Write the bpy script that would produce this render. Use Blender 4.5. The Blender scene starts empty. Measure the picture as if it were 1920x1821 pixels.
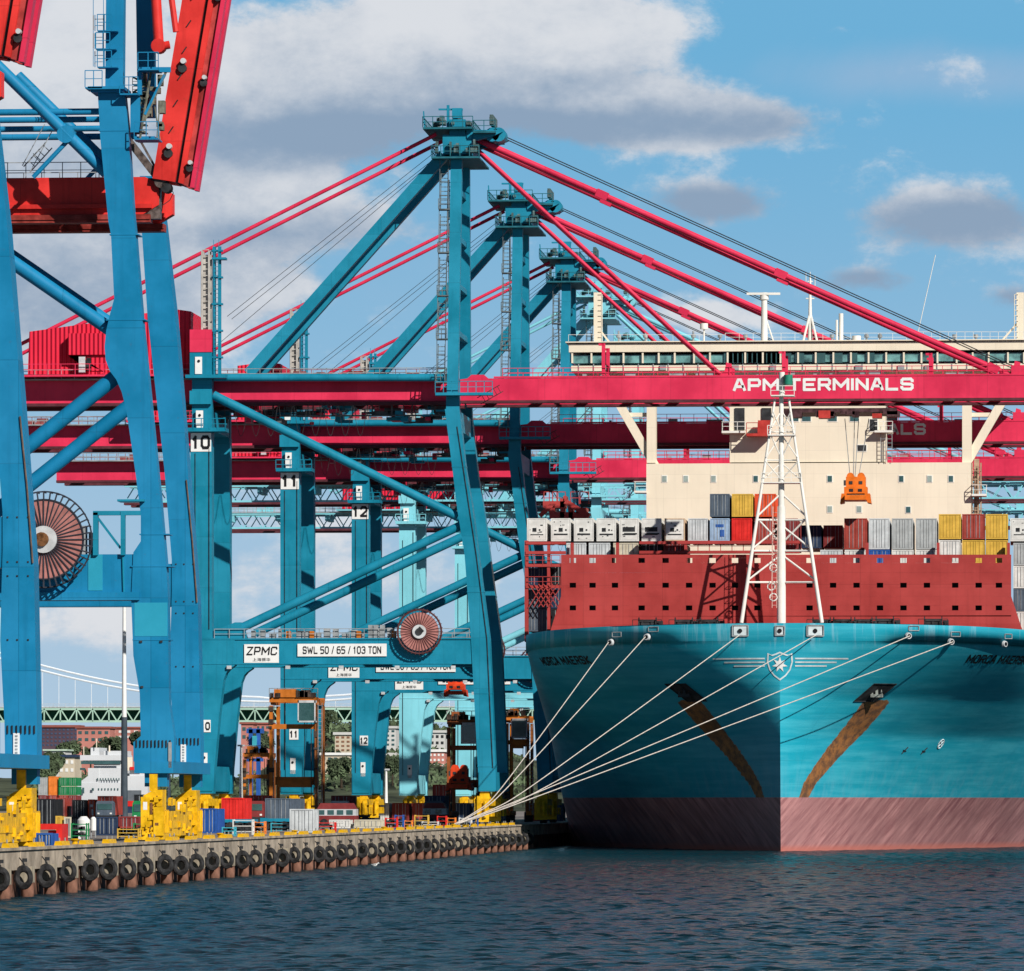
import bpy, math, random
from mathutils import Vector, Matrix
import numpy as np
random.seed(7); np.random.seed(7)
R = math.radians
SC = bpy.context.scene
COL = SC.collection

# ------------------------------------------------------------------ camera
# world frame = the site's own frame: +Y runs along the quay away from the camera, +X points out over the water
F = 11800.0                       # focal length in photo pixels (1920 wide)
TH = math.atan(965.0 / F)         # camera is turned a little towards the quay
cT, sT = math.cos(TH), math.sin(TH)
EYE = 5.45
cd = bpy.data.cameras.new('camera'); cam = bpy.data.objects.new('camera', cd); COL.objects.link(cam)
cam.location = (0, 0, EYE); cam.rotation_euler = (R(90), 0, TH)
cd.sensor_width = 36; cd.lens = 36 * F / 1920; cd.shift_y = (1503 - 910.5) / 1920
cd.clip_start = 1; cd.clip_end = 30000
SC.camera = cam
def W(px, py, y):
    """site point standing in the vertical plane y that the survey photo shows at px,py"""
    t = (px - 960) / F
    x = y * (t * cT - sT) / (cT + t * sT)
    d = -x * sT + y * cT
    return Vector((x, y, EYE - (py - 1503) / F * d))
def proj(p):
    d = -p[0] * sT + p[1] * cT; r = p[0] * cT + p[1] * sT
    return 960 + F * r / d, 1503 - F * (p[2] - EYE) / d
# ------------------------------------------------------------------ light
SUN_AZ, SUN_EL = R(39), R(31)    # sun behind the camera, out over the water
sdir = Vector((math.sin(SUN_AZ) * math.cos(SUN_EL), -math.cos(SUN_AZ) * math.cos(SUN_EL), math.sin(SUN_EL)))
ld = bpy.data.lights.new('sun', 'SUN'); sun = bpy.data.objects.new('sun', ld); COL.objects.link(sun)
ld.energy = 5.0; ld.angle = R(0.5); ld.color = (1, .95, .88)
sun.rotation_euler = sdir.to_track_quat('Z', 'Y').to_euler()
SC.view_settings.view_transform = 'Standard'; SC.view_settings.look = 'None'
SC.view_settings.exposure = 0.0; SC.view_settings.gamma = 1.0
SC.cycles.max_bounces = 5; SC.cycles.diffuse_bounces = 2; SC.cycles.glossy_bounces = 3
SC.cycles.transmission_bounces = 3; SC.cycles.transparent_max_bounces = 8
SC.cycles.use_denoising = True

def srgb(r, g, b):
    f = lambda c: (c / 255 / 12.92) if c / 255 < .04045 else ((c / 255 + .055) / 1.055) ** 2.4
    return (f(r), f(g), f(b), 1)
class NT:
    def __init__(s, nt): s.nt = nt; s.N = nt.nodes; s.L = nt.links
    def n(s, typ, **k):
        nd = s.N.new(typ)
        for a, b in k.items(): setattr(nd, a, b)
        return nd
    def put(s, sock, v):
        if hasattr(v, 'is_output') or isinstance(v, bpy.types.NodeSocket): s.L.new(v, sock)
        else: sock.default_value = v
    def m(s, op, a, b=0.0, c=0.0, clamp=False):
        nd = s.n('ShaderNodeMath', operation=op, use_clamp=clamp)
        s.put(nd.inputs[0], a); s.put(nd.inputs[1], b)
        if op in ('MULTIPLY_ADD', 'WRAP', 'COMPARE', 'SMOOTH_MIN', 'SMOOTH_MAX'): s.put(nd.inputs[2], c)
        return nd.outputs[0]
    def mix(s, f, a, b, blend='MIX'):
        nd = s.n('ShaderNodeMix', data_type='RGBA', blend_type=blend)
        s.put(nd.inputs[0], f); s.put(nd.inputs[6], a); s.put(nd.inputs[7], b)
        return nd.outputs[2]
    def noise(s, vec, scale, detail=4, rough=.55, dist=0.0):
        nd = s.n('ShaderNodeTexNoise'); s.put(nd.inputs['Vector'], vec)
        nd.inputs['Scale'].default_value = scale; nd.inputs['Detail'].default_value = detail
        nd.inputs['Roughness'].default_value = rough; nd.inputs['Distortion'].default_value = dist
        return nd.outputs['Fac']
    def rng(s, v, a, b, c=0.0, d=1.0, smooth=True):
        nd = s.n('ShaderNodeMapRange', interpolation_type='SMOOTHSTEP' if smooth else 'LINEAR')
        s.put(nd.inputs[0], v); nd.inputs[1].default_value = a; nd.inputs[2].default_value = b
        nd.inputs[3].default_value = c; nd.inputs[4].default_value = d
        return nd.outputs[0]
# ------------------------------------------------------------------ sky
wd = bpy.data.worlds.new('World'); SC.world = wd; wd.use_nodes = True
w = NT(wd.node_tree); w.N.clear()
tc = w.n('ShaderNodeTexCoord'); D = tc.outputs['Generated']
sx = w.n('ShaderNodeSeparateXYZ'); w.L.new(D, sx.inputs[0])
X_, Y_, Z_ = sx.outputs
fwd = w.m('ADD', w.m('MULTIPLY', X_, -sT), w.m('MULTIPLY', Y_, cT))
rgt = w.m('ADD', w.m('MULTIPLY', X_, cT), w.m('MULTIPLY', Y_, sT))
den = w.m('MAXIMUM', w.m('ABSOLUTE', fwd), .05)
U = w.m('DIVIDE', rgt, den); V = w.m('DIVIDE', Z_, den)      # compass bearing and elevation of the sky direction
# the low band of sky is looked up a little higher so that it keeps its blue
lift = w.n('ShaderNodeCombineXYZ'); w.L.new(X_, lift.inputs[0]); w.L.new(Y_, lift.inputs[1])
w.put(lift.inputs[2], w.m('ADD', w.m('MULTIPLY', w.m('MAXIMUM', Z_, 0.0), 3.2), .16))
nrm = w.n('ShaderNodeVectorMath', operation='NORMALIZE'); w.L.new(lift.outputs[0], nrm.inputs[0])
sky = w.n('ShaderNodeTexSky', sky_type='NISHITA', sun_disc=False)
sky.sun_elevation = SUN_EL; sky.sun_rotation = math.pi - SUN_AZ
sky.air_density = 1.0; sky.dust_density = .6; sky.ozone_density = 1.6
w.L.new(nrm.outputs[0], sky.inputs[0])
cv = w.n('ShaderNodeCombineXYZ'); w.L.new(U, cv.inputs[0]); w.put(cv.inputs[1], w.m('MULTIPLY', V, 1.5))
cvo = cv.outputs[0]
n1 = w.noise(cvo, 36, 9, .60, .15); n2 = w.noise(cvo, 130, 8, .68); n3 = w.noise(cvo, 16, 4, .5)
def blob(px, py, a, b, amp=1.0):
    du = w.m('MULTIPLY', w.m('SUBTRACT', U, (px - 960) / F), F / a)
    dv = w.m('MULTIPLY', w.m('SUBTRACT', V, (1503 - py) / F), F / b)
    r2 = w.m('ADD', w.m('MULTIPLY', du, du), w.m('MULTIPLY', dv, dv))
    return w.m('MULTIPLY', w.m('EXPONENT', w.m('MULTIPLY', r2, -1.0)), amp)
def total(bl):
    o = None
    for b in bl:
        v = blob(*b); o = v if o is None else w.m('ADD', o, v)
    return o
CLOUDS = [(850, 80, 420, 120), (560, 190, 300, 110), (1150, 215, 330, 60, .9), (1390, 228, 150, 42, .8), (1010, 60, 250, 70, .8), (150, 250, 260, 330, .9), (40, 560, 330, 140, 1.0), (-60, 100, 300, 300, .8), (330, 60, 90, 60, -.4),
          (440, 390, 190, 80, 1.1), (480, 540, 170, 80, .7), (300, 450, 200, 120, .5), (1330, 375, 120, 48, .85), (1800, 400, 180, 62, 1.0), (1900, 560, 50, 30, .6),
          (1620, 525, 100, 26, .5), (1330, 590, 90, 30, .55), (700, 420, 160, 60, .35), (1780, 120, 260, 18, .08), (200, 1180, 420, 70, .5), (640, 1080, 320, 70, .5), (560, 980, 300, 50, .3), (1330, 600, 160, 40, .4),
          (1900, 700, 200, 200, -.1)]
dens = w.m('ADD', total(CLOUDS), w.m('MULTIPLY', w.m('SUBTRACT', n1, .5), 2.3))
dens = w.m('ADD', dens, w.m('MULTIPLY', w.m('SUBTRACT', n2, .5), .75))
# elsewhere in the sky: scattered clouds from the noise alone
away = w.rng(w.m('ABSOLUTE', U), .12, .3); dens = w.m('ADD', dens, w.m('MULTIPLY', away, w.m('SUBTRACT', w.m('MULTIPLY', n3, .9), .42)))
alpha = w.rng(dens, .18, .70)
belly = w.m('ADD', total([(620, 260, 330, 62, 1.0), (1180, 240, 360, 46, .9), (130, 560, 330, 120, .5), (80, 330, 160, 110, .35), (1330, 385, 150, 44, 1.0), (1790, 420, 220, 60, 1.0),
                          (1620, 530, 120, 30, 1.1), (1900, 570, 70, 40, 1.0), (930, 150, 380, 45, .45), (700, 430, 200, 60, .4), (440, 440, 200, 30, .4)]),
          w.m('MULTIPLY', w.m('SUBTRACT', n1, .5), -1.5))
belly = w.m('ADD', belly, w.m('MULTIPLY', w.m('SUBTRACT', n2, .5), -.6))
K = 20.0
lit = tuple(K * c for c in (.74, .75, .78)) + (1,); shade = tuple(K * c for c in (.27, .36, .49)) + (1,)
ccol = w.mix(w.rng(belly, -.20, .80), lit, shade)
ccol = w.mix(w.rng(V, .14, .5), ccol, (K * .17, K * .20, K * .24, 1))
hz = w.rng(V, -.005, .085, .9, 0.0)
skyc = w.mix(1.0, sky.outputs[0], (.36, .55, .68, 1), 'MULTIPLY')
band = w.mix(w.rng(V, .0, .125), (K * .43, K * .58, K * .73, 1), (K * .155, K * .43, K * .68, 1))
skyc = w.mix(w.rng(V, .13, .30, 1.0, 0.0), skyc, band)
veil = w.m('MULTIPLY', w.rng(w.m('ADD', total([(1850, 140, 520, 70, .8), (1250, 700, 500, 120, .35), (700, 500, 260, 160, .4), (200, 60, 260, 120, .5)]), w.m('MULTIPLY', w.m('SUBTRACT', w.noise(cvo, 9, 7, .62, .6), .5), 1.6)), .15, 1.0), .55)
skyc = w.mix(veil, skyc, (K * .42, K * .50, K * .66, 1))
final = w.mix(w.m('MULTIPLY', alpha, .93), skyc, ccol)
bg = w.n('ShaderNodeBackground'); bg.inputs[1].default_value = .05
w.L.new(final, bg.inputs[0])
wo = w.n('ShaderNodeOutputWorld'); w.L.new(bg.outputs[0], wo.inputs[0])

# ------------------------------------------------------------------ materials
MATS = {}
def paint(name, rgb, rough=.45, var=.12, scale=.6, streak=.0, spec=.22, metal=0.0, rust=0.0, ribs=None, seam=0.0):
    """painted steel / concrete etc.: base colour with weathering that belongs to the surface"""
    if name in MATS: return MATS[name]
    m = bpy.data.materials.new(name); m.use_nodes = True
    t = NT(m.node_tree); t.N.clear()
    tcn = t.n('ShaderNodeTexCoord'); v = tcn.outputs['Object']
    c = rgb if len(rgb) == 4 else tuple(rgb) + (1,)
    a = t.noise(v, scale, 5, .6)
    dark = tuple(x * (1 - var * 2.2) for x in c[:3]) + (1,); lt = tuple(min(1, x * (1 + var) + .012 * var * 8) for x in c[:3]) + (1,)
    col = t.mix(t.rng(a, .3, .7), dark, lt)
    if streak:
        mp = t.n('ShaderNodeMapping'); t.L.new(v, mp.inputs[0]); mp.inputs['Scale'].default_value = (2.2, 2.2, .12)
        s2 = t.noise(mp.outputs[0], 1.0, 4, .6)
        col = t.mix(t.m('MULTIPLY', t.rng(s2, .5, .75), streak), col, tuple(x * .45 for x in c[:3]) + (1,))
    if seam:
        sq = t.n('ShaderNodeSeparateXYZ'); t.L.new(v, sq.inputs[0])
        for ax, off in ((2, .3), (0, .1)):
            fr = t.m('FRACT', t.m('ADD', t.m('DIVIDE', sq.outputs[ax], seam), off)); ln = t.m('LESS_THAN', fr, .06 / seam)
            col = t.mix(t.m('MULTIPLY', ln, .38 if seam > 3 else .14), col, tuple(x * .35 for x in c[:3]) + (1,))
        wn = t.n('ShaderNodeTexWhiteNoise', noise_dimensions='2D'); cb = t.n('ShaderNodeCombineXYZ')
        t.put(cb.inputs[0], t.m('FLOOR', t.m('ADD', t.m('DIVIDE', sq.outputs[2], seam), .3))); t.put(cb.inputs[1], t.m('FLOOR', t.m('ADD', t.m('DIVIDE', sq.outputs[0], seam), .1)))
        t.L.new(cb.outputs[0], wn.inputs['Vector'])
        col = t.mix(t.m('MULTIPLY', wn.outputs['Value'], .22 if seam > 3 else .10), col, tuple(min(1, x * 1.25 + .035) for x in c[:3]) + (1,))
        gr = t.noise(v, 2.4, 6, .75); col = t.mix(t.m('MULTIPLY', t.rng(gr, .62, .76), .4 if seam > 3 else .12), col, (.10, .07, .05, 1))
    if rust:
        r = t.noise(v, scale * 3.1, 6, .7)
        col = t.mix(t.m('MULTIPLY', t.rng(r, .58, .72), rust), col, (.13, .05, .02, 1))
    p = t.n('ShaderNodeBsdfPrincipled'); t.L.new(col, p.inputs['Base Color'])
    t.put(p.inputs['Roughness'], t.rng(a, .2, .8, rough * .85, min(1, rough * 1.2), False))
    p.inputs['Specular IOR Level'].default_value = spec; p.inputs['Metallic'].default_value = metal
    b = t.n('ShaderNodeBump'); b.inputs['Strength'].default_value = .15; b.inputs['Distance'].default_value = .05
    h = t.noise(v, scale * 6, 4, .6)
    if ribs:
        sp = t.n('ShaderNodeSeparateXYZ'); t.L.new(v, sp.inputs[0])
        q = t.m('SINE', t.m('MULTIPLY', t.m('ADD', sp.outputs[0], sp.outputs[1]), 6.2832 / ribs))
        h = t.m('MULTIPLY', t.m('MULTIPLY', q, 3.0, clamp=False), 1.0); b.inputs['Strength'].default_value = .8; b.inputs['Distance'].default_value = .03
    t.L.new(h, b.inputs['Height']); t.L.new(b.outputs[0], p.inputs['Normal'])
    o = t.n('ShaderNodeOutputMaterial'); t.L.new(p.outputs[0], o.inputs[0])
    MATS[name] = m; return m
BLUE = paint('crane blue paint', (.0, .215, .335), .5, .09, .25, .3, seam=5.7)
BLUE2 = paint('crane strong blue paint', (.0, .200, .40), .5, .09, .22, .28, seam=6.3)
CYAN = paint('pale cyan paint', (.22, .62, .72), .55, .06, .15, .2)
PINK = paint('crane magenta red paint', (.70, .022, .080), .5, .10, .2, .25, seam=7.1)
REDO = paint('crane orange red paint', (.68, .022, .016), .5, .16, .25, .35, rust=.3, seam=5.1)
YEL = paint('safety yellow paint', (.82, .46, .0), .5, .14, 1.4, .3, rust=.6)
GREY = paint('galvanised grey', (.30, .32, .33), .6, .15, 1.0)
LGREY = paint('light grey paint', (.55, .57, .58), .6, .1, 1.0)
DARK = paint('dark machinery', (.02, .022, .025), .6, .2, 1.0)
RUBB = paint('black rubber', (.018, .018, .02), .8, .3, 2.0)
WHITE = paint('white sign paint', (.8, .8, .78), .5, .03, 1.0)
BLACK = paint('black lettering', (.01, .01, .012), .5, .05, 1.0)
CREAM = paint('cream ship paint', (.80, .71, .56), .5, .03, .15, .12, seam=2.9)
CREAMW = paint('white mast paint', (.80, .78, .72), .5, .04, .4, .08)
OXIDE = paint('oxide red ship paint', (.38, .038, .034), .55, .09, .2, .25, seam=4.4)
ORANGE = paint('spreader orange', (.80, .17, .01), .5, .1, .8, .1, rust=.2)
STRAD = paint('carrier orange', (.55, .16, .015), .5, .1, .8, .15)
ROPE = paint('white mooring rope', (.62, .56, .50), .9, .1, 4.0)
REEL = paint('reel cable pinkish', (.42, .17, .15), .6, .12, 1.2)
GLASS = paint('tinted glass', (.03, .09, .09), .08, .1, .6, spec=.8)
GLASSG = paint('green wheelhouse glass', (.12, .30, .29), .15, .38, .45, spec=.8)

# ------------------------------------------------------------------ mesh helpers
OFF = {}
def tag(o, label=None, cat=None, group=None, kind=None):
    if label: o['label'] = label
    if cat: o['category'] = cat
    if group: o['group'] = group
    if kind: o['kind'] = kind
    return o
def thing(name, label, cat, loc, group=None):
    o = bpy.data.objects.new(name, None); COL.objects.link(o); o.location = loc; OFF[o.name] = Vector(loc)
    o.empty_display_size = .5
    return tag(o, label, cat, group)
class MB:
    def __init__(s): s.v = []; s.f = []; s.g = []
    def add(s, vs, fs):
        k = len(s.v); s.g.append((k, k + len(vs), len(s.f), len(s.f) + len(fs))); s.v += [tuple(q) for q in vs]; s.f += [tuple(k + i for i in f) for f in fs]; return s
    def box(s, x0, x1, y0, y1, z0, z1):
        if x0 > x1: x0, x1 = x1, x0
        if y0 > y1: y0, y1 = y1, y0
        if z0 > z1: z0, z1 = z1, z0
        return s.add([(x0, y0, z0), (x1, y0, z0), (x1, y1, z0), (x0, y1, z0), (x0, y0, z1), (x1, y0, z1), (x1, y1, z1), (x0, y1, z1)],
                     [(0, 3, 2, 1), (4, 5, 6, 7), (0, 1, 5, 4), (1, 2, 6, 5), (2, 3, 7, 6), (3, 0, 4, 7)])
    def beam(s, p, q, w, h, up=(0, 1, 0)):
        """square bar from p to q; w across, h along the up hint"""
        p = Vector(p); q = Vector(q); d = (q - p).normalized(); u = Vector(up)
        a = d.cross(u)
        if a.length < 1e-4: a = d.cross(Vector((1, 0, 0)))
        a.normalize(); b = a.cross(d).normalized()
        vs = []
        for e in (p, q):
            for i, j in ((-1, -1), (1, -1), (1, 1), (-1, 1)): vs.append(e + a * (i * w / 2) + b * (j * h / 2))
        return s.add(vs, [(0, 1, 2, 3), (7, 6, 5, 4), (0, 4, 5, 1), (1, 5, 6, 2), (2, 6, 7, 3), (3, 7, 4, 0)])
    def tube(s, p, q, r, n=10, r2=None, caps=True):
        p = Vector(p); q = Vector(q); d = (q - p).normalized(); a = d.orthogonal().normalized(); b = d.cross(a)
        r2 = r if r2 is None else r2; vs = []
        for e, rr in ((p, r), (q, r2)):
            for i in range(n):
                t = 2 * math.pi * i / n; vs.append(e + a * (math.cos(t) * rr) + b * (math.sin(t) * rr))
        fs = [(i, (i + 1) % n, n + (i + 1) % n, n + i) for i in range(n)]
        if caps: fs += [tuple(range(n))[::-1], tuple(range(n, 2 * n))]
        return s.add(vs, fs)
    def path(s, pts, r, n=6):
        for a, b in zip(pts, pts[1:]): s.tube(a, b, r, n)
        return s
    def prism(s, pts, dy, axis=1):
        """outline (list of 3D points in a plane) pushed by dy along the axis"""
        n = len(pts); e = Vector((0, 0, 0)); e[axis] = dy
        vs = [Vector(p) for p in pts] + [Vector(p) + e for p in pts]
        return s.add(vs, [tuple(range(n)), tuple(range(2 * n - 1, n - 1, -1))] + [(i, n + i, n + (i + 1) % n, (i + 1) % n) for i in range(n)])
    def disc(s, c, r, t, n=24, axis=1):
        e = Vector((0, 0, 0)); e[axis] = t / 2; c = Vector(c); return s.tube(c - e, c + e, r, n)
    def ring(s, c, R_, r, n=24, k=6, axis=1, arc=1.0, a0=0.0):
        c = Vector(c); i1, i2 = [i for i in range(3) if i != axis]; vs = []; fs = []
        m = n if arc == 1.0 else n + 1
        for i in range(m):
            t = a0 + 2 * math.pi * arc * i / n; e = Vector((0, 0, 0)); e[i1] = math.cos(t); e[i2] = math.sin(t)
            ax = Vector((0, 0, 0)); ax[axis] = 1
            for j in range(k):
                u = 2 * math.pi * j / k; vs.append(c + e * (R_ + r * math.cos(u)) + ax * (r * math.sin(u)))
        for i in range(n):
            i2_ = (i + 1) % m
            for j in range(k): fs.append((i * k + j, i2_ * k + j, i2_ * k + (j + 1) % k, i * k + (j + 1) % k))
        return s.add(vs, fs)
    def rail(s, p, q, h=1.1, step=2.0, r=.045, mid=True):
        p = Vector(p); q = Vector(q); n = max(1, int((q - p).length / step)); z = Vector((0, 0, h))
        s.tube(p + z, q + z, r, 4)
        if mid: s.tube(p + z * .5, q + z * .5, r * .8, 4)
        for i in range(n + 1):
            e = p.lerp(q, i / n); s.tube(e, e + z, r, 4)
        return s
    def ladder(s, p, q, w=.5, r=.04, step=.6, cage=.45):
        p = Vector(p); q = Vector(q); d = (q - p); L = d.length; d.normalize(); a = d.cross(Vector((0, 1, 0))).normalized() * (w / 2)
        s.tube(p - a, q - a, r, 4); s.tube(p + a, q + a, r, 4)
        for i in range(int(L / step)): e = p + d * (i * step + .3); s.tube(e - a, e + a, r * .7, 4)
        if cage:
            for i in range(int(L / 1.6)):
                e = p + d * (i * 1.6 + 1.2); o = Vector((0, -cage, 0)); s.path([e - a, e - a * 1.2 + o, e + a * 1.2 + o, e + a], r * .8, 4)
            for k in (-1.2, 1.2): s.tube(p + a * k + Vector((0, -cage, 1.2)), q + a * k + Vector((0, -cage, 0)), r * .7, 4)
        return s
    def pieces(s):
        """separate far-apart pieces of the bin, so that each becomes a part of its own"""
        n = len(s.g)
        if n < 2: return [s]
        V_ = np.array(s.v); lo = np.array([V_[a:b].min(0) for a, b, _, _ in s.g]); hi = np.array([V_[a:b].max(0) for a, b, _, _ in s.g]); size = (hi - lo).max(1)
        gap = np.maximum(0, np.maximum(lo[:, None] - hi[None], lo[None] - hi[:, None])); near = np.sqrt((gap ** 2).sum(2)) <= np.maximum(.02, .5 * np.maximum(size[:, None], size[None]))
        comp = -np.ones(n, int); c = 0
        for i in range(n):
            if comp[i] >= 0: continue
            st = [i]; comp[i] = c
            while st:
                j = st.pop()
                for k in np.nonzero(near[j] & (comp < 0))[0]: comp[k] = c; st.append(k)
            c += 1
        if c == 1 or c > 99: return [s]
        out = []
        for q in range(c):
            m = MB()
            for i in np.nonzero(comp == q)[0]:
                a, b, fa, fb = s.g[i]; m.add(s.v[a:b], [tuple(x - a for x in f) for f in s.f[fa:fb]])
            out.append(m)
        return out
    def obj(s, name, mat, parent=None, smooth=False, shift=(0, 0, 0), recalc=False):
        if parent and name != 'crown':
            ps = s.pieces()
            if len(ps) > 1:
                return [p.obj1(name, mat, parent, smooth, shift) for p in ps][0]
        return s.obj1(name, mat, parent, smooth, shift)
    def obj1(s, name, mat, parent=None, smooth=False, shift=(0, 0, 0), recalc=False):
        me = bpy.data.meshes.new(name); o0 = OFF.get(parent.name, Vector((0, 0, 0))) if parent else Vector((0, 0, 0))
        if not parent:
            v = np.array(s.v); lo = v.min(0); hi = v.max(0); o0 = Vector(((lo[0] + hi[0]) / 2, (lo[1] + hi[1]) / 2, lo[2])); 
        sh = Vector(shift); me.from_pydata([tuple(Vector(q) + sh - o0) for q in s.v] if parent else [tuple(Vector(q) - o0) for q in s.v], [], s.f)
        me.materials.append(mat)
        if recalc or True:
            import bmesh
            bm = bmesh.new(); bm.from_mesh(me); bmesh.ops.recalc_face_normals(bm, faces=bm.faces); bm.to_mesh(me); bm.free()
        if smooth:
            me.polygons.foreach_set('use_smooth', [True] * len(me.polygons))
            if hasattr(me, 'set_sharp_from_angle'): me.set_sharp_from_angle(angle=R(40))
        o = bpy.data.objects.new(name, me); COL.objects.link(o)
        if parent: o.parent = parent
        else: o.location = o0 + sh
        OFF[o.name] = o0.copy()
        return o
def copy_tree(o, parent=None):
    c = o.copy(); COL.objects.link(c); c.parent = parent
    if parent is None: OFF[c.name] = OFF[o.name].copy()
    else: OFF[c.name] = OFF[parent.name].copy()
    for ch in list(o.children): copy_tree(ch, c)
    return c
def copy_to(o, dy=0, dx=0, dz=0, **tags):
    c = copy_tree(o); c.location = o.location + Vector((dx, dy, dz)); d = Vector((dx, dy, dz))
    def walk(q):
        OFF[q.name] = OFF[q.name] + d if q is c else OFF[c.name].copy()
        for k in q.children: walk(k)
    walk(c); tag(c, **tags); return c
GL = {'A': ['0,0 .38,1 .62,1 1,0', '.17,.33 .83,.33'], 'B': ['0,0 0,1 .85,1 1,.85 1,.6 .9,.5 0,.5', '.9,.5 1,.4 1,.15 .85,0 0,0'], 'C': ['1,.75 1,.85 .85,1 .15,1 0,.85 0,.15 .15,0 .85,0 1,.15 1,.25'],
      'E': ['1,1 0,1 0,0 1,0', '0,.5 .85,.5'], 'I': ['0,0 0,1'], 'K': ['0,0 0,1', '1,1 .1,.5 1,0'], 'L': ['0,1 0,0 1,0'], 'M': ['0,0 0,1 .5,.3 1,1 1,0'], 'N': ['0,0 0,1 1,0 1,1'],
      'O': ['.15,0 0,.15 0,.85 .15,1 .85,1 1,.85 1,.15 .85,0 .15,0'], 'P': ['0,0 0,1 .85,1 1,.85 1,.55 .85,.42 0,.42'], 'R': ['0,0 0,1 .85,1 1,.85 1,.6 .85,.45 0,.45', '.6,.45 1,0'],
      'S': ['1,.78 1,.86 .86,1 .14,1 0,.86 0,.62 .1,.52 .9,.48 1,.38 1,.14 .86,0 .14,0 0,.14 0,.22'], 'T': ['0,1 1,1', '.5,1 .5,0'], 'W': ['0,1 .25,0 .5,.75 .75,0 1,1'], 'Z': ['0,1 1,1 0,0 1,0'],
      '0': ['.2,0 0,.2 0,.8 .2,1 .8,1 1,.8 1,.2 .8,0 .2,0'], '1': ['.1,.75 .5,1 .5,0'], '2': ['0,.8 .2,1 .8,1 1,.8 1,.6 0,0 1,0'], '3': ['0,.85 .2,1 .8,1 1,.85 1,.6 .8,.52 .4,.52', '.8,.52 1,.42 1,.15 .8,0 .2,0 0,.15'],
      '5': ['1,1 0,1 0,.55 .8,.55 1,.4 1,.15 .8,0 0,0'], '6': ['.9,1 .2,1 0,.8 0,.15 .2,0 .8,0 1,.15 1,.45 .8,.58 0,.55'], '/': ['0,-.05 1,1.05']}
GWD = {'I': .0, '1': .45, '/': .35, 'M': .82, 'W': 1.0}
def text_mb(txt, h, bold=.0, wide=1.0, ext=.02, th=.17, slant=0.0):
    """block lettering drawn with flat bars in the x-z plane, lower left at the origin; returns (bin, width)"""
    out = MB(); x = 0; t = th * h; hh = h - t
    for ch in txt:
        if ch == ' ': x += .42 * h * wide; continue
        wd_ = GWD.get(ch, .62) * h * wide; allv = []; allf = []
        for st in GL[ch]:
            P = [Vector((x + t / 2 + float(p.split(',')[0]) * wd_, 0, t / 2 + float(p.split(',')[1]) * hh)) for p in st.split()]
            for i, (a, b) in enumerate(zip(P, P[1:])):
                d = (b - a).normalized(); nrm_ = Vector((-d.z, 0, d.x)) * (t / 2); e = d * (t * .32); a2, b2 = a - e, b + e; k = len(allv); lift_ = Vector((0, -.009 * ((i + (0 if st is GL[ch][0] else 2)) % 4), 0))
                allv += [a2 - nrm_ + lift_, b2 - nrm_ + lift_, b2 + nrm_ + lift_, a2 + nrm_ + lift_]; allf.append((k, k + 1, k + 2, k + 3))
        x += wd_ + t + .13 * h; out.add([(v.x + v.z * slant, v.y, v.z) for v in allv], allf)
    return out, x - .13 * h
def font_mb(txt, h):
    cu = bpy.data.curves.new('lettering', 'FONT'); cu.body = txt; cu.size = 1.0; cu.resolution_u = 2
    to = bpy.data.objects.new('lettering', cu); COL.objects.link(to)
    dg = bpy.context.evaluated_depsgraph_get(); me = bpy.data.meshes.new_from_object(to.evaluated_get(dg))
    vs = [v.co.copy() for v in me.vertices]; fs = [tuple(p.vertices) for p in me.polygons]
    bpy.data.objects.remove(to); bpy.data.curves.remove(cu); bpy.data.meshes.remove(me)
    x0 = min(v.x for v in vs); x1 = max(v.x for v in vs); y0 = min(v.y for v in vs); y1 = max(v.y for v in vs); k = h / (y1 - y0)
    out = MB(); out.add([((v.x - x0) * k, 0, (v.y - y0) * k) for v in vs], fs); return out, (x1 - x0) * k
# ------------------------------------------------------------------ setting: water, quay, ground
QX = -57.2; QZ = 2.67             # quay face and quay top
def water_material():
    m = bpy.data.materials.new('harbour water'); m.use_nodes = True; t = NT(m.node_tree); t.N.clear()
    g = t.n('ShaderNodeNewGeometry'); P = g.outputs['Position']
    mp = t.n('ShaderNodeMapping'); t.L.new(P, mp.inputs[0]); mp.inputs['Scale'].default_value = (.55, 1.0, 1)
    a = t.noise(mp.outputs[0], 4.8, 6, .75, .3); b = t.noise(mp.outputs[0], 1.5, 5, .68, .4); big = t.noise(P, .03, 3, .5)
    p = t.n('ShaderNodeBsdfPrincipled'); p.inputs['IOR'].default_value = 1.33; p.inputs['Roughness'].default_value = .12
    p.inputs['Specular IOR Level'].default_value = .30
    c = t.mix(t.rng(big, .35, .65), (.002, .024, .035, 1), (.004, .038, .052, 1))
    c = t.mix(t.rng(a, .45, .75), c, (.010, .050, .070, 1))
    t.L.new(c, p.inputs['Base Color'])
    h = t.m('ADD', t.m('MULTIPLY', a, .5), b)
    bp = t.n('ShaderNodeBump'); bp.inputs['Strength'].default_value = .9; bp.inputs['Distance'].default_value = .5
    t.L.new(h, bp.inputs['Height']); t.L.new(bp.outputs[0], p.inputs['Normal'])
    o = t.n('ShaderNodeOutputMaterial'); t.L.new(p.outputs[0], o.inputs[0]); return m
WATER = water_material()
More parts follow.
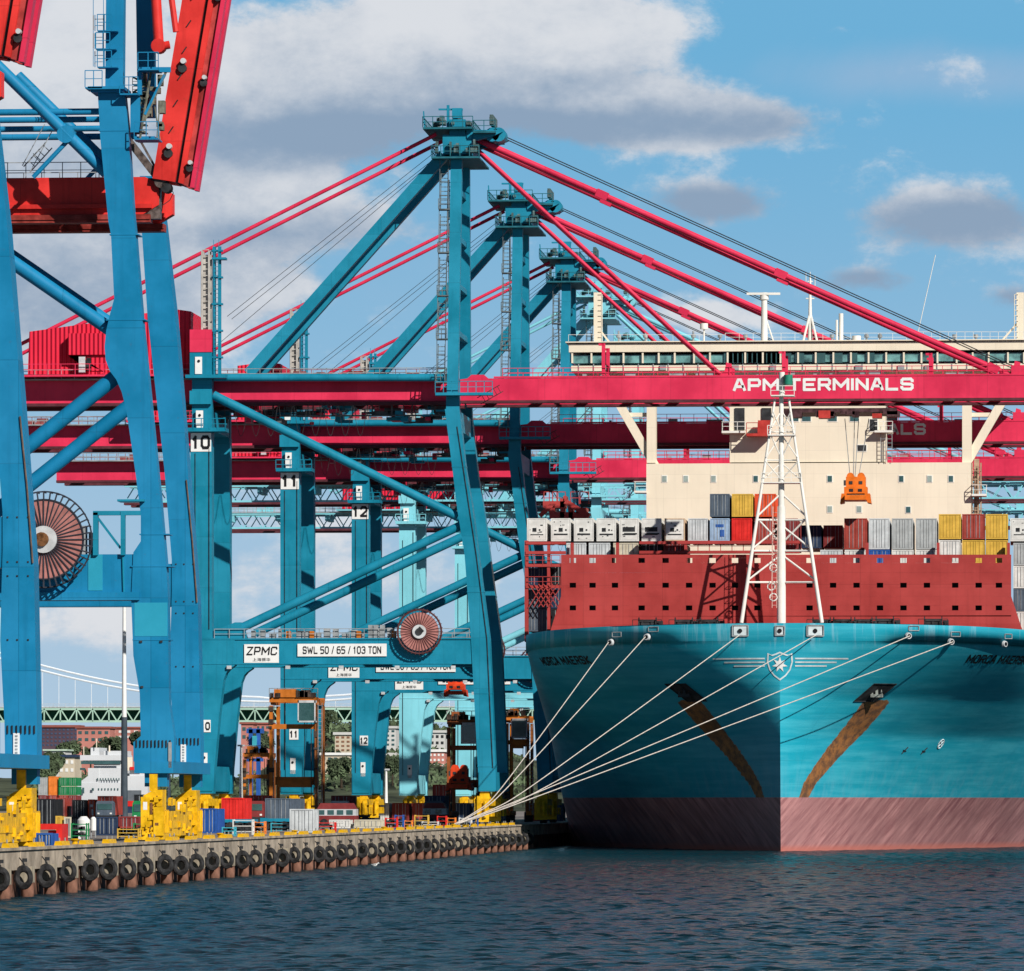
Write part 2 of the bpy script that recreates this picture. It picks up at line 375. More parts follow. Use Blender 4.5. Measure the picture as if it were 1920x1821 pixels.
def grid_water():
    # wind ripples as real relief where the camera looks closely, flat sheet beyond
    xs = np.arange(-72, 12.01, .33); ys = [150.0]
    while ys[-1] < 760: ys.append(ys[-1] + max(.28, ys[-1] * .0012))
    ys = np.array(ys); X, Y = np.meshgrid(xs, ys)
    Z = np.zeros_like(X); rs = np.random.RandomState(3)
    for i in range(64):
        lam = rs.uniform(.7, 1.9); ang = rs.normal(math.pi * .56, .55); k = 2 * math.pi / lam
        amp = .0078 * lam ** .6 * rs.uniform(.5, 1.2)
        ph = rs.uniform(0, 6.28); q = k * (X * math.cos(ang) + Y * math.sin(ang)) + ph + .9 * np.sin(.05 * X + .031 * Y + i) * 2
        Z += amp * np.sin(q) * (.65 + .35 * np.sin(.021 * X * rs.uniform(.4, 2) + .017 * Y * rs.uniform(.4, 2) + ph))
    n, m_ = X.shape
    # borders sink to the flat sheet level
    ed = np.ones_like(Z); ed[0] = ed[-1] = 0; ed[:, 0] = ed[:, -1] = 0; Z *= ed
    v = np.stack([X, Y, Z], -1).reshape(-1, 3); idx = np.arange(n * m_).reshape(n, m_)
    q = np.stack([idx[:-1, :-1], idx[:-1, 1:], idx[1:, 1:], idx[1:, :-1]], -1).reshape(-1, 4)
    # surrounding flat frame
    x0, x1, y0, y1 = xs[0], xs[-1], ys[0], ys[-1]; B = 9000; k = len(v)
    fr = [(-B, -B, 0), (B, -B, 0), (B, B, 0), (-B, B, 0), (x0, y0, 0), (x1, y0, 0), (x1, y1, 0), (x0, y1, 0)]
    v = np.vstack([v, np.array(fr)])
    fq = np.array([[k, k + 1, k + 5, k + 4], [k + 1, k + 2, k + 6, k + 5], [k + 2, k + 3, k + 7, k + 6], [k + 3, k, k + 4, k + 7]])
    q = np.vstack([q, fq])
    me = bpy.data.meshes.new('water'); me.vertices.add(len(v)); me.vertices.foreach_set('co', v.ravel())
    me.loops.add(q.size); me.loops.foreach_set('vertex_index', q.ravel()); me.polygons.add(len(q))
    me.polygons.foreach_set('loop_start', np.arange(0, q.size, 4)); me.polygons.foreach_set('loop_total', np.full(len(q), 4))
    me.polygons.foreach_set('use_smooth', np.ones(len(q), bool)); me.update(calc_edges=True); me.validate()
    me.materials.append(WATER); o = bpy.data.objects.new('water', me); COL.objects.link(o); return o
tag(grid_water(), kind='structure')

CONC = paint('quay concrete', (.43, .36, .28), .85, .2, .5, .55, rust=.5)
CONCB = paint('quay pile, rust brown', (.17, .07, .04), .9, .4, .8, .6)
CONCP = paint('quay pile concrete', (.36, .31, .23), .85, .25, .45, .6, rust=.8)
PAVE = paint('terminal paving', (.27, .24, .22), .9, .12, .05)
# quay: ground slab reaching far back behind the cranes
g = MB(); g.box(-6000, QX - .9, 40, 2600, -3, QZ - .004); tag(g.obj('terminal_ground', PAVE), kind='structure')
g = MB(); g.box(QX - .9, QX, 40, 2600, 1.55, QZ)
y = 40
while y < 2600:
    g.box(QX - .02, QX + .035, y, y + .12, 1.5, QZ - .05); y += 8.3 if y < 900 else 60
g.box(QX - .9, QX + .12, 40, 2600, QZ, QZ + .16)
tag(g.obj('quay_cap', CONC), kind='structure')
g = MB(); g.box(QX - .9, QX - .25, 40, 2600, -3, 1.55); tag(g.obj('quay_wall', CONCB), kind='structure')
g = MB()
for dx in (-.08, .08): g.box(-60.5 + dx - .035, -60.5 + dx + .035, 60, 2500, QZ - .02, QZ + .03)
for dx in (-.08, .08): g.box(-92 + dx - .035, -92 + dx + .035, 60, 2500, QZ - .02, QZ + .03)
tag(g.obj('crane_rails', DARK), kind='structure')

# tyre fenders on their piles, bollards and yellow kerb blocks along the edge
FY = [346.2 + 8.3 * i for i in range(46)]
def fender(y):
    t = thing('tyre_fender', '', 'fender', (QX, y, 0), 'tyre fenders hung along the quay wall')
    a = MB(); a.ring((QX + .36, y, 1.25), .40, .165, 22, 8, axis=1); a.v = [(p, q, 1.25 + (r - 1.25) * 1.22) for p, q, r in a.v]; a.obj('tyre', RUBB, t, smooth=True)
    a = MB(); a.path([(QX + .04, y + .3, 2.25), (QX + .4, y, 1.85)], .035, 5)
    a.box(QX, QX + .22, y + 1.6, y + 2.0, 2.0, 2.2); a.obj('chain', DARK, t)
    a = MB(); a.box(QX - .3, QX + .74, y + .55, y + 1.5, .85, 1.8); a.obj('pile_head', CONCP, t)
    a = MB(); a.tube((QX + .40, y + 1.05, -2), (QX + .40, y + 1.05, .86), .36, 10); a.obj('pile', CONCB, t, smooth=True)
    return t
f0 = fender(FY[0]); fend = [f0] + [copy_to(f0, dy=y - FY[0]) for y in FY[1:]]
NUMW = {}
tens = {2: 'twenty', 3: 'thirty', 4: 'forty', 5: 'fifty'}; tenth = {2: 'twentieth', 3: 'thirtieth', 4: 'fortieth', 5: 'fiftieth'}
ones = ['', 'first', 'second', 'third', 'fourth', 'fifth', 'sixth', 'seventh', 'eighth', 'ninth']
for i in range(20, 59):
    n = i + 1; NUMW[i] = tens[n // 10] + '-' + ones[n % 10] if n % 10 else tenth[n // 10]
def ordinal(i):
    base = ['nearest', 'second', 'third', 'fourth', 'fifth', 'sixth', 'seventh', 'eighth', 'ninth', 'tenth', 'eleventh', 'twelfth', 'thirteenth', 'fourteenth',
            'fifteenth', 'sixteenth', 'seventeenth', 'eighteenth', 'nineteenth', 'twentieth']
    return base[i] if i < 20 else NUMW[i]
rf = random.Random(31)
for i, o in enumerate(fend):
    for ch in o.children:
        if ch.name.startswith('tyre'):
            ch.rotation_euler = (rf.uniform(-.12, .12), 0, rf.uniform(-.3, .3)); k = rf.uniform(.95, 1.05); ch.scale = (k, k, k); ch.location = (rf.uniform(-.05, .05), 0, 1.2 * (1 - k) + rf.uniform(-.14, .06))
        if ch.name.startswith('pile_head'): ch.scale[2] = rf.uniform(.94, 1.06)
    o['label'] = 'black tyre fender hung on the quay wall, %s from the left picture edge' % ('first' if i == 0 else ordinal(i))
def bollard(y):
    t = thing('mooring_bollard', '', 'bollard', (QX - .75, y, QZ + .0), 'yellow bollards along the quay edge')
    a = MB(); a.box(QX - 1.25, QX - .95, y - .3, y + .3, QZ, QZ + .2); a.tube((QX - 1.1, y, QZ), (QX - 1.1, y, QZ + .38), .2, 12, .16); a.tube((QX - 1.1, y, QZ + .34), (QX - 1.1, y, QZ + .44), .2, 12, .29)
    a.tube((QX - 1.1, y, QZ + .44), (QX - 1.1, y, QZ + .50), .29, 12, .2); a.obj('bollard_head', YEL, t, smooth=True)
    a = MB(); a.box(QX - 1.5, QX - .7, y - .45, y + .45, QZ, QZ + .09); a.obj('base_plate', DARK, t); return t
b0 = bollard(360); by = [360 + 23.3 * i for i in range(15)]; bl = [b0] + [copy_to(b0, dy=y - 360) for y in by[1:]]
for i, o in enumerate(bl): o['label'] = 'yellow mooring bollard on the quay edge, %s from the left picture edge' % ('first' if i == 0 else ordinal(i))
def kerb(y):
    t = thing('kerb_block', '', 'kerb block', (QX, y, QZ + .16), 'yellow kerb blocks on the quay edge')
    a = MB(); a.prism([(QX - .55, y, QZ + .16), (QX - .05, y, QZ + .16), (QX - .12, y, QZ + .42), (QX - .48, y, QZ + .42)], 3.2)
    a.obj('block', YEL, t)
    a = MB(); a.tube((QX - .3, y + .5, QZ + .4), (QX - .3, y + .5, QZ + .62), .05, 6); a.tube((QX - .3, y + 2.7, QZ + .4), (QX - .3, y + 2.7, QZ + .62), .05, 6)
    a.obj('lifting_eye', GREY, t); return t
k0 = kerb(352); ky = [352 + 9.7 * i for i in range(37)]; kb = [k0] + [copy_to(k0, dy=y - 352) for y in ky[1:]]
for i, o in enumerate(kb): o['label'] = 'low yellow kerb block on the quay edge, %s from the left picture edge' % ('first' if i == 0 else ordinal(i))
# ------------------------------------------------------------------ the container ship
SXC = -26.75; HBM = 29.5; SY = 684.0
ZT = [-3, 0, 2.8, 7, 12.7, 16.8, 20.5, 22.9, 26]; LT = [96, 92, 86, 75, 61, 46, 31, 24, 22]; QT = [1, 1, 1, 1, 1.02, 1.15, 1.5, 1.9, 1.95]; PT = [1.4, 1.4, 1.45, 1.55, 1.72, 1.9, 2, 2, 2]
def hull_half(y, z):
    y0 = SY + 3.0 * (1 - min(z, 24.9) / 24.9); L = float(np.interp(z, ZT, LT)); q = float(np.interp(z, ZT, QT))
    t = (y - y0) / L
    if t <= 0: return 0.0
    if t >= 1: return HBM
    return HBM * (1 - (1 - t) ** float(np.interp(z, ZT, PT))) ** (1 / q)
def ztop(y): return 24.85 - .75 * min(1, max(0, (y - SY) / 22)) ** 1.2
def lerp_poly(poly, z):
    zs = [p[0] for p in poly][::-1]; return [float(np.interp(z, zs, [p[k] for p in poly][::-1])) for k in range(1, len(poly[0]))]
RUST_S = [(16.4, 10.3, 1.40), (13.6, 8.0, 1.30), (11.2, 5.9, 1.05), (9.2, 4.3, .85), (7.4, 3.0, .68), (5.4, 2.2, .5)]   # z, offset from the stem, half width
def make_hull():
    zl = sorted(set([-3, -1, 0, .8, 1.6, 2.8, 4, 5.2, 5.9] + [6.4 + .55 * i for i in range(26)] + [20.8, 21.4, 22.0, 22.5, 22.9]))
    nu = 150; us = [(i / nu) ** 1.7 for i in range(nu + 1)]
    V = []; rust = []; idx = {}; Fc = []
    rows = [(z, None) for z in zl] + [('k', None), ('t', None)]
    for sgn in (-1, 1):
        for r, (z, _) in enumerate(rows):
            for i, u in enumerate(us + [1.5, 2.5, 4, 'end']):
                zz = z if not isinstance(z, str) else 22.9
                y0 = SY + 3.0 * (1 - min(zz, 24.9) / 24.9); L = float(np.interp(zz, ZT, LT))
                y = (y0 + L * u) if not isinstance(u, str) else SY + 399
                hb = hull_half(y, zz); zr = z
                if z == 'k': zr = ztop(y) - 1.9; hb += .04 if hb > .01 else 0; y -= .05 * (1 - min(1, hb / 12))
                if z == 't': zr = ztop(y); hb += .06 if hb > .01 else 0; y -= .08 * (1 - min(1, hb / 12))
                idx[(sgn, r, i)] = len(V); V.append((SXC + sgn * hb, y, zr))
                o = hb; m = 0.0
                if 4.8 < zr < 16.6 and y < SY + 30:
                    c, hw = lerp_poly(RUST_S, zr); m = max(0.0, min(1.0, (hw * 1.2 - abs(o - c)) / (hw * .5)))
                    m *= .55 + .45 * min(1, max(0, (zr - 4.5) / 5))
                rust.append(m)
    nr = len(rows); nc = len(us) + 4
    for sgn in (-1, 1):
        for r in range(nr - 1):
            for i in range(nc - 1):
                q = [idx[(sgn, r, i)], idx[(sgn, r, i + 1)], idx[(sgn, r + 1, i + 1)], idx[(sgn, r + 1, i)]]
                Fc.append(q if sgn > 0 else q[::-1])
    e = nc - 1
    for r in range(nr - 1): Fc.append([idx[(1, r, e)], idx[(-1, r, e)], idx[(-1, r + 1, e)], idx[(1, r + 1, e)]])
    me = bpy.data.meshes.new('hull'); me.from_pydata([(a - SXC, b - SY, c) for a, b, c in V], [], Fc)
    at = me.attributes.new('rust', 'FLOAT', 'POINT'); at.data.foreach_set('value', rust)
    import bmesh
    bm = bmesh.new(); bm.from_mesh(me)
    st = [v for v in bm.verts if abs(v.co.x) < .001 and v.co.z > 17.5]; bmesh.ops.remove_doubles(bm, verts=st, dist=.01)
    bm.to_mesh(me); bm.free()
    me.polygons.foreach_set('use_smooth', [True] * len(me.polygons))
    return me
def hull_mat():
    m = bpy.data.materials.new('ship hull paint'); m.use_nodes = True; t = NT(m.node_tree); t.N.clear()
    tcn = t.n('ShaderNodeTexCoord'); v = tcn.outputs['Object']; sp = t.n('ShaderNodeSeparateXYZ'); t.L.new(v, sp.inputs[0])
    at = t.n('ShaderNodeAttribute', attribute_name='rust')
    mp = t.n('ShaderNodeMapping'); t.L.new(v, mp.inputs[0]); mp.inputs['Scale'].default_value = (.10, .10, 1.5)
    hs = t.noise(mp.outputs[0], 1.0, 5, .6); pt = t.noise(v, .16, 4, .6)
    mp2 = t.n('ShaderNodeMapping'); t.L.new(v, mp2.inputs[0]); mp2.inputs['Scale'].default_value = (1.3, .6, .09)
    vs = t.noise(mp2.outputs[0], 1.0, 4, .65)
    blue = t.mix(t.rng(hs, .35, .7), (.012, .34, .46, 1), (.055, .44, .56, 1))
    blue = t.mix(t.m('MULTIPLY', t.rng(pt, .4, .7), .35), blue, (.006, .24, .38, 1))
    # faded whitish drip marks under the rail
    hi = t.rng(sp.outputs[2], 21.5, 23.6)
    blue = t.mix(t.m('MULTIPLY', t.m('MULTIPLY', t.rng(vs, .5, .66), hi), .6), blue, (.30, .55, .66, 1))
    # lower belt worn and salty
    wr = t.m('MULTIPLY', t.rng(sp.outputs[2], 12, 6.5, 0, 1), t.rng(vs, .42, .7)); blue = t.mix(t.m('MULTIPLY', wr, .35), blue, (.16, .44, .55, 1))
    for ax, per, of in ((2, 2.6, .2), (1, 8.2, .4)):
        fr = t.m('FRACT', t.m('ADD', t.m('DIVIDE', sp.outputs[ax], per), of)); ln = t.m('LESS_THAN', fr, .05 / per)
        blue = t.mix(t.m('MULTIPLY', ln, .22), blue, (.004, .14, .2, 1))
    wn = t.n('ShaderNodeTexWhiteNoise', noise_dimensions='1D'); t.put(wn.inputs['W'], t.m('FLOOR', t.m('ADD', t.m('DIVIDE', sp.outputs[2], 2.6), .2)))
    blue = t.mix(t.m('MULTIPLY', wn.outputs['Value'], .16), blue, (.04, .46, .58, 1))
    sc = t.noise(v, 2.2, 7, .78); blue = t.mix(t.m('MULTIPLY', t.rng(sc, .64, .72), .5), blue, (.12, .12, .07, 1))
    rn = t.noise(v, 1.1, 5, .7)
    rcol = t.mix(t.rng(rn, .35, .65), (.13, .045, .008, 1), (.36, .13, .018, 1))
    en = t.noise(v, 1.7, 6, .75); rf_ = t.rng(t.m('ADD', at.outputs['Fac'], t.m('MULTIPLY', t.m('SUBTRACT', en, .5), .9)), .28, .5)
    rf_ = t.m('MULTIPLY', rf_, t.rng(at.outputs['Fac'], .02, .2)); blue = t.mix(t.m('MULTIPLY', rf_, .93), blue, rcol)
    # boot topping with slanting scrape marks
    ax_ = t.m('ABSOLUTE', sp.outputs[0]); cc_ = t.n('ShaderNodeCombineXYZ'); t.put(cc_.inputs[0], t.m('ADD', t.m('MULTIPLY', ax_, -1.9), t.m('MULTIPLY', sp.outputs[2], 1.5))); t.put(cc_.inputs[1], t.m('ADD', t.m('MULTIPLY', ax_, .10), t.m('MULTIPLY', sp.outputs[2], .13)))
    dg_ = t.noise(cc_.outputs[0], 1.0, 7, .72)
    red = t.mix(t.rng(dg_, .32, .68), (.24, .09, .10, 1), (.60, .30, .29, 1))
    red = t.mix(t.m('MULTIPLY', t.rng(pt, .4, .65), .5), red, (.34, .17, .17, 1))
    red = t.mix(t.rng(sp.outputs[2], .9, .15, 0, .8), red, (.55, .17, .13, 1))
    col = t.mix(t.rng(sp.outputs[2], 5.86, 5.94, 0, 1, False), red, blue)
    p = t.n('ShaderNodeBsdfPrincipled'); t.L.new(col, p.inputs['Base Color'])
    t.put(p.inputs['Roughness'], t.m('ADD', t.m('MULTIPLY', pt, .2), .34)); p.inputs['Specular IOR Level'].default_value = .2
    bp = t.n('ShaderNodeBump'); bp.inputs['Strength'].default_value = .25; bp.inputs['Distance'].default_value = .12
    pl = t.m('ADD', t.m('MULTIPLY', t.noise(v, .35, 3, .5), 1.0), t.m('MULTIPLY', hs, .15))
    t.L.new(pl, bp.inputs['Height']); t.L.new(bp.outputs[0], p.inputs['Normal'])
    o = t.n('ShaderNodeOutputMaterial'); t.L.new(p.outputs[0], o.inputs[0]); return m
ship = thing('container_ship', 'giant light blue container ship moored bow-on beside the quay', 'container ship', (SXC, SY, 0))
hm = make_hull(); hm.materials.append(hull_mat()); hull = bpy.data.objects.new('hull', hm); COL.objects.link(hull); hull.parent = ship; OFF[hull.name] = Vector((SXC, SY, 0))

def hull_line(z, ymax=60, n=900):
    """points of the plating at height z with running length from the stem"""
    y0 = SY + 3.0 * (1 - min(z, 24.9) / 24.9); pts = []; s = 0; last = None
    for i in range(n + 1):
        y = y0 + ymax * (i / n) ** 2; p = (hull_half(y, z), y)
        if last: s += math.hypot(p[0] - last[0], p[1] - last[1])
        pts.append((s, p[0], p[1])); last = p
    return np.array(pts)
HLC = {}
def hull_at(a, z, off=.03):
    """signed running length a from the stem (+ = seen right), height z, distance off the plating"""
    zk = round(min(z, 22.9), 2)
    if zk not in HLC: HLC[zk] = hull_line(zk)
    H = HLC[zk]; s = abs(a); sg = 1 if a >= 0 else -1
    x = np.interp(s, H[:, 0], H[:, 1]); y = np.interp(s, H[:, 0], H[:, 2])
    x2 = np.interp(s + .3, H[:, 0], H[:, 1]); y2 = np.interp(s + .3, H[:, 0], H[:, 2]); x1 = np.interp(max(0, s - .3), H[:, 0], H[:, 1]); y1 = np.interp(max(0, s - .3), H[:, 0], H[:, 2])
    if s < .3: x1 = -x2 * (1 - s / .3) + x1 * (s / .3); y1 = y2 * (1 - s / .3) + y1 * (s / .3)
    tx, ty = x2 - x1, y2 - y1; l = math.hypot(tx, ty) or 1; nx, ny = ty / l, -tx / l
    if z > 22.9: off += .05
    return Vector((SXC + sg * (x + nx * off), y + ny * off - (.06 if z > 22.9 and s < 9 else 0), z))
def find_a(px, z):
    best = None
    for i in range(-560, 561):
        a = i * .08; e = abs(proj(hull_at(a, z))[0] - px)
        # keep only plating that faces the quay mouth
        if best is None or e < best[0] - .01: best = (e, a)
    return best[1]
def zpx(px, py):
    a = 0; z = 20
    for _ in range(4): a = find_a(px, z); p = hull_at(a, z); dd = -p.x * sT + p.y * cT; z = EYE - (py - 1503) / F * dd
    return a, z
def wrap(mb, a0, z0, sign=1, off=.03):
    for i, (x, _, z) in enumerate(mb.v): mb.v[i] = tuple(hull_at(a0 + x * sign, z0 + z, off - _))
    return mb
def refine(mb, n=4):
    return mb
# name on both bows
aP0 = find_a(1812, 21.0)
tx, wdt = text_mb('MORCA MAERSK', .95, th=.2, slant=.1)
wrap(tx, aP0, 20.65, 1, .06).obj('ship_name', BLACK, ship)
aS0 = find_a(1017, 21.0); aS1 = find_a(1108, 21.0)
tx, wdt = text_mb('MORCA MAERSK', .95, th=.2)
k = (aS1 - aS0) / wdt
for i, (x, yy, z) in enumerate(tx.v): tx.v[i] = (x * k, yy, z)
wrap(tx, aS0, 20.65, 1, .05).obj('ship_name', BLACK, ship)
# crest at the stem: shield outline, star, three stripes each side
SHW = paint('faded white emblem paint', (.62, .70, .72), .5, .1, 1.0)
sh = MB(); zc = 20.25
outl = [(-1.35, 1.35), (-.9, 1.15), (-.45, 1.3), (0, 1.5), (.45, 1.3), (.9, 1.15), (1.35, 1.35), (1.42, .4), (1.15, -.5), (.65, -1.15), (0, -1.65), (-.65, -1.15), (-1.15, -.5), (-1.42, .4)]
for i in range(len(outl)):
    a, b = outl[i], outl[(i + 1) % len(outl)]
    A = [hull_at(a[0], zc + a[1], .06), hull_at(b[0], zc + b[1], .06), hull_at(b[0] * .88, zc + b[1] * .88, .06), hull_at(a[0] * .88, zc + a[1] * .88, .06)]
    sh.add(A, [(0, 1, 2, 3)])
sh.obj('shield_outline', SHW, ship)
stf = MB(); n = 7; pts = [hull_at(0, zc + .1, .08)]
for i in range(14):
    r = .85 if i % 2 == 0 else .38; t_ = math.pi / 2 + math.pi * i / 7; pts.append(hull_at(r * math.cos(t_), zc + .1 + r * math.sin(t_), .08))
stf.add(pts, [(0, 1 + i, 1 + (i + 1) % 14) for i in range(14)]); stf.obj('star_emblem', WHITE, ship)
for j, (zz, l) in enumerate(((.75, 7.6), (.35, 6.3), (-.05, 5.2))):
    for sg in (-1, 1):
        b = MB(); n = 14
        vs = []
        for i in range(n + 1):
            a = sg * (1.65 + (l - 1.65) * i / n); vs += [hull_at(a, zc + zz - .08, .05), hull_at(a, zc + zz + .08, .05)]
        b.add(vs, [(2 * i, 2 * i + 2, 2 * i + 3, 2 * i + 1) for i in range(n)]); b.obj('bow_stripe', SHW, ship)
def patch(a0, a1, z0, z1, off=.05, n=4):
    vs = []
    for i in range(n + 1):
        a = a0 + (a1 - a0) * i / n; vs += [hull_at(a, z0, off), hull_at(a, z1, off)]
    b = MB(); b.add(vs, [(2 * i, 2 * i + 2, 2 * i + 3, 2 * i + 1) for i in range(n)]); return b
def frame_patch(a0, a1, z0, z1, wdt=.16, off=.12):
    b = MB()
    def bar(p, q): b.tube(p, q, wdt, 6)
    c = [hull_at(a0, z0, off), hull_at(a1, z0, off), hull_at(a1, z1, off), hull_at(a0, z1, off)]
    for i in range(4): bar(c[i], c[(i + 1) % 4])
    m1 = hull_at((a0 + a1) / 2, z0, off); m2 = hull_at((a0 + a1) / 2, z1, off)
    return b
# fairleads in the bulwark and mooring ports in the flare
PORTS = {}
for nm, px, py, wa, ha in (('a', 1388, 1183, 1.7, 1.15), ('c', 1528, 1183, 1.8, 1.15), ('b', 1462, 1183, 1.0, 1.0)):
    a, z = zpx(px, py); PORTS[nm] = (a, z)
    fp = frame_patch(a - wa / 2, a + wa / 2, z - ha / 2, z + ha / 2, .08, .06).obj('bulwark_fairlead', GREY, ship)
    patch(a - wa / 2 + .15, a + wa / 2 - .15, z - ha / 2 + .1, z + ha / 2 - .1, .06).obj('fairlead_plate', SHW, fp)
    b = MB(); p = hull_at(a, z, .1); b.tube(p + Vector((0, .1, 0)), p + Vector((0, -.06, 0)), .24, 14); b.obj('fairlead_hole', BLACK, fp, smooth=True)
for nm, px, py in (('d', 1147, 1203), ('e', 1215, 1193), ('f', 1702, 1191), ('g', 1782, 1202), ('h', 1882, 1206)):
    a, z = zpx(px, py); PORTS[nm] = (a, z)
    b = MB(); p = hull_at(a, z - .1, .1); q = hull_at(a, z - .1, .4); b.tube(p, q, .40, 14, .32); r_ = b.obj('mooring_pipe', LGREY, ship, smooth=True)
    b = MB(); b.tube(q, q + (q - p) * .08, .22, 12); b.obj('pipe_mouth', BLACK, r_, smooth=True)
    b = frame_patch(a + .1, a + 1.3, z + .5, z + 1.0, .05, .06); b.obj('roller_frame', GREY, ship)
# anchors in their recesses
for px, py, sg in ((1641, 1299, 1), (1287, 1299, -1)):
    a, z = zpx(px, py); aw = 1.55; sk = .85 * sg
    b = MB(); c = [hull_at(a - aw - sk, z - .95, .05), hull_at(a + aw - sk, z - .95, .05), hull_at(a + aw + sk, z + .95, .05), hull_at(a - aw + sk, z + .95, .05)]
    b.add(c, [(0, 1, 2, 3)]); rec = b.obj('anchor_recess', DARK, ship)
    b = MB()
    for i in range(4): b.tube(c[i] + Vector((0, -.1, 0)), c[(i + 1) % 4] + Vector((0, -.1, 0)), .045, 6)
    b.obj('recess_rim', DARK, rec)
    b = MB(); o = hull_at(a, z, .35)
    b.beam(o + Vector((0, 0, .8)), o + Vector((0, 0, -.6)), .45, .4); b.beam(o + Vector((-1.1, 0, -.55)), o + Vector((1.1, 0, -.55)), .55, .5)
    for s_ in (-1, 1): b.add([o + Vector((s_ * 1.1, 0, -.8)), o + Vector((s_ * .55, 0, -.8)), o + Vector((s_ * .85, -.1, .55))], [(0, 1, 2)]); b.tube(o + Vector((s_ * .85, 0, -.6)), o + Vector((s_ * .8, -.1, .5)), .26, 8, .08)
    b.v = [tuple(o + (Vector(q) - o) * .62) for q in b.v]; b.obj('anchor', paint('rusty anchor grey', (.20, .22, .20), .7, .3, 2, rust=.6) if sg > 0 else DARK, ship)  # left anchor on the shaded bow is coloured dark to imitate its shade
# thruster marks and draught figures
for px, py in ((1697, 1407), (1733, 1408), (1764, 1395)):
    a, z = zpx(px, py)
    b = MB(); 
    if px < 1750:
        b.path([hull_at(a - .35, z - .35, .05), hull_at(a + .35, z + .35, .05)], .07, 5); b.path([hull_at(a - .35, z, .05), hull_at(a + .3, z - .1, .05)], .07, 5)
    else:
        pts = [hull_at(a + .5 * math.cos(k * math.pi / 6), z + .5 * math.sin(k * math.pi / 6), .05) for k in range(13)]; b.path(pts, .06, 5); b.path([hull_at(a - .3, z - .3, .05), hull_at(a + .3, z + .3, .05)], .06, 5); b.path([hull_at(a + .3, z - .3, .05), hull_at(a - .3, z + .3, .05)], .06, 5)
    b.obj('thruster_mark', BLACK if px < 1750 else SHW, ship)
# forecastle deck and inner bulwark
b = MB(); top = []
ys = [SY + .25 + 24 * (i / 40) ** 2 for i in range(41)] + [SY + 60, SY + 398]
L_ = [(SXC - hull_half(y, 22.9) + .05, y, 23.3) for y in ys]; R__ = [(SXC + hull_half(y, 22.9) - .05, y, 23.3) for y in ys]
b.add(L_ + R__, [(i, len(ys) + i, len(ys) + i + 1, i + 1) for i in range(len(ys) - 1)]); b.obj('weather_deck', OXIDE, ship)
b = MB()
for sg in (-1, 1):
    vs = []
    for y in ys[:-1]:
        hb = max(0, hull_half(y, 22.9) - .25); vs += [(SXC + sg * hb, y + .2, 23.2), (SXC + sg * hb, y + .2, ztop(y)), (SXC + sg * (hull_half(y, 22.9) + .05), y - (.08 if y < SY + 6 else 0), ztop(y) + .01)]
    m_ = len(ys) - 1; b.add(vs, [(3 * i, 3 * i + 3, 3 * i + 4, 3 * i + 1) for i in range(m_ - 1)] + [(3 * i + 1, 3 * i + 4, 3 * i + 5, 3 * i + 2) for i in range(m_ - 1)])
b.obj('bulwark_inside', paint('pale blue bulwark', (.12, .42, .55), .5, .08, .5), ship)
# winches and fittings on the forecastle seen above the rail
rs = random.Random(5)
b = MB()
for cx in (-15, -11, -8.2, 4.2, 6.5, 8.8, 11.2, 16.5):
    y = 693.5 + rs.uniform(-.5, 1.5); x = SXC + cx
    b.tube((x - .9, y, 25.0), (x + .9, y, 25.0), .55, 12); b.disc((x - .95, y, 25.0), .8, .12, 14, 0); b.disc((x + .95, y, 25.0), .8, .12, 14, 0)
    b.box(x - 1.3, x + 1.3, y - .5, y + .5, 23.3, 24.4); b.box(x + 1.05, x + 1.7, y - .3, y + .3, 24.4, 25.4); b.rail((x - 1.6, y - .8, 23.6), (x + 1.6, y - .8, 23.6), 1.9, .8, .05)
b.obj('mooring_winch', DARK, ship)
# breakwater with its openings
BY = 698.8
hx = [1074, 1111, 1153, 1203, 1248, 1292, 1336, 1378, 1420, 1465, 1518, 1562, 1606, 1650, 1694, 1738, 1791, 1835, 1873]
hz = [1051, 1097.5, 1140]
bw = MB(); s_ = lambda px, py: W(px, py, BY)
xe = [1052] + [(hx[i] + hx[i + 1]) / 2 for i in range(len(hx) - 1)] + [1896]
rows = [(1040, 1074), (1074, 1118), (1118, 1156)]; hw, hh = 6.0, 4.6
def q4(b, x0, x1, y0, y1, yy=BY):
    p0, p1 = W(x0, y1, yy), W(x1, y0, yy); b.box(p0.x, p1.x, yy, yy + .14, p0.z, p1.z)
for ri, (ya, yb) in enumerate(rows):
    for i, cx in enumerate(hx):
        xa, xb = xe[i], xe[i + 1]; cy = hz[ri]
        q4(bw, xa, xb, ya, cy - hh); q4(bw, xa, xb, cy + hh, yb); q4(bw, xa, cx - hw, cy - hh, cy + hh); q4(bw, cx + hw, xb, cy - hh, cy + hh)
zb = 23.2; pl = W(1052, 1118, BY); pl2 = W(1052, 1156, BY); pr = W(1896, 1118, BY); pr2 = W(1896, 1156, BY); bl_ = W(1029, 1180, BY); br_ = W(1920, 1180, BY)
bw.prism([pl, pl2, Vector((pl2.x, BY, zb)), Vector((bl_.x, BY, zb)), Vector((bl_.x + .1, BY, 24.2))], .14)
bw.prism([pr, Vector((br_.x - .1, BY, 24.2)), Vector((br_.x, BY, zb)), Vector((pr2.x, BY, zb)), pr2], .14)
bw.box(pl2.x, pr2.x, BY, BY + .14, zb, W(1052, 1156, BY).z)
bk = bw.obj('breakwater', OXIDE, ship)
b = MB()
bb = MB(); p, q = W(1054, 1156, BY + 1), W(1894, 1072, BY + 1); bb.box(p.x, q.x, BY + 1.0, BY + 1.1, 23.3, q.z); bb.obj('shade_backing', DARK, bk)  # added dark sheet stands in for the shade behind the lower openings
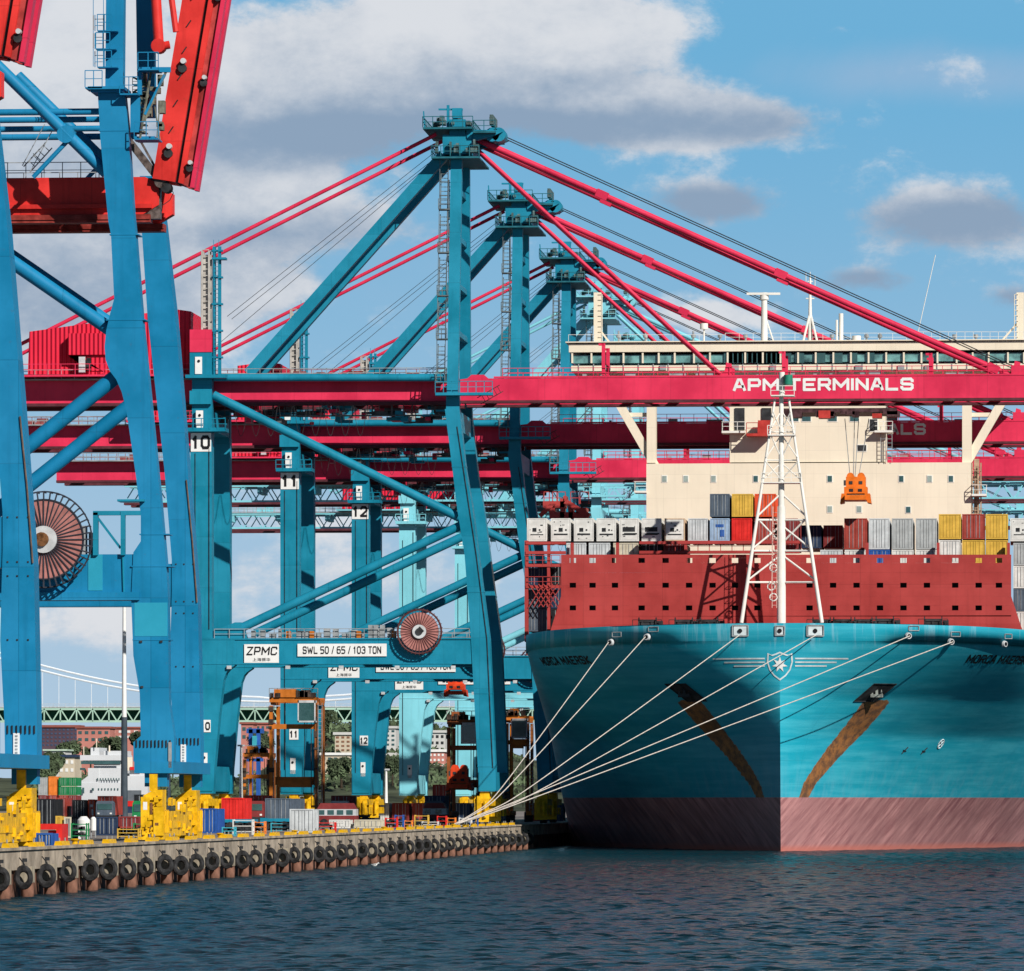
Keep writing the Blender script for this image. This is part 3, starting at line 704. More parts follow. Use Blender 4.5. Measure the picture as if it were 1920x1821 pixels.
# foremast: pole, two raking legs, braces, platforms
MY = 693.0
def M_(px, py, dy=0): return W(px, py, MY + dy)
def sub(parent, name, mat, smooth=False, **k):
    def deco(mb): return mb.obj(name, mat, parent, smooth)
    return deco
mast = MB(); mast.tube(M_(1465, 1172), M_(1465, 950), .5, 16, .46); mast.tube(M_(1465, 950), M_(1465, 735), .36, 12, .24); mo = mast.obj('foremast', CREAMW, ship, True)
b = MB()
for xa, xb, dy in ((1390, 1453, -2.2), (1541, 1479, -2.2)): b.tube(M_(xa, 1168, dy), M_(xb, 748, -.3), .23, 10, .13)
b.obj('mast_leg', CREAMW, mo, True)
def legx(py, side): 
    t = (1168 - py) / 420; return (1390 + 63 * t) if side < 0 else (1541 - 62 * t)
b = MB()
for py in (1092, 1033, 975, 905, 863, 810):
    r = .12 if py > 950 else .07
    b.tube(M_(legx(py, -1), py, -2.2 * (1 - (1168 - py) / 420)), M_(1465, py), r, 8); b.tube(M_(legx(py, 1), py, -2.2 * (1 - (1168 - py) / 420)), M_(1465, py), r, 8)
for y0, y1 in ((1088, 1040), (1029, 985), (972, 1020), (968, 925)):
    for sd in (-1, 1):
        b.tube(M_(legx(y0, sd), y0, -2.0 * (1 - (1168 - y0) / 420)), M_(1465, y1), .11, 8)
for y0, y1 in ((900, 868), (858, 815), (806, 770), (865, 900), (812, 860), (772, 808)):
    for sd in (-1, 1): b.tube(M_(legx(y0, sd), y0, -1), M_(1465, y1), .07, 6)
b.obj('mast_brace', CREAMW, mo, True)
b = MB()
for py, x0, x1 in ((905, 1428, 1503), (742, 1446, 1490), (816, 1440, 1492)):
    p, q = M_(x0, py), M_(x1, py); b.box(p.x, q.x, MY - 1.2, MY + 1.2, p.z - .12, p.z); b.rail((p.x, MY - 1.2, p.z), (q.x, MY - 1.2, p.z), 1.0, .9, .05)
b.obj('mast_platform', CREAMW, mo)
b = MB(); b.tube(M_(1466, 742), M_(1466, 698), .33, 12, .33); b.obj('mast_top_post', CREAMW, mo, True)
b = MB(); p = M_(1478, 722, -.6); b.tube(p, p + Vector((0, 0, 1.1)), .5, 12); b.obj('masthead_lamp_house', paint('green lamp', (.02, .22, .14), .4, .1, 2), mo, True)
b = MB(); b.ladder(M_(1452, 1140, -.6), M_(1454, 950, -.6), .5, .05, .6, .5); b.obj('mast_ladder', paint('faded pink ladder', (.62, .4, .34), .6, .1, 1), mo)
b = MB()
for px, py in ((1450, 1065), (1446, 1100), (1450, 1120)):
    p = M_(px, py, -.6); b.ring(p, .4, .08, 14, 6, 1)
b.obj('lamp_bracket', CREAMW, mo, True)
# accommodation and navigation bridge, 87 m behind the bow
AY = 771.0
def A_(px, py, dy=0): return W(px, py, AY + dy)
def abox(mb, x0, x1, y0, y1, d0=0, d1=12):
    p, q = A_(x0, y1), A_(x1, y0); mb.box(p.x, q.x, AY + d0, AY + d1, p.z, q.z); return mb
acc = MB(); abox(acc, 1212, 1822, 867, 1160); abox(acc, 1368, 1660, 690, 866.9, 0.3, 11.6)
acc_o = acc.obj('accommodation_block', CREAM, ship)
b = MB()
for x0, x1 in ((1212, 1229), (1804, 1822)): abox(b, x0, x1, 697, 867.5, .6, 3)
b.obj('bridge_wing_pillar', CREAM, acc_o)
b = MB()
for p, q in (((1161, 757), (1232, 880)), ((1880, 752), (1806, 880))): b.beam(A_(*p, 1.6), A_(*q, 1.6), 1.05, 1.0)
for p, q in (((1176, 778), (1214, 778)), ((1820, 778), (1866, 778))): b.beam(A_(*p, 1.6), A_(*q, 1.6), .5, .6)
b.obj('wing_brace', CREAM, acc_o)
# bridge band
nb = MB()
p, q = A_(1068, 662), A_(1966, 641); nb.box(p.x, q.x, AY - 1.2, AY + 16, p.z, q.z)
p, q = A_(1072, 697), A_(1962, 682); nb.box(p.x, q.x, AY - .9, AY + 16, p.z, q.z)
p, q = A_(1062, 642.5), A_(1972, 639); nb.box(p.x, q.x, AY - 1.6, AY + 16.3, p.z, q.z)
p, q = A_(1078, 766), A_(1204, 757)
nbo = nb.obj('navigation_bridge', CREAM, ship)
b = MB(); abox(b, 1074, 1960, 662, 682, -.6, 15.5); b.obj('wheelhouse_window', GLASSG, nbo)
b = MB(); px = 1074
i = 0
while px < 1962:
    p, q = A_(px - 1.6, 682), A_(px + 1.6, 662); b.box(p.x, q.x, AY - 1.05, AY - .62, p.z, q.z); px += (30 if i % 3 else 36) if 1330 > px or px > 1700 else 33; i += 1
b.obj('window_mullion', CREAM, nbo)
b = MB(); i = 0
for px in list(np.arange(1366, 1470, 9.0)) + [1476, 1500, 1540, 1572, 1600, 1632]:
    p, q = A_(px - 8, 681.5), A_(px + 8, 662.5); b.box(p.x, q.x, AY - .85, AY - .64, p.z, q.z)
b.obj('dark_window', GLASS, nbo)
b = MB()
for px in range(1085, 1960, 28): p = A_(px, 697, -.95); b.beam(p + Vector((0, 0, 0)), p + Vector((0, 0, .95)), .12, .08)
for px in (1140, 1244, 1380, 1450, 1610, 1690, 1740): p, q = A_(px - 6, 695), A_(px + 6, 686); b.box(p.x, q.x, AY - 1.15, AY - .93, p.z, q.z)
b.obj('bridge_front_locker', GREY, nbo)
b = MB(); b.rail(A_(1700, 640, -1.4), A_(1966, 640, -1.4), 1.15, 1.0, .035); b.rail(A_(1066, 640, -1.4), A_(1360, 640, -1.4), .8, 3.0, .03, False); b.rail(A_(1360, 640, 3), A_(1700, 640, 3), 1.0, 1.6, .03)
b.obj('bridge_top_rail', CREAMW, nbo)
b = MB()
for px in (1160, 1210, 1300, 1350, 1398, 1560, 1625, 1650, 1790, 1830): p = A_(px, 641, 2); b.tube(p, p + Vector((0, 0, rs.uniform(.5, 1.4))), .12, 8); b.tube(p + Vector((0, 0, .5)), p + Vector((0, 0, .9)), .28, 8)
b.obj('deck_lamp', GREY, nbo)
# masts above the bridge
b = MB(); b.tube(A_(1433, 640, 3), A_(1433, 560, 3), .42, 12, .36); b.tube(A_(1433, 562, 3), A_(1433, 549, 3), .55, 12); b.beam(A_(1400, 551, 2.6), A_(1463, 551, 2.6), .28, .3); b.tube(A_(1450, 640, 3), A_(1437, 600, 3), .1, 6); b.obj('radar_mast', CREAMW, nbo, True)
b = MB(); b.tube(A_(1519, 640, 3), A_(1519, 520, 3), .3, 10, .12); b.tube(A_(1506, 640, 2), A_(1518, 590, 3), .14, 6); b.tube(A_(1532, 640, 2), A_(1520, 590, 3), .14, 6)
for py, w_ in ((600, 6), (560, 8), (541, 11), (528, 5)): b.tube(A_(1519 - w_, py, 3), A_(1519 + w_, py, 3), .08, 6)
for dx, a, z in ((-8, 541, 512), (9, 541, 517), (0, 520, 510)): b.tube(A_(1519 + dx, a, 3), A_(1519 + dx, z, 3), .05, 5)
b.obj('signal_mast', CREAMW, nbo, True)
b = MB(); b.tube(A_(1577, 640, 3), A_(1577, 588, 3), .28, 10); b.tube(A_(1569, 640, 2.5), A_(1569, 600, 2.5), .14, 6); b.obj('light_post', CREAMW, nbo, True)
for px in (1118, 1913):
    b = MB(); p, q = A_(px - 7, 641), A_(px + 7, 546); b.box(p.x, q.x, AY + 2, AY + 3, p.z, q.z)
    sg = -1 if px < 1500 else 1
    for k in range(9):
        a = A_(px - sg * 10, 632 - k * 10, 1.9); b.tube(a, a + Vector((sg * .4, 0, 0)), .05, 5)
    b.tube(A_(px - sg * 11, 640, 1.9), A_(px - sg * 11, 552, 1.9), .05, 5)
    b.beam(A_(px - 36 if px > 1500 else px + 24, 641, 2.4), A_(px, 600 if px > 1500 else 610, 2.4), .22, .22); b.obj('wing_tower_post', CREAM, nbo)
b = MB(); b.tube(A_(1718, 638, 4), A_(1754, 478, 4), .045, 5); b.obj('whip_aerial', CREAMW, nbo)
b = MB(); b.disc(A_(1606, 636, 2) , .55, .8, 12, 2); b.disc(A_(1320, 612, 3), .5, .7, 12, 2); b.tube(A_(1320, 640, 3), A_(1320, 612, 3), .1, 6); b.obj('satellite_dome', CREAMW, nbo, True)
# front windows
def win(x, y, w_=8, h=11, mat=None, par=acc_o, d=0.0):
    p, q = A_(x - w_ / 2, y + h / 2), A_(x + w_ / 2, y - h / 2)
    f = MB(); f.box(p.x - .1, q.x + .1, AY + d - .06, AY + d + .05, p.z - .1, q.z + .1); fo = f.obj('window', CREAMW, par)
    g_ = MB(); g_.box(p.x, q.x, AY + d - .1, AY + d - .02, p.z, q.z); g_.obj('pane', mat or GLASS, fo)
PALE = paint('blind behind glass', (.32, .40, .37), .3, .1, 1)
for x, y, pale in ((1246, 898, 1), (1286, 898, 1), (1338, 898, 1), (1417, 898, 0), (1556, 898, 0), (1690, 898, 0), (1743, 898, 1), (1783, 898, 0), (1556, 955, 1), (1611, 955, 1), (1703, 956, 0)): win(x, y, mat=PALE if pale else GLASS)
for x in (1489, 1512, 1561, 1602): win(x, 783, 16, 13, d=.3)
win(1616, 840, 16, 11, mat=DARK, d=.3); win(1638, 797, 14, 22, mat=DARK, d=.3)
b = MB()
for x0, x1, y0, y1 in ((1378, 1396, 765, 806), (1428, 1446, 765, 795)): abox(b, x0, x1, y0, y1, .1, .35)
b.obj('recessed_doorway', DARK, acc_o)
b = MB()
for x0, x1, py in ((1354, 1398, 809), (1190, 1213, 921), (1822, 1850, 927), (1640, 1674, 808)):
    p, q = A_(x0, py), A_(x1, py); b.box(p.x, q.x, AY - 1.1, AY + 2, p.z - .25, p.z); b.rail((p.x, AY - 1.1, p.z), (q.x, AY - 1.1, p.z), 1.1, .8, .05)
    b.rail((p.x, AY - 1.1, p.z), (p.x, AY + 2, p.z), 1.1, 1.5, .05)
b.obj('side_balcony', CREAMW, acc_o)
b = MB(); b.rail(A_(1230, 862, 3), A_(1368, 862, 3), 1.1, 1.2, .05); b.rail(A_(1662, 862, 3), A_(1804, 862, 3), 1.1, 1.2, .05); b.obj('deck_rail', OXIDE, acc_o)
b = MB(); p = A_(1400, 818, -1.6); q = A_(1446, 800, -1.6); b.box(p.x, q.x, AY - 2.2, AY, p.z, p.z + .3); b.box(q.x - 1.6, q.x, AY - 2.2, AY - .6, p.z + .3, p.z + 1.9); b.rail((p.x, AY - 2.2, p.z + .3), (q.x - 1.6, AY - 2.2, p.z + .3), 1.3, .8, .06)
b.obj('rescue_davit', paint('davit red', (.5, .04, .03), .5, .1, 1), acc_o)
for px in (1668, 1656):
    b = MB(); b.ladder(A_(px, 866, -.3), A_(px, 800, -.3), .6, .05, .5, 0); b.obj('side_ladder', GREY, acc_o)
b = MB(); b.ladder(A_(1831, 1000, .4), A_(1831, 868, .4), 1.0, .07, .7, .4); b.box(A_(1826, 900).x, A_(1836, 900).x, AY + 1, AY + 2, A_(0, 1000).z, A_(0, 868).z); b.obj('side_stair', paint('stair weathered', (.45, .30, .2), .7, .2, 1), acc_o)

# ---- containers on deck
BXC = {}
def cont_mats(): 
    P = {}
    for n, c, rb in (('white', (.72, .71, .67), None), ('grey', (.42, .44, .44), None), ('lightgrey', (.58, .61, .62), None), ('paleblue', (.32, .45, .62), None), ('red', (.70, .02, .015), None), ('brown', (.36, .05, .035), None),
                 ('yellow', (.68, .42, .06), None), ('darkred', (.22, .03, .03), None), ('navy', (.02, .04, .09), None), ('blue', (.015, .09, .36), None), ('orange', (.80, .22, .03), None), ('green', (.01, .22, .07), None),
                 ('beige', (.60, .55, .42), None), ('slate', (.09, .12, .16), None), ('black', (.012, .014, .018), None), ('orangered', (.74, .08, .02), None), ('tan', (.62, .45, .30), None), ('cyan', (.05, .4, .5), None)):
        P[n] = paint('container ' + n, c, .55, .10, .7, .25, rust=.12)
    return P
CM = cont_mats()
def container(name_loc, x0, x1, y0, L, z0, z1, col, label, cat='container', group=None, reefer=False, mark=None):
    t = thing('shipping_container', label, cat, ((x0 + x1) / 2, y0, z0), group); m = CM[col]; wdt = x1 - x0; h = z1 - z0; fr = .13
    b = MB(); b.box(x0 + .03, x1 - .03, y0 + .12, y0 + L, z0 + .03, z1 - .03)
    for xa in (x0, x1 - fr): b.box(xa, xa + fr, y0, y0 + .14, z0, z1)
    b.box(x0 + fr, x1 - fr, y0, y0 + .14, z0, z0 + .15); b.box(x0 + fr, x1 - fr, y0, y0 + .14, z1 - .12, z1)
    n = max(2, int(L / 1.1))
    for i in range(n):
        yy = y0 + .5 + i * (L - .8) / n; b.box(x1 - .03, x1 + .0, yy, yy + .35, z0 + .2, z1 - .15)
    b.obj('body', m, t)
    if reefer:
        d = MB(); d.box(x0 + fr + .02, x1 - fr - .02, y0 + .03, y0 + .11, z0 + .17, z1 - .14); dp = d.obj('cooling_unit', CM['white'], t)
        k = MB(); cx = x0 + wdt * (.38 if reefer == 1 else .5); cz = z0 + h * .42
        if reefer == 3: k.box(x0 + wdt * .18, x1 - wdt * .2, y0 - .01, y0 + .03, z0 + h * .42, z0 + h * .62); k.box(x0 + wdt * .25, x1 - wdt * .1, y0 - .01, y0 + .03, z0 + h * .3, z0 + h * .36)
        else: k.box(cx - .22, cx + .22, y0 - .01, y0 + .03, cz, cz + .42); k.box(cx + .5, cx + .68, y0 - .01, y0 + .03, cz + .1, cz + .28)
        q = random.Random(int(x0 * 7) + int(z0)); fx = q.uniform(.1, .4); k.box(x0 + .3 + fx * .3, x1 - .3 - fx * .3, y0 - .01, y0 + .03, z0 + h * .27, z0 + h * q.uniform(.30, .36))
        for _ in range(5): xx = x0 + q.uniform(.3, wdt - .5); zz = z0 + q.uniform(.2, h - .4); k.box(xx, xx + q.uniform(.06, .3), y0 - .01, y0 + .03, zz, zz + q.uniform(.04, .12))
        k.obj1('fan_grille', DARK, dp)
    else:
        d = MB()
        for xa, xb in ((x0 + fr + .02, (x0 + x1) / 2 - .02), ((x0 + x1) / 2 + .02, x1 - fr - .02)): d.box(xa, xb, y0 + .05, y0 + .1, z0 + .17, z1 - .14)
        dp = d.obj('door', m, t)
        k = MB()
        for fx in (.22, .38, .62, .78): k.tube((x0 + wdt * fx, y0 + .03, z0 + .15), (x0 + wdt * fx, y0 + .03, z1 - .13), .035, 5)
        k.obj('lock_rod', GREY if col not in ('red', 'yellow', 'orange') else m, dp)
        if mark:
            k = MB(); k.box(x0 + wdt * .3, x1 - wdt * .3, y0 + .0, y0 + .04, z0 + h * .62, z0 + h * .74); k.box(x0 + wdt * .52, x1 - wdt * .28, y0 + .0, y0 + .04, z0 + h * .2, z0 + h * .5); k.obj('painted_mark', CM[mark], dp)
    return t
CY = 711.0; CW = 2.44
def C_(px, py, y=CY): return W(px, py, y)
GR = 'containers stacked on the ship deck'
def cpx(pxl, pxr, pyt, pyb, col, label, y=CY, L=12.2, **k):
    p, q = W(pxl, pyb, y), W(pxr, pyt, y); return container('', p.x, q.x, y, L, p.z, q.z, col, label, group=GR, **k)
TOP = [(988, 1025.5, 972, 1015, 'white', 'white refrigerated container at the outer left end of the ship deck row', 1), (1033, 1070, 972, 1015, 'white', 'white refrigerated container second from the left in the ship deck row', 2),
       (1076, 1113, 972, 1015, 'white', 'white refrigerated container third from the left in the ship deck row', 1), (1118.5, 1155, 972, 1015, 'white', 'white refrigerated container fourth from the left in the ship deck row', 1),
       (1161, 1198, 972, 1015, 'white', 'white container with wide dark grille, fifth from the left on the ship', 3), (1203, 1240, 972, 1015, 'white', 'white container with wide dark grille, directly left of the brownish one', 3),
       (1246, 1284, 972, 1015, 'tan', 'brownish refrigerated container seventh from the left on the ship', 1), (1290, 1327, 972, 1015, 'lightgrey', 'light grey container between the brownish one and the pale blue one', 0),
       (1331, 1368, 972, 1015, 'paleblue', 'pale blue container with dark blue marks in the ship deck row', 0), (1372, 1410, 972, 1015, 'red', 'bright red container left of the foremast in the deck row', 0),
       (1415, 1452, 972, 1015, 'brown', 'brown container behind the left leg of the foremast', 0), (1457, 1496, 972, 1030, 'darkred', 'dark red container directly behind the foremast pole', 0),
       (1583, 1626, 972, 1030, 'brown', 'rust brown container right of the shaded gap in the deck row', 0), (1629, 1668, 972, 1030, 'lightgrey', 'pale grey white-topped container beside the rust brown one', 0),
       (1672, 1712, 972, 1030, 'grey', 'mid grey container, left one of the grey pair on deck', 0), (1717, 1757, 972, 1030, 'grey', 'mid grey container, right one of the grey pair, beside a yellow one', 0),
       (1760, 1802, 964, 1011, 'yellow', 'yellow container on the left of the brown one, upper tier', 0), (1804, 1846, 964, 1011, 'brown', 'brown container between two yellow ones, upper tier', 0),
       (1848, 1890, 964, 1011, 'yellow', 'yellow container on the right of the brown one, upper tier', 0), (1894, 1932, 972, 1015, 'white', 'white refrigerated container at the right picture edge on the ship', 1)]
for l, r_, t_, bt, c, lb, rf in TOP: cpx(l, r_, t_, bt, c, lb, reefer=rf, mark='blue' if c == 'paleblue' else None)
LOW = [(1062, 1099, 1018, 'lightgrey', 'pale grey container below the third white one, left end of the lower tier'), (1104, 1144, 1018, 'lightgrey', 'pale grey container of the lower tier, under the fourth white one'), (1150, 1197, 1018, 'beige', 'beige container of the lower tier under a dark-grilled white one'),
       (1203, 1241, 1018, 'black', 'black container of the lower tier behind the breakwater'), (1246, 1284, 1018, 'darkred', 'dark red container of the lower tier under the brownish one'),
       (1538, 1580, 1031, 'lightgrey', 'white container of the lower tier under the shaded gap'), (1584, 1626, 1031, 'white', 'white container of the lower tier under the rust brown one'), (1629, 1669, 1031, 'blue', 'blue container of the lower tier behind the breakwater'),
       (1672, 1713, 1031, 'white', 'white container of the lower tier under the left grey one'), (1717, 1757, 1031, 'white', 'white container of the lower tier under the right grey one'),
       (1761, 1801, 1013, 'white', 'white container directly under the left yellow one'), (1804, 1846, 1013, 'yellow', 'yellow container directly under the upper brown one'), (1848, 1890, 1013, 'yellow', 'yellow container under the right-hand upper yellow one')]
for l, r_, t_, c, lb in LOW: cpx(l, r_, t_, t_ + 43, c, lb)
for l, r_, c, lb in ((1331, 1368, 'slate', 'slate grey container of the raised tier above the pale blue one'), (1372, 1412, 'yellow', 'yellow container of the raised tier above the bright red one'), (1415, 1455, 'orangered', 'orange red container of the raised tier behind the foremast leg')):
    cpx(l, r_, 926, 969, c, lb, y=CY + .3)
for l, r_, t_, c, lb in ((1502, 1540, 985, 'navy', 'dark navy container in the shaded gap, right of the foremast'), (1544, 1580, 985, 'darkred', 'dark red container in the shaded gap, further right of the foremast')):
    cpx(l, r_, t_, t_ + 43, c, lb, y=CY + 14)
# outboard stacks below, seen beside the breakwater
for k, py in enumerate((1018, 1061, 1104, 1147)):
    c = ('grey', 'white', 'slate', 'white')[k]
    cpx(1900, 1937, py, py + 42, c, '%s container beside the breakwater at the far right, %s' % (c, ('topmost', 'second from the top', 'third from the top', 'lowest')[k]))
for k, py in enumerate((1056, 1099, 1142)):
    for j, l in enumerate((988, 1033)):
        c = (('navy', 'black'), ('slate', 'navy'), ('slate', 'black'))[k][j]
        cpx(l, l + 37, py, py + 42, c, '%s container in the outboard stack left of the breakwater, %s column, %s' % (c, ('outer', 'inner')[j], ('upper', 'middle', 'lowest')[k]))
# lashing bridge
b = MB()
for px in (1029, 1073, 1158, 1286, 1412, 1455, 1626, 1759, 1891):
    p = W(px, 1180, CY - 1); q = W(px, 1018, CY - 1); b.box(p.x - .16, p.x + .16, CY - 1.4, CY - .6, p.z, q.z)
for py in (1018, 1036, 1060, 1100):
    p = W(986, py, CY - 1); q = W(1892, py, CY - 1)
    if py < 1040: b.box(p.x, W(1062, py, CY).x, CY - 1.5, CY - .5, p.z - .2, p.z + .12); b.box(W(1200, py, CY).x, W(1500, py, CY).x, CY - 1.5, CY - .5, p.z - .2, p.z + .12)
    else: b.box(p.x, W(1052, py, CY).x, CY - 1.5, CY - .5, p.z - .2, p.z + .12); b.rail((p.x, CY - 1.5, p.z), (W(1052, py, CY).x, CY - 1.5, p.z), 1.1, .8, .05)
b.box(W(985, 1180, CY - 1).x - .05, W(985, 1180, CY - 1).x + .35, CY - 1.4, CY - .6, 23.5, W(0, 1018, CY).z)
b.rail(W(1245, 1033, CY - 1), W(1415, 1033, CY - 1), 1.1, 1.2, .06)
for k in range(5): p = W(992 + k * 9, 1095, CY - 1.6); b.beam(p, p + Vector((1.6, 0, -2.6)), .09, .09); b.beam(p + Vector((1.6, 0, 0)), p + Vector((0, 0, -2.6)), .09, .09)
b.obj('lashing_bridge', OXIDE, ship)
# red hatch cradle and cargo gear standing behind the left part of the deck row
b = MB(); yy = CY + 22
for (x0, x1, y0, y1) in ((1018, 1060, 940, 952), (1030, 1040, 945, 972), (1050, 1058, 935, 972), (1066, 1074, 950, 972), (1080, 1100, 952, 962), (1040, 1100, 960, 972), (1056, 1062, 930, 945)): p, q = W(x0, y1, yy), W(x1, y0, yy); b.box(p.x, q.x, yy, yy + 3, p.z, q.z)
b.beam(W(1060, 940, yy), W(1105, 968, yy), .6, .6); b.beam(W(1012, 968, yy), W(1040, 942, yy), .5, .5)
for px in (1020, 1030, 1044, 1070, 1088): p = W(px, 945, yy + .5); b.rail(p, p + Vector((1, 0, 0)), 1.4, .7, .07)
b.obj('deck_crane_cradle', OXIDE, ship)
# mooring ropes: from the bollard on the quay to the bow
ropes = [('d', 923, 1495, 'steepest white mooring rope, running to the leftmost hull pipe'), ('e', 926, 1498, 'steep white mooring rope, second from the left, running to the dark bow side'), ('a', 960, 1497, 'white mooring rope running to the framed fairlead left of the stem'),
         ('c', 975, 1499, 'white mooring rope running to the framed fairlead right of the stem'), ('f', 990, 1489, 'long white mooring rope crossing the stem to the nearer port-side pipe'), ('g', 1000, 1492, 'longest and flattest white mooring rope crossing the stem below the others')]
for i, (k_, cx, cy, lb) in enumerate(ropes):
    a, z = PORTS[k_]; E = hull_at(a, z - (.5 if k_ in 'ac' else .1), .6); S0 = Vector((QX - 1.1 + .05 * i, 640 + .25 * i, QZ + .45))
    sx_, sy_ = proj(S0); ex, ey = proj(E); tt = (cx - sx_) / (ex - sx_); yc = S0.y + (E.y - S0.y) * tt; C = W(cx, cy, yc)
    def bez(t): return S0 * (1 - t) ** 2 + (C * 2 - (S0 + E) / 2 if False else C) * 2 * t * (1 - t) + E * t * t
    # polyline with a soft bend where the rope leaves the quay edge
    pts = []
    n = 28
    for j in range(n + 1):
        t = j / n
        if t <= .5: q = S0.lerp(C, t / .5)
        else: q = C.lerp(E, (t - .5) / .5)
        pts.append(q)
    for _ in range(6): pts = [pts[0]] + [(pts[j - 1] + pts[j] * 2 + pts[j + 1]) / 4 for j in range(1, n)] + [pts[-1]]
    L = (E - C).length; pts = [p - Vector((0, 0, .9 * 4 * (j / n) * (1 - j / n) * (.25 if i > 1 else .4))) for j, p in enumerate(pts)]
    b = MB(); b.path(pts, .052, 7); o = b.obj('mooring_rope', ROPE, None, True); tag(o, lb, 'rope', 'mooring ropes from the quay to the bow')
# ------------------------------------------------------------------ cranes of the numbered series (10, 11, 12, then the pale ones)
Y1, Y2 = 702.0, 720.0; YM = 711.0
def plate(root, parent, px0, px1, py0, py1, txt, hh, dy=0, y=Y1, up=0.0, wide=1.0, bold=.012, col=None, mat=None, frame=True):
    """white plate with lettering, built on crane 10's face and carried dy along the quay"""
    p, q = W(px0, py1, y), W(px1, py0, y); yy = y - .05
    a = MB(); a.box(p.x, q.x, yy - .03, yy + .05, p.z, q.z); a.v = [(x, v + dy, z) for x, v, z in a.v]
    o = a.obj('sign_plate', WHITE, parent)
    t, wd = text_mb(txt, (q.z - p.z) * hh, th=.21 if len(txt) < 4 else .16, slant=.12 if txt == 'ZPMC' else 0)
    k = min(wide, (q.x - p.x) * .9 / wd) if wide else (q.x - p.x) * .9 / wd
    k = (q.x - p.x) * .88 / wd if wide == 0 else k
    x0 = (p.x + q.x) / 2 - wd * k / 2; z0 = (p.z + q.z) / 2 - (q.z - p.z) * (hh / 2 - up)
    t.v = [(x0 + x * k, yy - .06 + dy + _, z0 + z) for x, _, z in t.v]; t.obj('lettering', mat or BLACK, o)
    return o
def truss(a, x0, x1, y, z0, z1, st=3.2):
    for z in (z0 + .15, z1 - .15): a.beam((x0, y, z), (x1, y, z), .32, .32)
    n = int((x1 - x0) / st); d = (x1 - x0) / n
    for i in range(n):
        a.beam((x0 + i * d, y, z0), (x0 + (i + .5) * d, y, z1), .16, .16); a.beam((x0 + (i + .5) * d, y, z1), (x0 + (i + 1) * d, y, z0), .16, .16)
def crane_x(B1, RED, label, detail=True):
    root = thing('quay_crane', label, 'container crane', (-60.5, YM, QZ), 'container cranes along the quay')
    N = lambda px, py: W(px, py, Y1)
    def far(p): return Vector((p.x, Y2, p.z))
    def atY(p, y): return Vector((p.x, y, p.z))
    # waterside legs
    wl = [(834, 767), (848, 878), (857, 954), (871, 1040), (883, 1198), (896, 1442), (897, 1483), (930, 1483), (929, 1442), (918, 1198), (897, 1040), (886, 954), (873, 878), (861, 767)]
    for y in (Y1, Y2 - 2.0):
        a = MB(); a.prism([atY(N(*p), y) for p in wl], 2.0); lg = a.obj('waterside_leg', B1, root)
        c = MB(); p, q = N(836, 767), N(836, 740); c.box(p.x, N(861, 0).x, y + .2, y + 1.6, p.z - .1, q.z); c.obj('leg_head', B1, lg)
        if detail:
            c = MB()
            for py in (875, 1110, 1300, 1437):
                i = [(834, 767), (848, 878), (871, 1040), (883, 1198), (896, 1442)]
                xl = float(np.interp(py, [k[1] for k in i], [k[0] for k in i])); j = [(861, 767), (873, 878), (897, 1040), (918, 1198), (929, 1442)]; xr = float(np.interp(py, [k[1] for k in j], [k[0] for k in j]))
                p, q = N(xl - .6, py), N(xr + .6, py); c.box(p.x, q.x, y - .04, y + 2.04, p.z - .06, p.z + .06)
            c.obj('plate_seam', B1, lg)
    # landside legs, with the curved knee below the portal beam
    ll = [(357, 806), (357, 1488), (400, 1488), (402, 1440), (411, 1340), (419, 1275), (424, 1262), (430, 1255), (440, 1248), (440, 1196), (397, 1196), (397, 806)]
    for y in (Y1, Y2 - 2.0):
        a = MB(); a.prism([atY(N(*p), y) for p in ll], 2.0); lg = a.obj('landside_leg', B1, root)
        c = MB(); p, q = N(356, 830), N(400, 690); c.box(p.x + .2, q.x - .2, y + .3, y + 1.7, p.z, q.z); c.obj('leg_head', B1, lg)
    # portal beams
    for y in (Y1 + .1, Y2 - 1.9):
        a = MB(); p, q = N(400, 1245), N(890, 1197); a.box(N(360, 0).x, N(884, 0).x, y, y + 1.7, p.z, q.z)
        a.box(N(359, 0).x, N(884, 0).x, y - .15, y + 1.85, p.z - .06, p.z + .1); a.box(N(359, 0).x, N(884, 0).x, y - .15, y + 1.85, q.z - .1, q.z + .06)
        pb = a.obj('portal_beam', B1, root)
        a = MB(); a.rail((N(402, 0).x, y - .1, q.z), (N(880, 0).x, y - .1, q.z), 1.1, 1.6, .05); a.obj('handrail', GREY, pb)
    rr = random.Random(3); a = MB(); q = N(400, 1197)
    for i in range(16):
        x = N(470 + i * 17, 0).x; a.box(x, x + rr.uniform(.3, .9), Y1 + .4, Y1 + 1.2, q.z, q.z + rr.uniform(.5, 1.2))
    for x in (690, 700, 712): p = N(x, 1197); a.box(p.x, p.x + .5, Y1 + .2, Y1 + 1, p.z, p.z + 1.5)
    a.obj('beam_machinery', GREY, root)
    a = MB()
    for i in (3, 5, 9, 12): x = N(470 + i * 22, 0).x; a.box(x, x + .5, Y1 + .2, Y1 + .7, q.z, q.z + .8)
    a.obj('orange_locker', STRAD, root)
    c = MB(); rr = random.Random(8)
    for px in (430, 540, 640, 745, 850): p = N(px, 1247); c.box(p.x - .25, p.x + .25, Y1 - .35, Y1 + .1, p.z - .45, p.z - .08)
    c.obj('floodlight', LGREY, root)
    c = MB(); c.path([N(392, 830) + Vector((0, -.06, 0)), N(392, 1180) + Vector((0, -.06, 0))], .05, 5); c.path([N(366, 850) + Vector((0, -.06, 0)), N(366, 1470) + Vector((0, -.06, 0))], .04, 5)
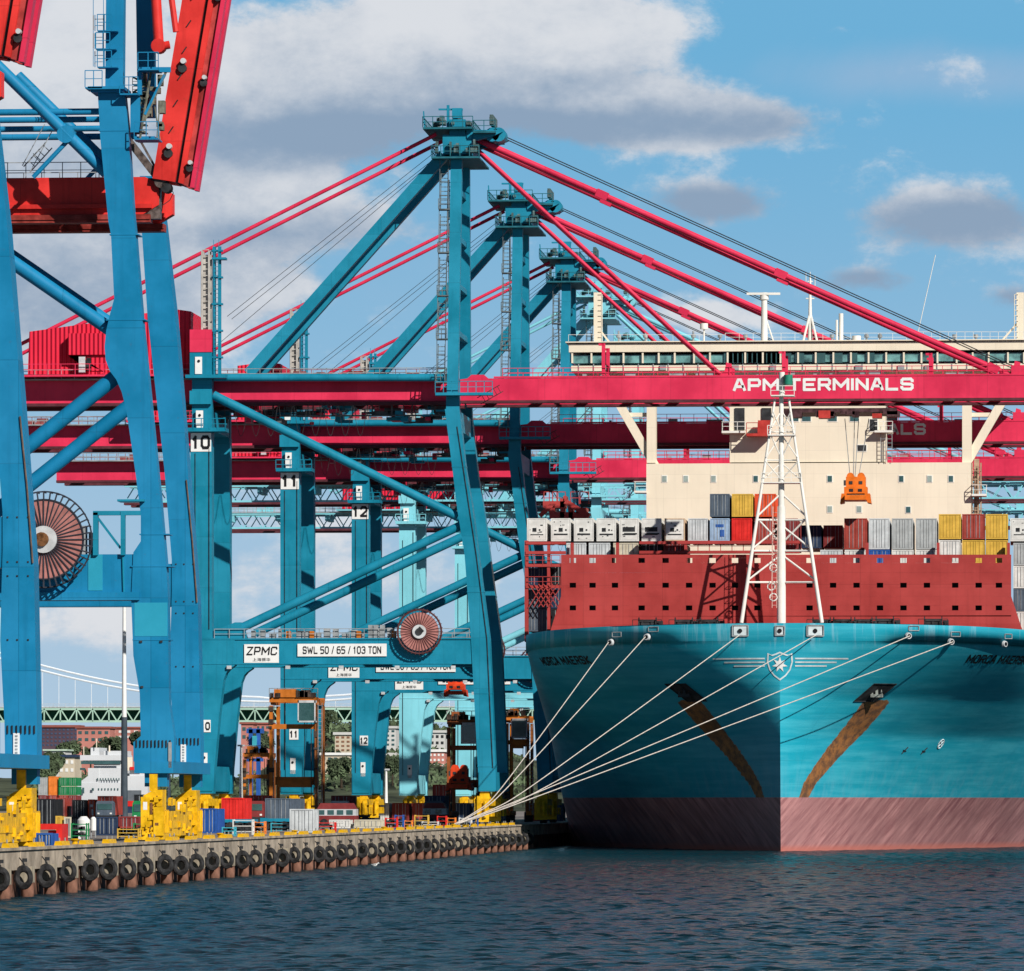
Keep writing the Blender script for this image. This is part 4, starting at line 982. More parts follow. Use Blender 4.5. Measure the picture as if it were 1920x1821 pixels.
    c.path([N(p, q) + Vector((0, -.06, 0)) for p, q in ((857, 800), (893, 1040), (913, 1198), (924, 1440))], .05, 5); c.obj('cable_conduit', DARK, root)
    # cross beams along the quay
    a = MB()
    for (x0, x1, py0, py1) in ((357, 400, 1497 - 60, 1484), (896, 930, 1448, 1484)):
        p, q = N(x0, py1), N(x1, py0); a.box(p.x + .1, q.x - .1, Y1 - .1, Y2 + .1, p.z, q.z)
    a.obj('sill_beam', B1, root)
    a = MB()
    for (x0, x1) in ((359, 396), (836, 860)):
        p, q = N(x0, 806), N(x1, 770); a.box(p.x, q.x, Y1 + 2, Y2 - 2, p.z, q.z)
        p, q = N(x0, 736), N(x1, 706); a.box(p.x + .3, q.x - .3, Y1 + 1.6, Y2 - 1.8, p.z, q.z)
    a.obj('upper_cross_beam', B1, root)
    a = MB(); 
    for x in (378, 865): p = N(x, 1225); a.box(p.x - .6, p.x + .6, Y1 + 1.8, Y2 - 1.9, p.z - .9, p.z + .9)
    a.obj('portal_cross_beam', B1, root)
    # bogies
    for x in (-60.5, -92.0):
        for y in (Y1 + 1, Y2 - 1):
            a = MB(); a.box(x - .8, x + .8, y - 4.3, y + 4.3, QZ + 2.3, QZ + 3.1); a.prism([(x - .6, y - .8, QZ + 3.1), (x + .6, y - .8, QZ + 3.1), (x + .5, y - .8, QZ + 3.9), (x - .5, y - .8, QZ + 3.9)], 1.6)
            for k in (-2.6, 2.6): a.box(x - .7, x + .7, y + k - 1.7, y + k + 1.7, QZ + 1.1, QZ + 2.0); a.box(x - .35, x + .35, y + k - .3, y + k + .3, QZ + 1.9, QZ + 2.4)
            a.box(x - .8, x + .8, y - 4.6, y - 4.3, QZ + .5, QZ + 2.6); a.box(x - .5, x - .1, y - 4.9, y - 4.6, QZ + 1.0, QZ + 3.4); a.tube((x + .4, y - 4.8, QZ + 1), (x + .4, y - 4.8, QZ + 2.8), .2, 8)
            bg_ = a.obj('bogie', YEL, root)
            c = MB()
            for k in (-3.8, -2.9, -2.1, -1.2, 1.2, 2.1, 2.9, 3.8): c.disc((x, y + k, QZ + .42), .36, .3, 14, 0)
            c.obj('wheel', DARK, bg_)
    # braces
    def pair(name, pts, r, mat=B1, n=14, ys=(Y1 + 1, Y2 - 1)):
        for y in ys:
            a = MB()
            for p, q in zip(pts, pts[1:]): a.tube(W(p[0], p[1], Y1).__class__((N(*p).x, y, N(*p).z)), Vector((N(*q).x, y, N(*q).z)), r, n)
            a.obj(name, mat, root, True)
    pair('diagonal_brace', [(398, 740), (856, 968)], .52)
    pair('lower_brace', [(444, 1180), (862, 985)], .50)
    pair('horizontal_tie_tube', [(398, 707), (838, 707)], .42)
    a = MB(); p = N(398, 1197); a.prism([Vector((N(397, 0).x, Y1 + .2, p.z)), Vector((N(462, 0).x, Y1 + .2, p.z)), Vector((N(452, 0).x, Y1 + .2, N(0, 1168).z)), Vector((N(440, 0).x, Y1 + .2, N(0, 1168).z)), Vector((N(397, 0).x, Y1 + .2, N(0, 1185).z))], 1.5); a.obj('gusset', B1, root)
    # main girder with its under-rail
    GL = W(-310, 745, YM).x; HX = W(866, 0, YM).x; zt, zb = W(866, 713, YM).z, W(866, 757, YM).z
    for y in (YM - 4.4, YM + 3.2):
        a = MB()
        if detail: a.box(GL, HX, y, y + 1.2, zb, zt)
        else: truss(a, GL, HX, y + .6, zb, zt)
        gd = a.obj1('main_girder', RED, root)
        c = MB(); c.box(GL, HX, y - .35, y + 1.2, zb - .35, zb - .02); c.obj('trolley_rail', paint('dark rail', (.10, .02, .03), .6, .1, 1), gd)
        c = MB(); c.box(GL, HX - 1.2, y - 1.9, y - .02, zt - .12, zt - .02); c.rail((GL, y - 1.8, zt - .1), (HX - 1.2, y - 1.8, zt - .1), 1.1, 1.5, .05); c.obj('walkway', GREY, gd)
    a = MB()
    for i in range(9): x = GL + 4 + i * (HX - GL - 6) / 8; a.box(x - .4, x + .4, YM - 3.2, YM + 3.2, zt - 1.3, zt - .2)
    a.obj('girder_cross_member', RED, root)
    rr = random.Random(17); cl = [MB(), MB(), MB()]
    for k in range(46):
        x = rr.uniform(W(405, 0, YM).x, HX - 2); z = zb - rr.uniform(.5, 2.3); m_ = cl[rr.choice((0, 0, 1, 2))]; m_.box(x, x + rr.uniform(.3, 2.4), YM - 3 + rr.uniform(0, 4), YM - 1 + rr.uniform(0, 4), z, z + rr.uniform(.15, .8))
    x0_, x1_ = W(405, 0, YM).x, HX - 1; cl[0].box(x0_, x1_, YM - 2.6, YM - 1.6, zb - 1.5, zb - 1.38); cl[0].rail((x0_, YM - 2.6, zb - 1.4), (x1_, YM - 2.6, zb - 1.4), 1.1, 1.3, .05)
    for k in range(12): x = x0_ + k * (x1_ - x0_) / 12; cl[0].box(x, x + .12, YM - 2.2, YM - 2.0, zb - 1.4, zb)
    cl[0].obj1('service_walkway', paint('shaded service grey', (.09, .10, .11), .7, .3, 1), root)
    for m_, mt in ((cl[1], B1), (cl[2], RED)):
        if m_.v: m_.obj('cable_tray', mt, root)
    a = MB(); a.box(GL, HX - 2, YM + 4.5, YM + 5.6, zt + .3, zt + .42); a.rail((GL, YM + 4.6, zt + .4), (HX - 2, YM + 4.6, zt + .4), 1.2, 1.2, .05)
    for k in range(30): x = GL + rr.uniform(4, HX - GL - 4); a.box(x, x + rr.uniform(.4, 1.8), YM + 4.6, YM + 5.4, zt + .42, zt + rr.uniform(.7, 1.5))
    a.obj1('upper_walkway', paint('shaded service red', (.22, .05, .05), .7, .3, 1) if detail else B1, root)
    # boom lowered over the water
    BX = W(2110, 0, YM).x
    z2t, z2b = W(1400, 712, YM).z, W(1400, 753, YM).z
    for i_, y in enumerate((YM - 4.4, YM + 3.2)):
        a = MB(); a.prism([(HX + .2, y, z2b), (BX - 3, y, z2b), (BX, y, z2b + 1), (BX, y, z2t), (HX + 3.4, y, z2t), (HX + 2.9, y, z2t + .42), (HX + 1.5, y, z2t + .42), (HX + 1.0, y, z2t), (HX + .2, y, z2t - .1)], 1.2)
        if not detail: a = MB(); truss(a, HX, BX, y + .6, z2b, z2t)
        bm_ = a.obj1('boom', RED, root)
        c = MB(); c.box(HX + .3, BX - 3, y - .3, y + 1.25, z2b - .30, z2b - .02); c.obj('trolley_rail', paint('dark rail', (.10, .02, .03), .6, .1, 1), bm_)
        c = MB(); c.rail((HX + 5, y + .2, z2t), (BX, y + .2, z2t), 1.15, 1.7, .045); c.box(HX + 4, BX, y - .06, y + .1, z2t + .02, z2t + .22); c.obj('boom_handrail', RED, bm_)
        c = MB(); rr = random.Random(9 + i_)
        for k in range(26):
            x = HX + 8 + k * 2.6 + rr.uniform(-1, 1)
            if x < BX - 2: c.box(x, x + rr.uniform(.3, 2.2), y + .3, y + .9, z2t, z2t + rr.uniform(.15, .7))
        c.obj('boom_fitting', GREY, bm_)
        c = MB()
        for px, h in ((1136, 3.9), (1472, 2.9), (1746, 2.6)):
            x = W(px, 0, YM).x; c.box(x - .2, x + .2, y + .3, y + .6, z2t - .1, z2t + h); c.box(x - .55, x + .05, y + .3, y + .6, z2t + h - .25, z2t + h)
        c.obj('boom_post', RED, bm_)
        c = MB()
        for px in (1350, 1888):
            x = W(px, 0, YM).x; c.prism([(x - .4, y + .3, z2t - .3), (x + 1.5, y + .3, z2t - .3), (x + 1.5, y + .3, z2t + 1.5), (x + .9, y + .3, z2t + 1.7), (x + .7, y + .3, z2t + .7)], .6)
        x = W(1888, 0, YM).x; c.box(x + .5, BX - .5, y + .05, y + .8, z2t, z2t + 1.1)
        c.obj('stay_lug', RED, bm_)
    a = MB()
    for i in range(14): x = HX + 5 + i * 5.2; a.box(x - .3, x + .3, YM - 3.2, YM + 3.2, z2t - .9, z2t - .2)
    a.obj('boom_cross_member', RED, root)
    a = MB(); p = W(870, 748, YM - 4.8); a.box(W(818, 0, Y1).x, W(925, 0, Y1).x, Y1 - 1.3, Y1 + .1, N(0, 747).z, N(0, 742).z)
    a.rail((W(818, 0, Y1).x, Y1 - 1.2, N(0, 742).z), (W(925, 0, Y1).x, Y1 - 1.2, N(0, 742).z), 1.25, .9, .06); a.obj('hinge_platform', B1, root)
    a = MB(); a.ladder(N(940, 728), N(898, 752), .8, .06, .5, 0); a.obj('hinge_stair', DARK, root)
    # pylon columns and apex
    for y, yt, ps in ((Y1 + .6, Y1 + 4, 0), (Y2 - 1.2, Y2 - 5, 0)):
        a = MB(); p, q = N(848, 745), N(851, 262)
        a.beam(Vector((p.x, y, p.z)), Vector((q.x, yt, q.z)), 1.25, 1.25, up=(0, 1, 0)); po = a.obj('pylon_column', B1, root)
        c = MB()
        for k in range(5):
            t0 = .06 + k * .17; e = Vector((p.x, y, p.z)).lerp(Vector((q.x, yt, q.z)), t0); f_ = Vector((p.x, y, p.z)).lerp(Vector((q.x, yt, q.z)), t0 + .15)
            c.ladder(f_ + Vector((-1.35, 0, 0)), e + Vector((-1.35, 0, 0)), .8, .075, .5, .5); c.box(e.x - 1.9, e.x - .6, e.y - .9, e.y + .6, e.z - .12, e.z); c.rail(e + Vector((-1.9, -.9, 0)), e + Vector((-.7, -.9, 0)), 1.1, .6, .05)
        c.obj('caged_ladder', paint('weathered dark galvanised', (.12, .15, .16), .7, .2, 1), po)
    a = MB()
    for py in (350, 440, 530, 620): p = N(850, py); t = (745 - py) / 483; a.beam(Vector((p.x, Y1 + .6 + 3.4 * t, p.z)), Vector((p.x, Y2 - 1.2 - 3.8 * t, p.z)), .6, .6, up=(1, 0, 0))
    a.obj('pylon_cross_tie', B1, root)
    head = MB(); p, q = N(826, 285), N(880, 248); head.box(p.x, q.x, Y1 + 2.6, Y2 - 4, p.z, q.z); head.box(N(838, 0).x, N(868, 0).x, Y1 + 3, Y2 - 4.5, q.z, N(0, 226).z)
    ho = head.obj('apex_head', B1, root)
    a = MB(); p, q = N(870, 262), N(938, 238); a.prism([Vector((p.x, Y1 + 3, p.z)), Vector((N(920, 0).x, Y1 + 3, N(0, 258).z)), Vector((q.x, Y1 + 3, N(0, 250).z)), Vector((N(930, 0).x, Y1 + 3, q.z)), Vector((p.x, Y1 + 3, q.z))], 1.0)
    a.prism([Vector((p.x, Y2 - 6, p.z)), Vector((N(920, 0).x, Y2 - 6, N(0, 258).z)), Vector((q.x, Y2 - 6, N(0, 250).z)), Vector((N(930, 0).x, Y2 - 6, q.z)), Vector((p.x, Y2 - 6, q.z))], 1.0)
    for px in (918, 930): c_ = N(px, 246); a.disc((c_.x, Y1 + 5, c_.z), .8, 3, 16)
    a.obj('sheave_arm', B1, ho)
    a = MB()
    for x0, x1, py in ((790, 884, 236), (806, 896, 291), (884, 926, 243)):
        p, q = N(x0, py), N(x1, py); a.box(p.x, q.x, Y1 + 1.6, Y2 - 3.2, p.z - .2, p.z); a.rail((p.x, Y1 + 1.6, p.z), (q.x, Y1 + 1.6, p.z), 1.2, 1.0, .06); a.rail((p.x, Y1 + 1.6, p.z), (p.x, Y2 - 3.2, p.z), 1.2, 1.5, .06)
    a.obj('apex_platform', paint('platform blue dark', (.01, .13, .17), .6, .1, 1) if B1 is BLUE else B1, ho)
    a = MB(); a.beam(N(816, 198) + Vector((0, 4, 0)), N(862, 198) + Vector((0, 4, 0)), .2, .2); a.beam(N(834, 236) + Vector((0, 4, 0)), N(834, 190) + Vector((0, 4, 0)), .3, .3); p, q = N(842, 215), N(860, 196); a.box(p.x, q.x, Y1 + 3.6, Y1 + 5, p.z, q.z)
    a.beam(N(846, 236) + Vector((0, 4, 0)), N(846, 215) + Vector((0, 4, 0)), .25, .25); a.beam(N(858, 236) + Vector((0, 4, 0)), N(858, 215) + Vector((0, 4, 0)), .25, .25)
    a.beam(N(793, 236) + Vector((0, 2, 0)), N(791, 205) + Vector((0, 2, 0)), .14, .14); a.obj('maintenance_hoist', B1, ho)
    a = MB(); rr = random.Random(12)
    for k in range(16): x = N(rr.uniform(800, 925), 0).x; z = N(0, 236).z; a.box(x, x + rr.uniform(.15, .6), Y1 + 2 + rr.uniform(0, 6), Y1 + 2.6 + rr.uniform(0, 6), z, z + rr.uniform(.3, 1.1))
    for k in range(10): x = N(rr.uniform(812, 888), 0).x; z = N(0, 291).z; a.box(x, x + rr.uniform(.15, .5), Y1 + 1.8, Y1 + 2.4, z, z + rr.uniform(.3, 1.6))
    a.obj('apex_machinery', paint('apex grey green', (.10, .17, .17), .7, .3, 1.5), ho)
    # back legs of the pylon, wide box struts
    for y, yb in ((Y1 + 4.2, Y1 + 3.2), (Y1 + 10.6, Y1 + 9.8)):
        a = MB(); p, q = N(826, 284), N(458, 697); a.beam(Vector((p.x, y, p.z)), Vector((q.x, yb + 1, q.z)), 1.25, 1.1, up=(0, 1, 0)); a.obj('back_strut', B1, root)
    # stays
    def stay(name, pts, r, ys, mat):
        for y in ys:
            a = MB()
            for p, q in zip(pts, pts[1:]): a.tube(W(p[0], p[1], y), W(q[0], q[1], y), r, 8)
            a.obj(name, mat, root, True)
    yn = YM - 3.8; PN = lambda px, py: W(px, py, yn)
    def stay2(name, p0, p1, r, mat, ys=(YM - 3.8, YM + 3.8), joints=()):
        A, Bq = PN(*p0), PN(*p1)
        for y in ys:
            a = MB(); a.tube(Vector((A.x, y, A.z)), Vector((Bq.x, y, Bq.z)), r, 10)
            for t in joints: e = A.lerp(Bq, t); e = Vector((e.x, y, e.z)); d = (Bq - A).normalized(); d.y = 0; a.beam(e - d * .7, e + d * .7, r * 2.6, r * 2.3)
            a.obj(name, mat, root, True)
    stay2('fore_stay', (876, 253), (1893, 704), .34, RED, joints=(.25, .58, .97))
    stay2('inner_fore_stay', (886, 272), (1352, 703), .22, RED)
    stay2('back_stay', (818, 252), (20, 655), .22, RED)
    stay2('hoist_rope', (938, 250), (1960, 712), .06, DARK, ys=(YM - 2, YM + 2)); stay2('hoist_rope', (880, 262), (1960, 730), .04, DARK, ys=(YM - 1,))
    stay2('rear_rope', (818, 275), (420, 590), .03, DARK, ys=(YM - 1, YM + 3))
    stay2('rear_rope', (818, 290), (400, 645), .03, DARK, ys=(YM - 1,))
    # machinery houses on the girder, lift tower, electrical house
    if True:
        yA, yB = YM - 5.5, YM + 5.5; H = lambda px, py: W(px, py, yA)
        a = MB(); p = H(52, 700); q = H(205, 640)
        a.prism([H(52, 702), H(205, 702), H(205, 598), H(170, 606), H(55, 622)], 11); mh = a.obj('machinery_house', paint('corrugated red sheet', (.74, .015, .05), .5, .05, .1, ribs=.5), root)
        a = MB(); a.prism([H(130, 668), H(200, 668), H(200, 700), H(182, 706), H(150, 706), H(150, 668)], .3, 1); a.v = [(x, y - 1.2, z) for x, y, z in a.v]; a.box(H(133, 0).x, H(205, 0).x, yA - 1.6, yA, H(0, 668).z, H(0, 628).z); a.obj('house_annexe', paint('corrugated red sheet', (.74, .015, .05)), mh)
        a = MB(); a.box(H(152, 0).x, H(164, 0).x, yA - 1.75, yA - 1.6, H(0, 702).z, H(0, 672).z); a.obj('house_door', LGREY, mh)
        a = MB(); a.box(H(166, 0).x, H(175, 0).x, yA - 1.72, yA - 1.62, H(0, 698).z, H(0, 674).z); a.obj('house_window', DARK, mh)
        a = MB(); a.box(H(40, 0).x, H(360, 0).x, yA - 2.2, yB, zt + .15, zt + .35); a.rail((H(40, 0).x, yA - 2.2, zt + .35), (H(360, 0).x, yA - 2.2, zt + .35), 1.2, 1.6, .05); a.obj('house_deck', RED, root)
        a = MB(); a.prism([H(268, 702), H(358, 702), H(358, 584), H(330, 580), H(268, 588)], 11); a.obj('machinery_house', paint('corrugated red sheet', (.74, .015, .05)), root)
        a = MB(); a.box(N(357, 0).x, N(398, 0).x, Y1 - .6, Y1 + 2.6, N(0, 663).z, N(0, 621).z); a.obj('electrical_house', RED, root)
        a = MB(); a.box(N(357, 0).x, N(398, 0).x, Y1 - .5, Y1 + 2.6, N(0, 707).z, N(0, 663).z); cb = a.obj('lift_cabin', B1, root)
        a = MB(); a.box(N(367, 0).x, N(380, 0).x, Y1 - .6, Y1 - .5, N(0, 704).z, N(0, 672).z); d_ = a.obj('cabin_door', WHITE, cb); a = MB(); a.disc((N(374, 0).x, Y1 - .64, N(0, 680).z), .16, .06, 10); a.obj('door_window', BLACK, d_)
        a = MB()
        for px in (379, 392): a.beam(N(px, 704), N(px, 470), .2, .2)
        for px in (379, 392): a.beam(N(px, 704) + Vector((0, 1.2, 0)), N(px, 470) + Vector((0, 1.2, 0)), .2, .2)
        for k in range(20): z = N(0, 700 - k * 12).z; a.box(N(379, 0).x, N(392, 0).x, Y1, Y1 + .08, z, z + .09)
        a.box(N(376, 0).x, N(396, 0).x, Y1 + .3, Y1 + .9, N(0, 700).z, N(0, 480).z); a.obj('lift_tower', paint('lift tower grey tan', (.50, .47, .43), .7, .12, 1.0), root)
        a = MB()
        for px in (401, 411): a.beam(N(px, 704) + Vector((0, .4, 0)), N(px, 462) + Vector((0, .4, 0)), .35, .35)
        for py in (470, 520, 570, 620, 670): p, q = N(396, py), N(417, py); a.box(p.x, q.x, Y1, Y1 + .8, p.z - .1, p.z + .1)
        a.ladder(N(406, 470), N(406, 700), .5, .05, .5, .3)
        a.box(N(398, 0).x, N(424, 0).x, Y1 - .4, Y1 + 1, N(0, 490).z, N(0, 486).z); a.obj('stair_tower', B1, root)
        a = MB()
        a.box(N(350, 0).x, N(425, 0).x, Y1 - 1.2, Y1 + 2, N(0, 712).z, N(0, 706).z); a.box(N(350, 0).x, N(425, 0).x, Y1 - 1.2, Y1 + 2, N(0, 812).z, N(0, 805).z)
        a.rail(N(350, 806) + Vector((0, -1.2, 0)), N(425, 806) + Vector((0, -1.2, 0)), 1.2, .9, .06); a.box(N(356, 0).x, N(397, 0).x, Y1 - .3, Y1 + .1, N(0, 760).z, N(0, 735).z); a.obj('stair_platform', B1, root)
        a = MB(); a.box(N(368, 0).x, N(381, 0).x, Y1 - .3, Y1 + .05, N(0, 806).z, N(0, 772).z); d_ = a.obj('leg_door', WHITE, root); a = MB(); a.disc((N(375, 0).x, Y1 - .34, N(0, 781).z), .16, .06, 10); a.obj('door_window', BLACK, d_)
        a = MB(); a.box(N(378, 0).x, N(389, 0).x, Y1 - .1, Y1 + .05, N(0, 1445).z, N(0, 1412).z); d_ = a.obj('leg_door', WHITE, root); a = MB(); a.disc((N(383, 0).x, Y1 - .14, N(0, 1421).z), .16, .06, 10); a.obj('door_window', BLACK, d_)
    # cable reel on the portal beam
    c_ = N(788, 1185); yy = Y1 - .9
    a = MB(); a.disc((c_.x, yy, c_.z), 2.15, .35, 40); ro = a.obj('cable_reel', REEL, root)
    a = MB()
    for k in range(36):
        t = 2 * math.pi * k / 36; u = Vector((math.cos(t), 0, math.sin(t))); C0 = Vector((c_.x, yy - .22, c_.z)); a.beam(C0 + u * .8, C0 + u * 2.6, .06, .06); a.beam(C0 + u * 2.6 + Vector((0, .45, 0)), C0 + u * 2.6, .06, .06, up=(1, 0, 0))
    a.ring((c_.x, yy - .2, c_.z), 2.45, .1, 36, 5); a.ring((c_.x, yy + .2, c_.z), 2.45, .1, 36, 5); a.obj('reel_spoke', paint('reel rim brown', (.10, .03, .03), .6, .1, 1), ro)
    a = MB(); a.disc((c_.x, yy - .3, c_.z), .78, .3, 20); a.obj('reel_hub', LGREY, ro); a = MB(); a.disc((c_.x, yy - .48, c_.z), .4, .2, 12); a.beam((c_.x, yy - .5, c_.z + .5), (c_.x + .5, yy - .5, c_.z), .2, .2); a.obj('reel_motor', DARK, ro)
    # service walkway box hung under the girder and the festoon loops
    a = MB(); x0, x1 = W(450, 0, YM).x, W(700, 0, YM).x
    n = 9
    for k in range(n):
        xa = x0 + (x1 - x0) * k / n; xb = xa + (x1 - x0) / n * .9; pts = [Vector((xa + (xb - xa) * j / 8, YM - 5.2, zb - .5 - 3.4 * math.sin(math.pi * j / 8))) for j in range(9)]; a.path(pts, .03, 4)
    a.obj('festoon_cable', DARK, root)
    return root
c10 = crane_x(BLUE, PINK, 'blue crane marked 10, red boom lowered over the ship, reel on its portal beam')
def trolley(root, px, dx=0):
    a = MB(); p, q = W(px - 140, 781, YM), W(px + 75, 769, YM); a.box(p.x, q.x, YM - 4, YM + 4, p.z + .2, q.z); rr = random.Random(2)
    for k in range(12): x = rr.uniform(p.x, q.x - 1); a.box(x, x + rr.uniform(.4, 1.5), YM - 4.1, YM - 2, p.z - rr.uniform(0, .5), p.z + .3)
    t = a.obj1('trolley', paint('trolley dark maroon', (.06, .015, .02), .6, .3, 1.2), root)
    a = MB(); a.box(W(px - 70, 0, YM).x, W(px - 48, 0, YM).x, YM - 4.3, YM - 2.2, W(0, 796, YM).z, W(0, 782, YM).z); a.box(W(px + 30, 0, YM).x, W(px + 48, 0, YM).x, YM - 4.3, YM - 2.2, W(0, 796, YM).z, W(0, 788, YM).z); a.obj('trolley_platform', paint('davit red', (.5, .04, .03)), t)
    a = MB()
    for x_ in (px - 23, px - 5, px + 3, px + 22): a.tube(W(x_, 785, YM - 1.5), W(px - 5 + (x_ - px) * .35, 896, YM - 1.5), .045, 5)
    a.obj('hoist_rope', GREY, t); return t
trolley(c10, 1607)
def spreader_block(name, px, py, y, k=1.0, label='', mat=None, lng=4.8):
    c = W(px, py, y); t = thing(name, label, 'spreader', c); b = MB(); X, Y, Z = c
    b.box(X - 1.1 * k, X + 1.1 * k, y - 1.3, y + 1.3, Z + .3, Z + 1.5 * k); b.box(X - 1.3 * k, X + 1.3 * k, y - 1.6, y + 1.6, Z - .4, Z + .35)
    for s in (-1, 1): b.prism([(X + s * 1.0 * k, y - 1.6, Z - .4), (X + s * 1.6 * k, y - 1.6, Z - .4), (X + s * 1.75 * k, y - 1.6, Z - 1.5 * k), (X + s * 1.3 * k, y - 1.6, Z - 1.4 * k)], 3.2); 
    for s in (-.6, .6): b.disc((X + s * k, y - .2, Z + 1.55 * k), .42, 2.0, 14)
    b.obj('head_block', mat or ORANGE, t)
    b = MB(); b.box(X - 1.2 * k, X + 1.2 * k, y - lng / 2, y + lng / 2, Z - 1.15 * k, Z - .6); b.obj('spreader_frame', mat or ORANGE, t)
    b = MB()
    for s in (-1, 1): b.box(X + s * .5 - .22, X + s * .5 + .22, y - 1.66, y - 1.3, Z - .2, Z + .12); b.box(X + s * .55 - .2, X + s * .55 + .2, y - 1.36, y - 1.29, Z + .65, Z + 1.0)
    b.box(X - 1.35 * k, X - 1.1 * k, y - 1.5, y - 1.2, Z + .5, Z + 1.1); b.obj('hydraulic_unit', DARK, t)
    return t
spreader_block('spreader', 1605, 920, YM - 1.5, 1.0, 'orange spreader hanging on ropes in front of the cream accommodation block')
# numbers and lettering
for dy, rt, num in ((0, c10, '10'),):
    pass
c11 = copy_to(c10, dy=85.5, label='blue crane with red lowered boom, marked 11, directly behind crane 10'); c12 = copy_to(c10, dy=169.5, label='blue crane with red lowered boom, marked 12, third in the row')
for o in (c11, c12):
    for ch in list(o.children):
        if ch.name.startswith('trolley'):
            for g_ in list(ch.children): bpy.data.objects.remove(g_)
            bpy.data.objects.remove(ch)
for dy, rt, num in ((0, c10, '10'), (85.5, c11, '11'), (169.5, c12, '12')):
    plate(rt, rt, 358, 396, 812, 847, num, .74, dy); plate(rt, rt, 376, 395, 1350, 1373, num, .66, dy)
    pl_ = plate(rt, rt, 458, 523, 1208, 1243, 'ZPMC', .46, dy, wide=0, up=.14)
    pl2_ = plate(rt, rt, 558, 725, 1207, 1231, 'SWL 50 / 65 / 103 TON', .60, dy, wide=0, bold=.0)
    t_, w_ = font_mb('\u4e0a\u6d77\u632f\u534e', .38); p = W(474, 1240, Y1); k = 2.0 / w_; t_.v = [(p.x + x * k, Y1 - .12 + dy, p.z + z) for x, _, z in t_.v]; t_.obj1('lettering', BLACK, pl_)
    for ch in pl_.children:
        pass
    z0 = W(0, 739.5, YM - 4.4).z; zt_ = W(0, 715.5, YM - 4.4).z; xa, xb = W(1374, 0, YM - 4.4).x, W(1713, 0, YM - 4.4).x
    t_, w_ = text_mb('APM TERMINALS', zt_ - z0, th=.22, wide=1.3); k = (xb - xa) / w_; z0 = W(0, 741.5, YM - 4.4).z
    if num == '12': continue
    t_.v = [(xa + x * k, YM - 4.43 + dy + _, z0 + z) for x, _, z in t_.v]; t_.obj('boom_lettering', WHITE, rt)
for o in (c10, c11, c12):
    for ch in o.children_recursive: OFF[ch.name] = OFF[o.name].copy()
c13 = crane_x(CYAN, CYAN, 'pale cyan crane, the nearer of two behind the numbered blue cranes', detail=False)
c13.location.y += 236
c14 = copy_tree(c13); c14.location.y += 92; tag(c14, 'pale cyan crane farthest along the quay')
RTXT = paint('red number paint', (.6, .05, .05), .5, .05, 1)

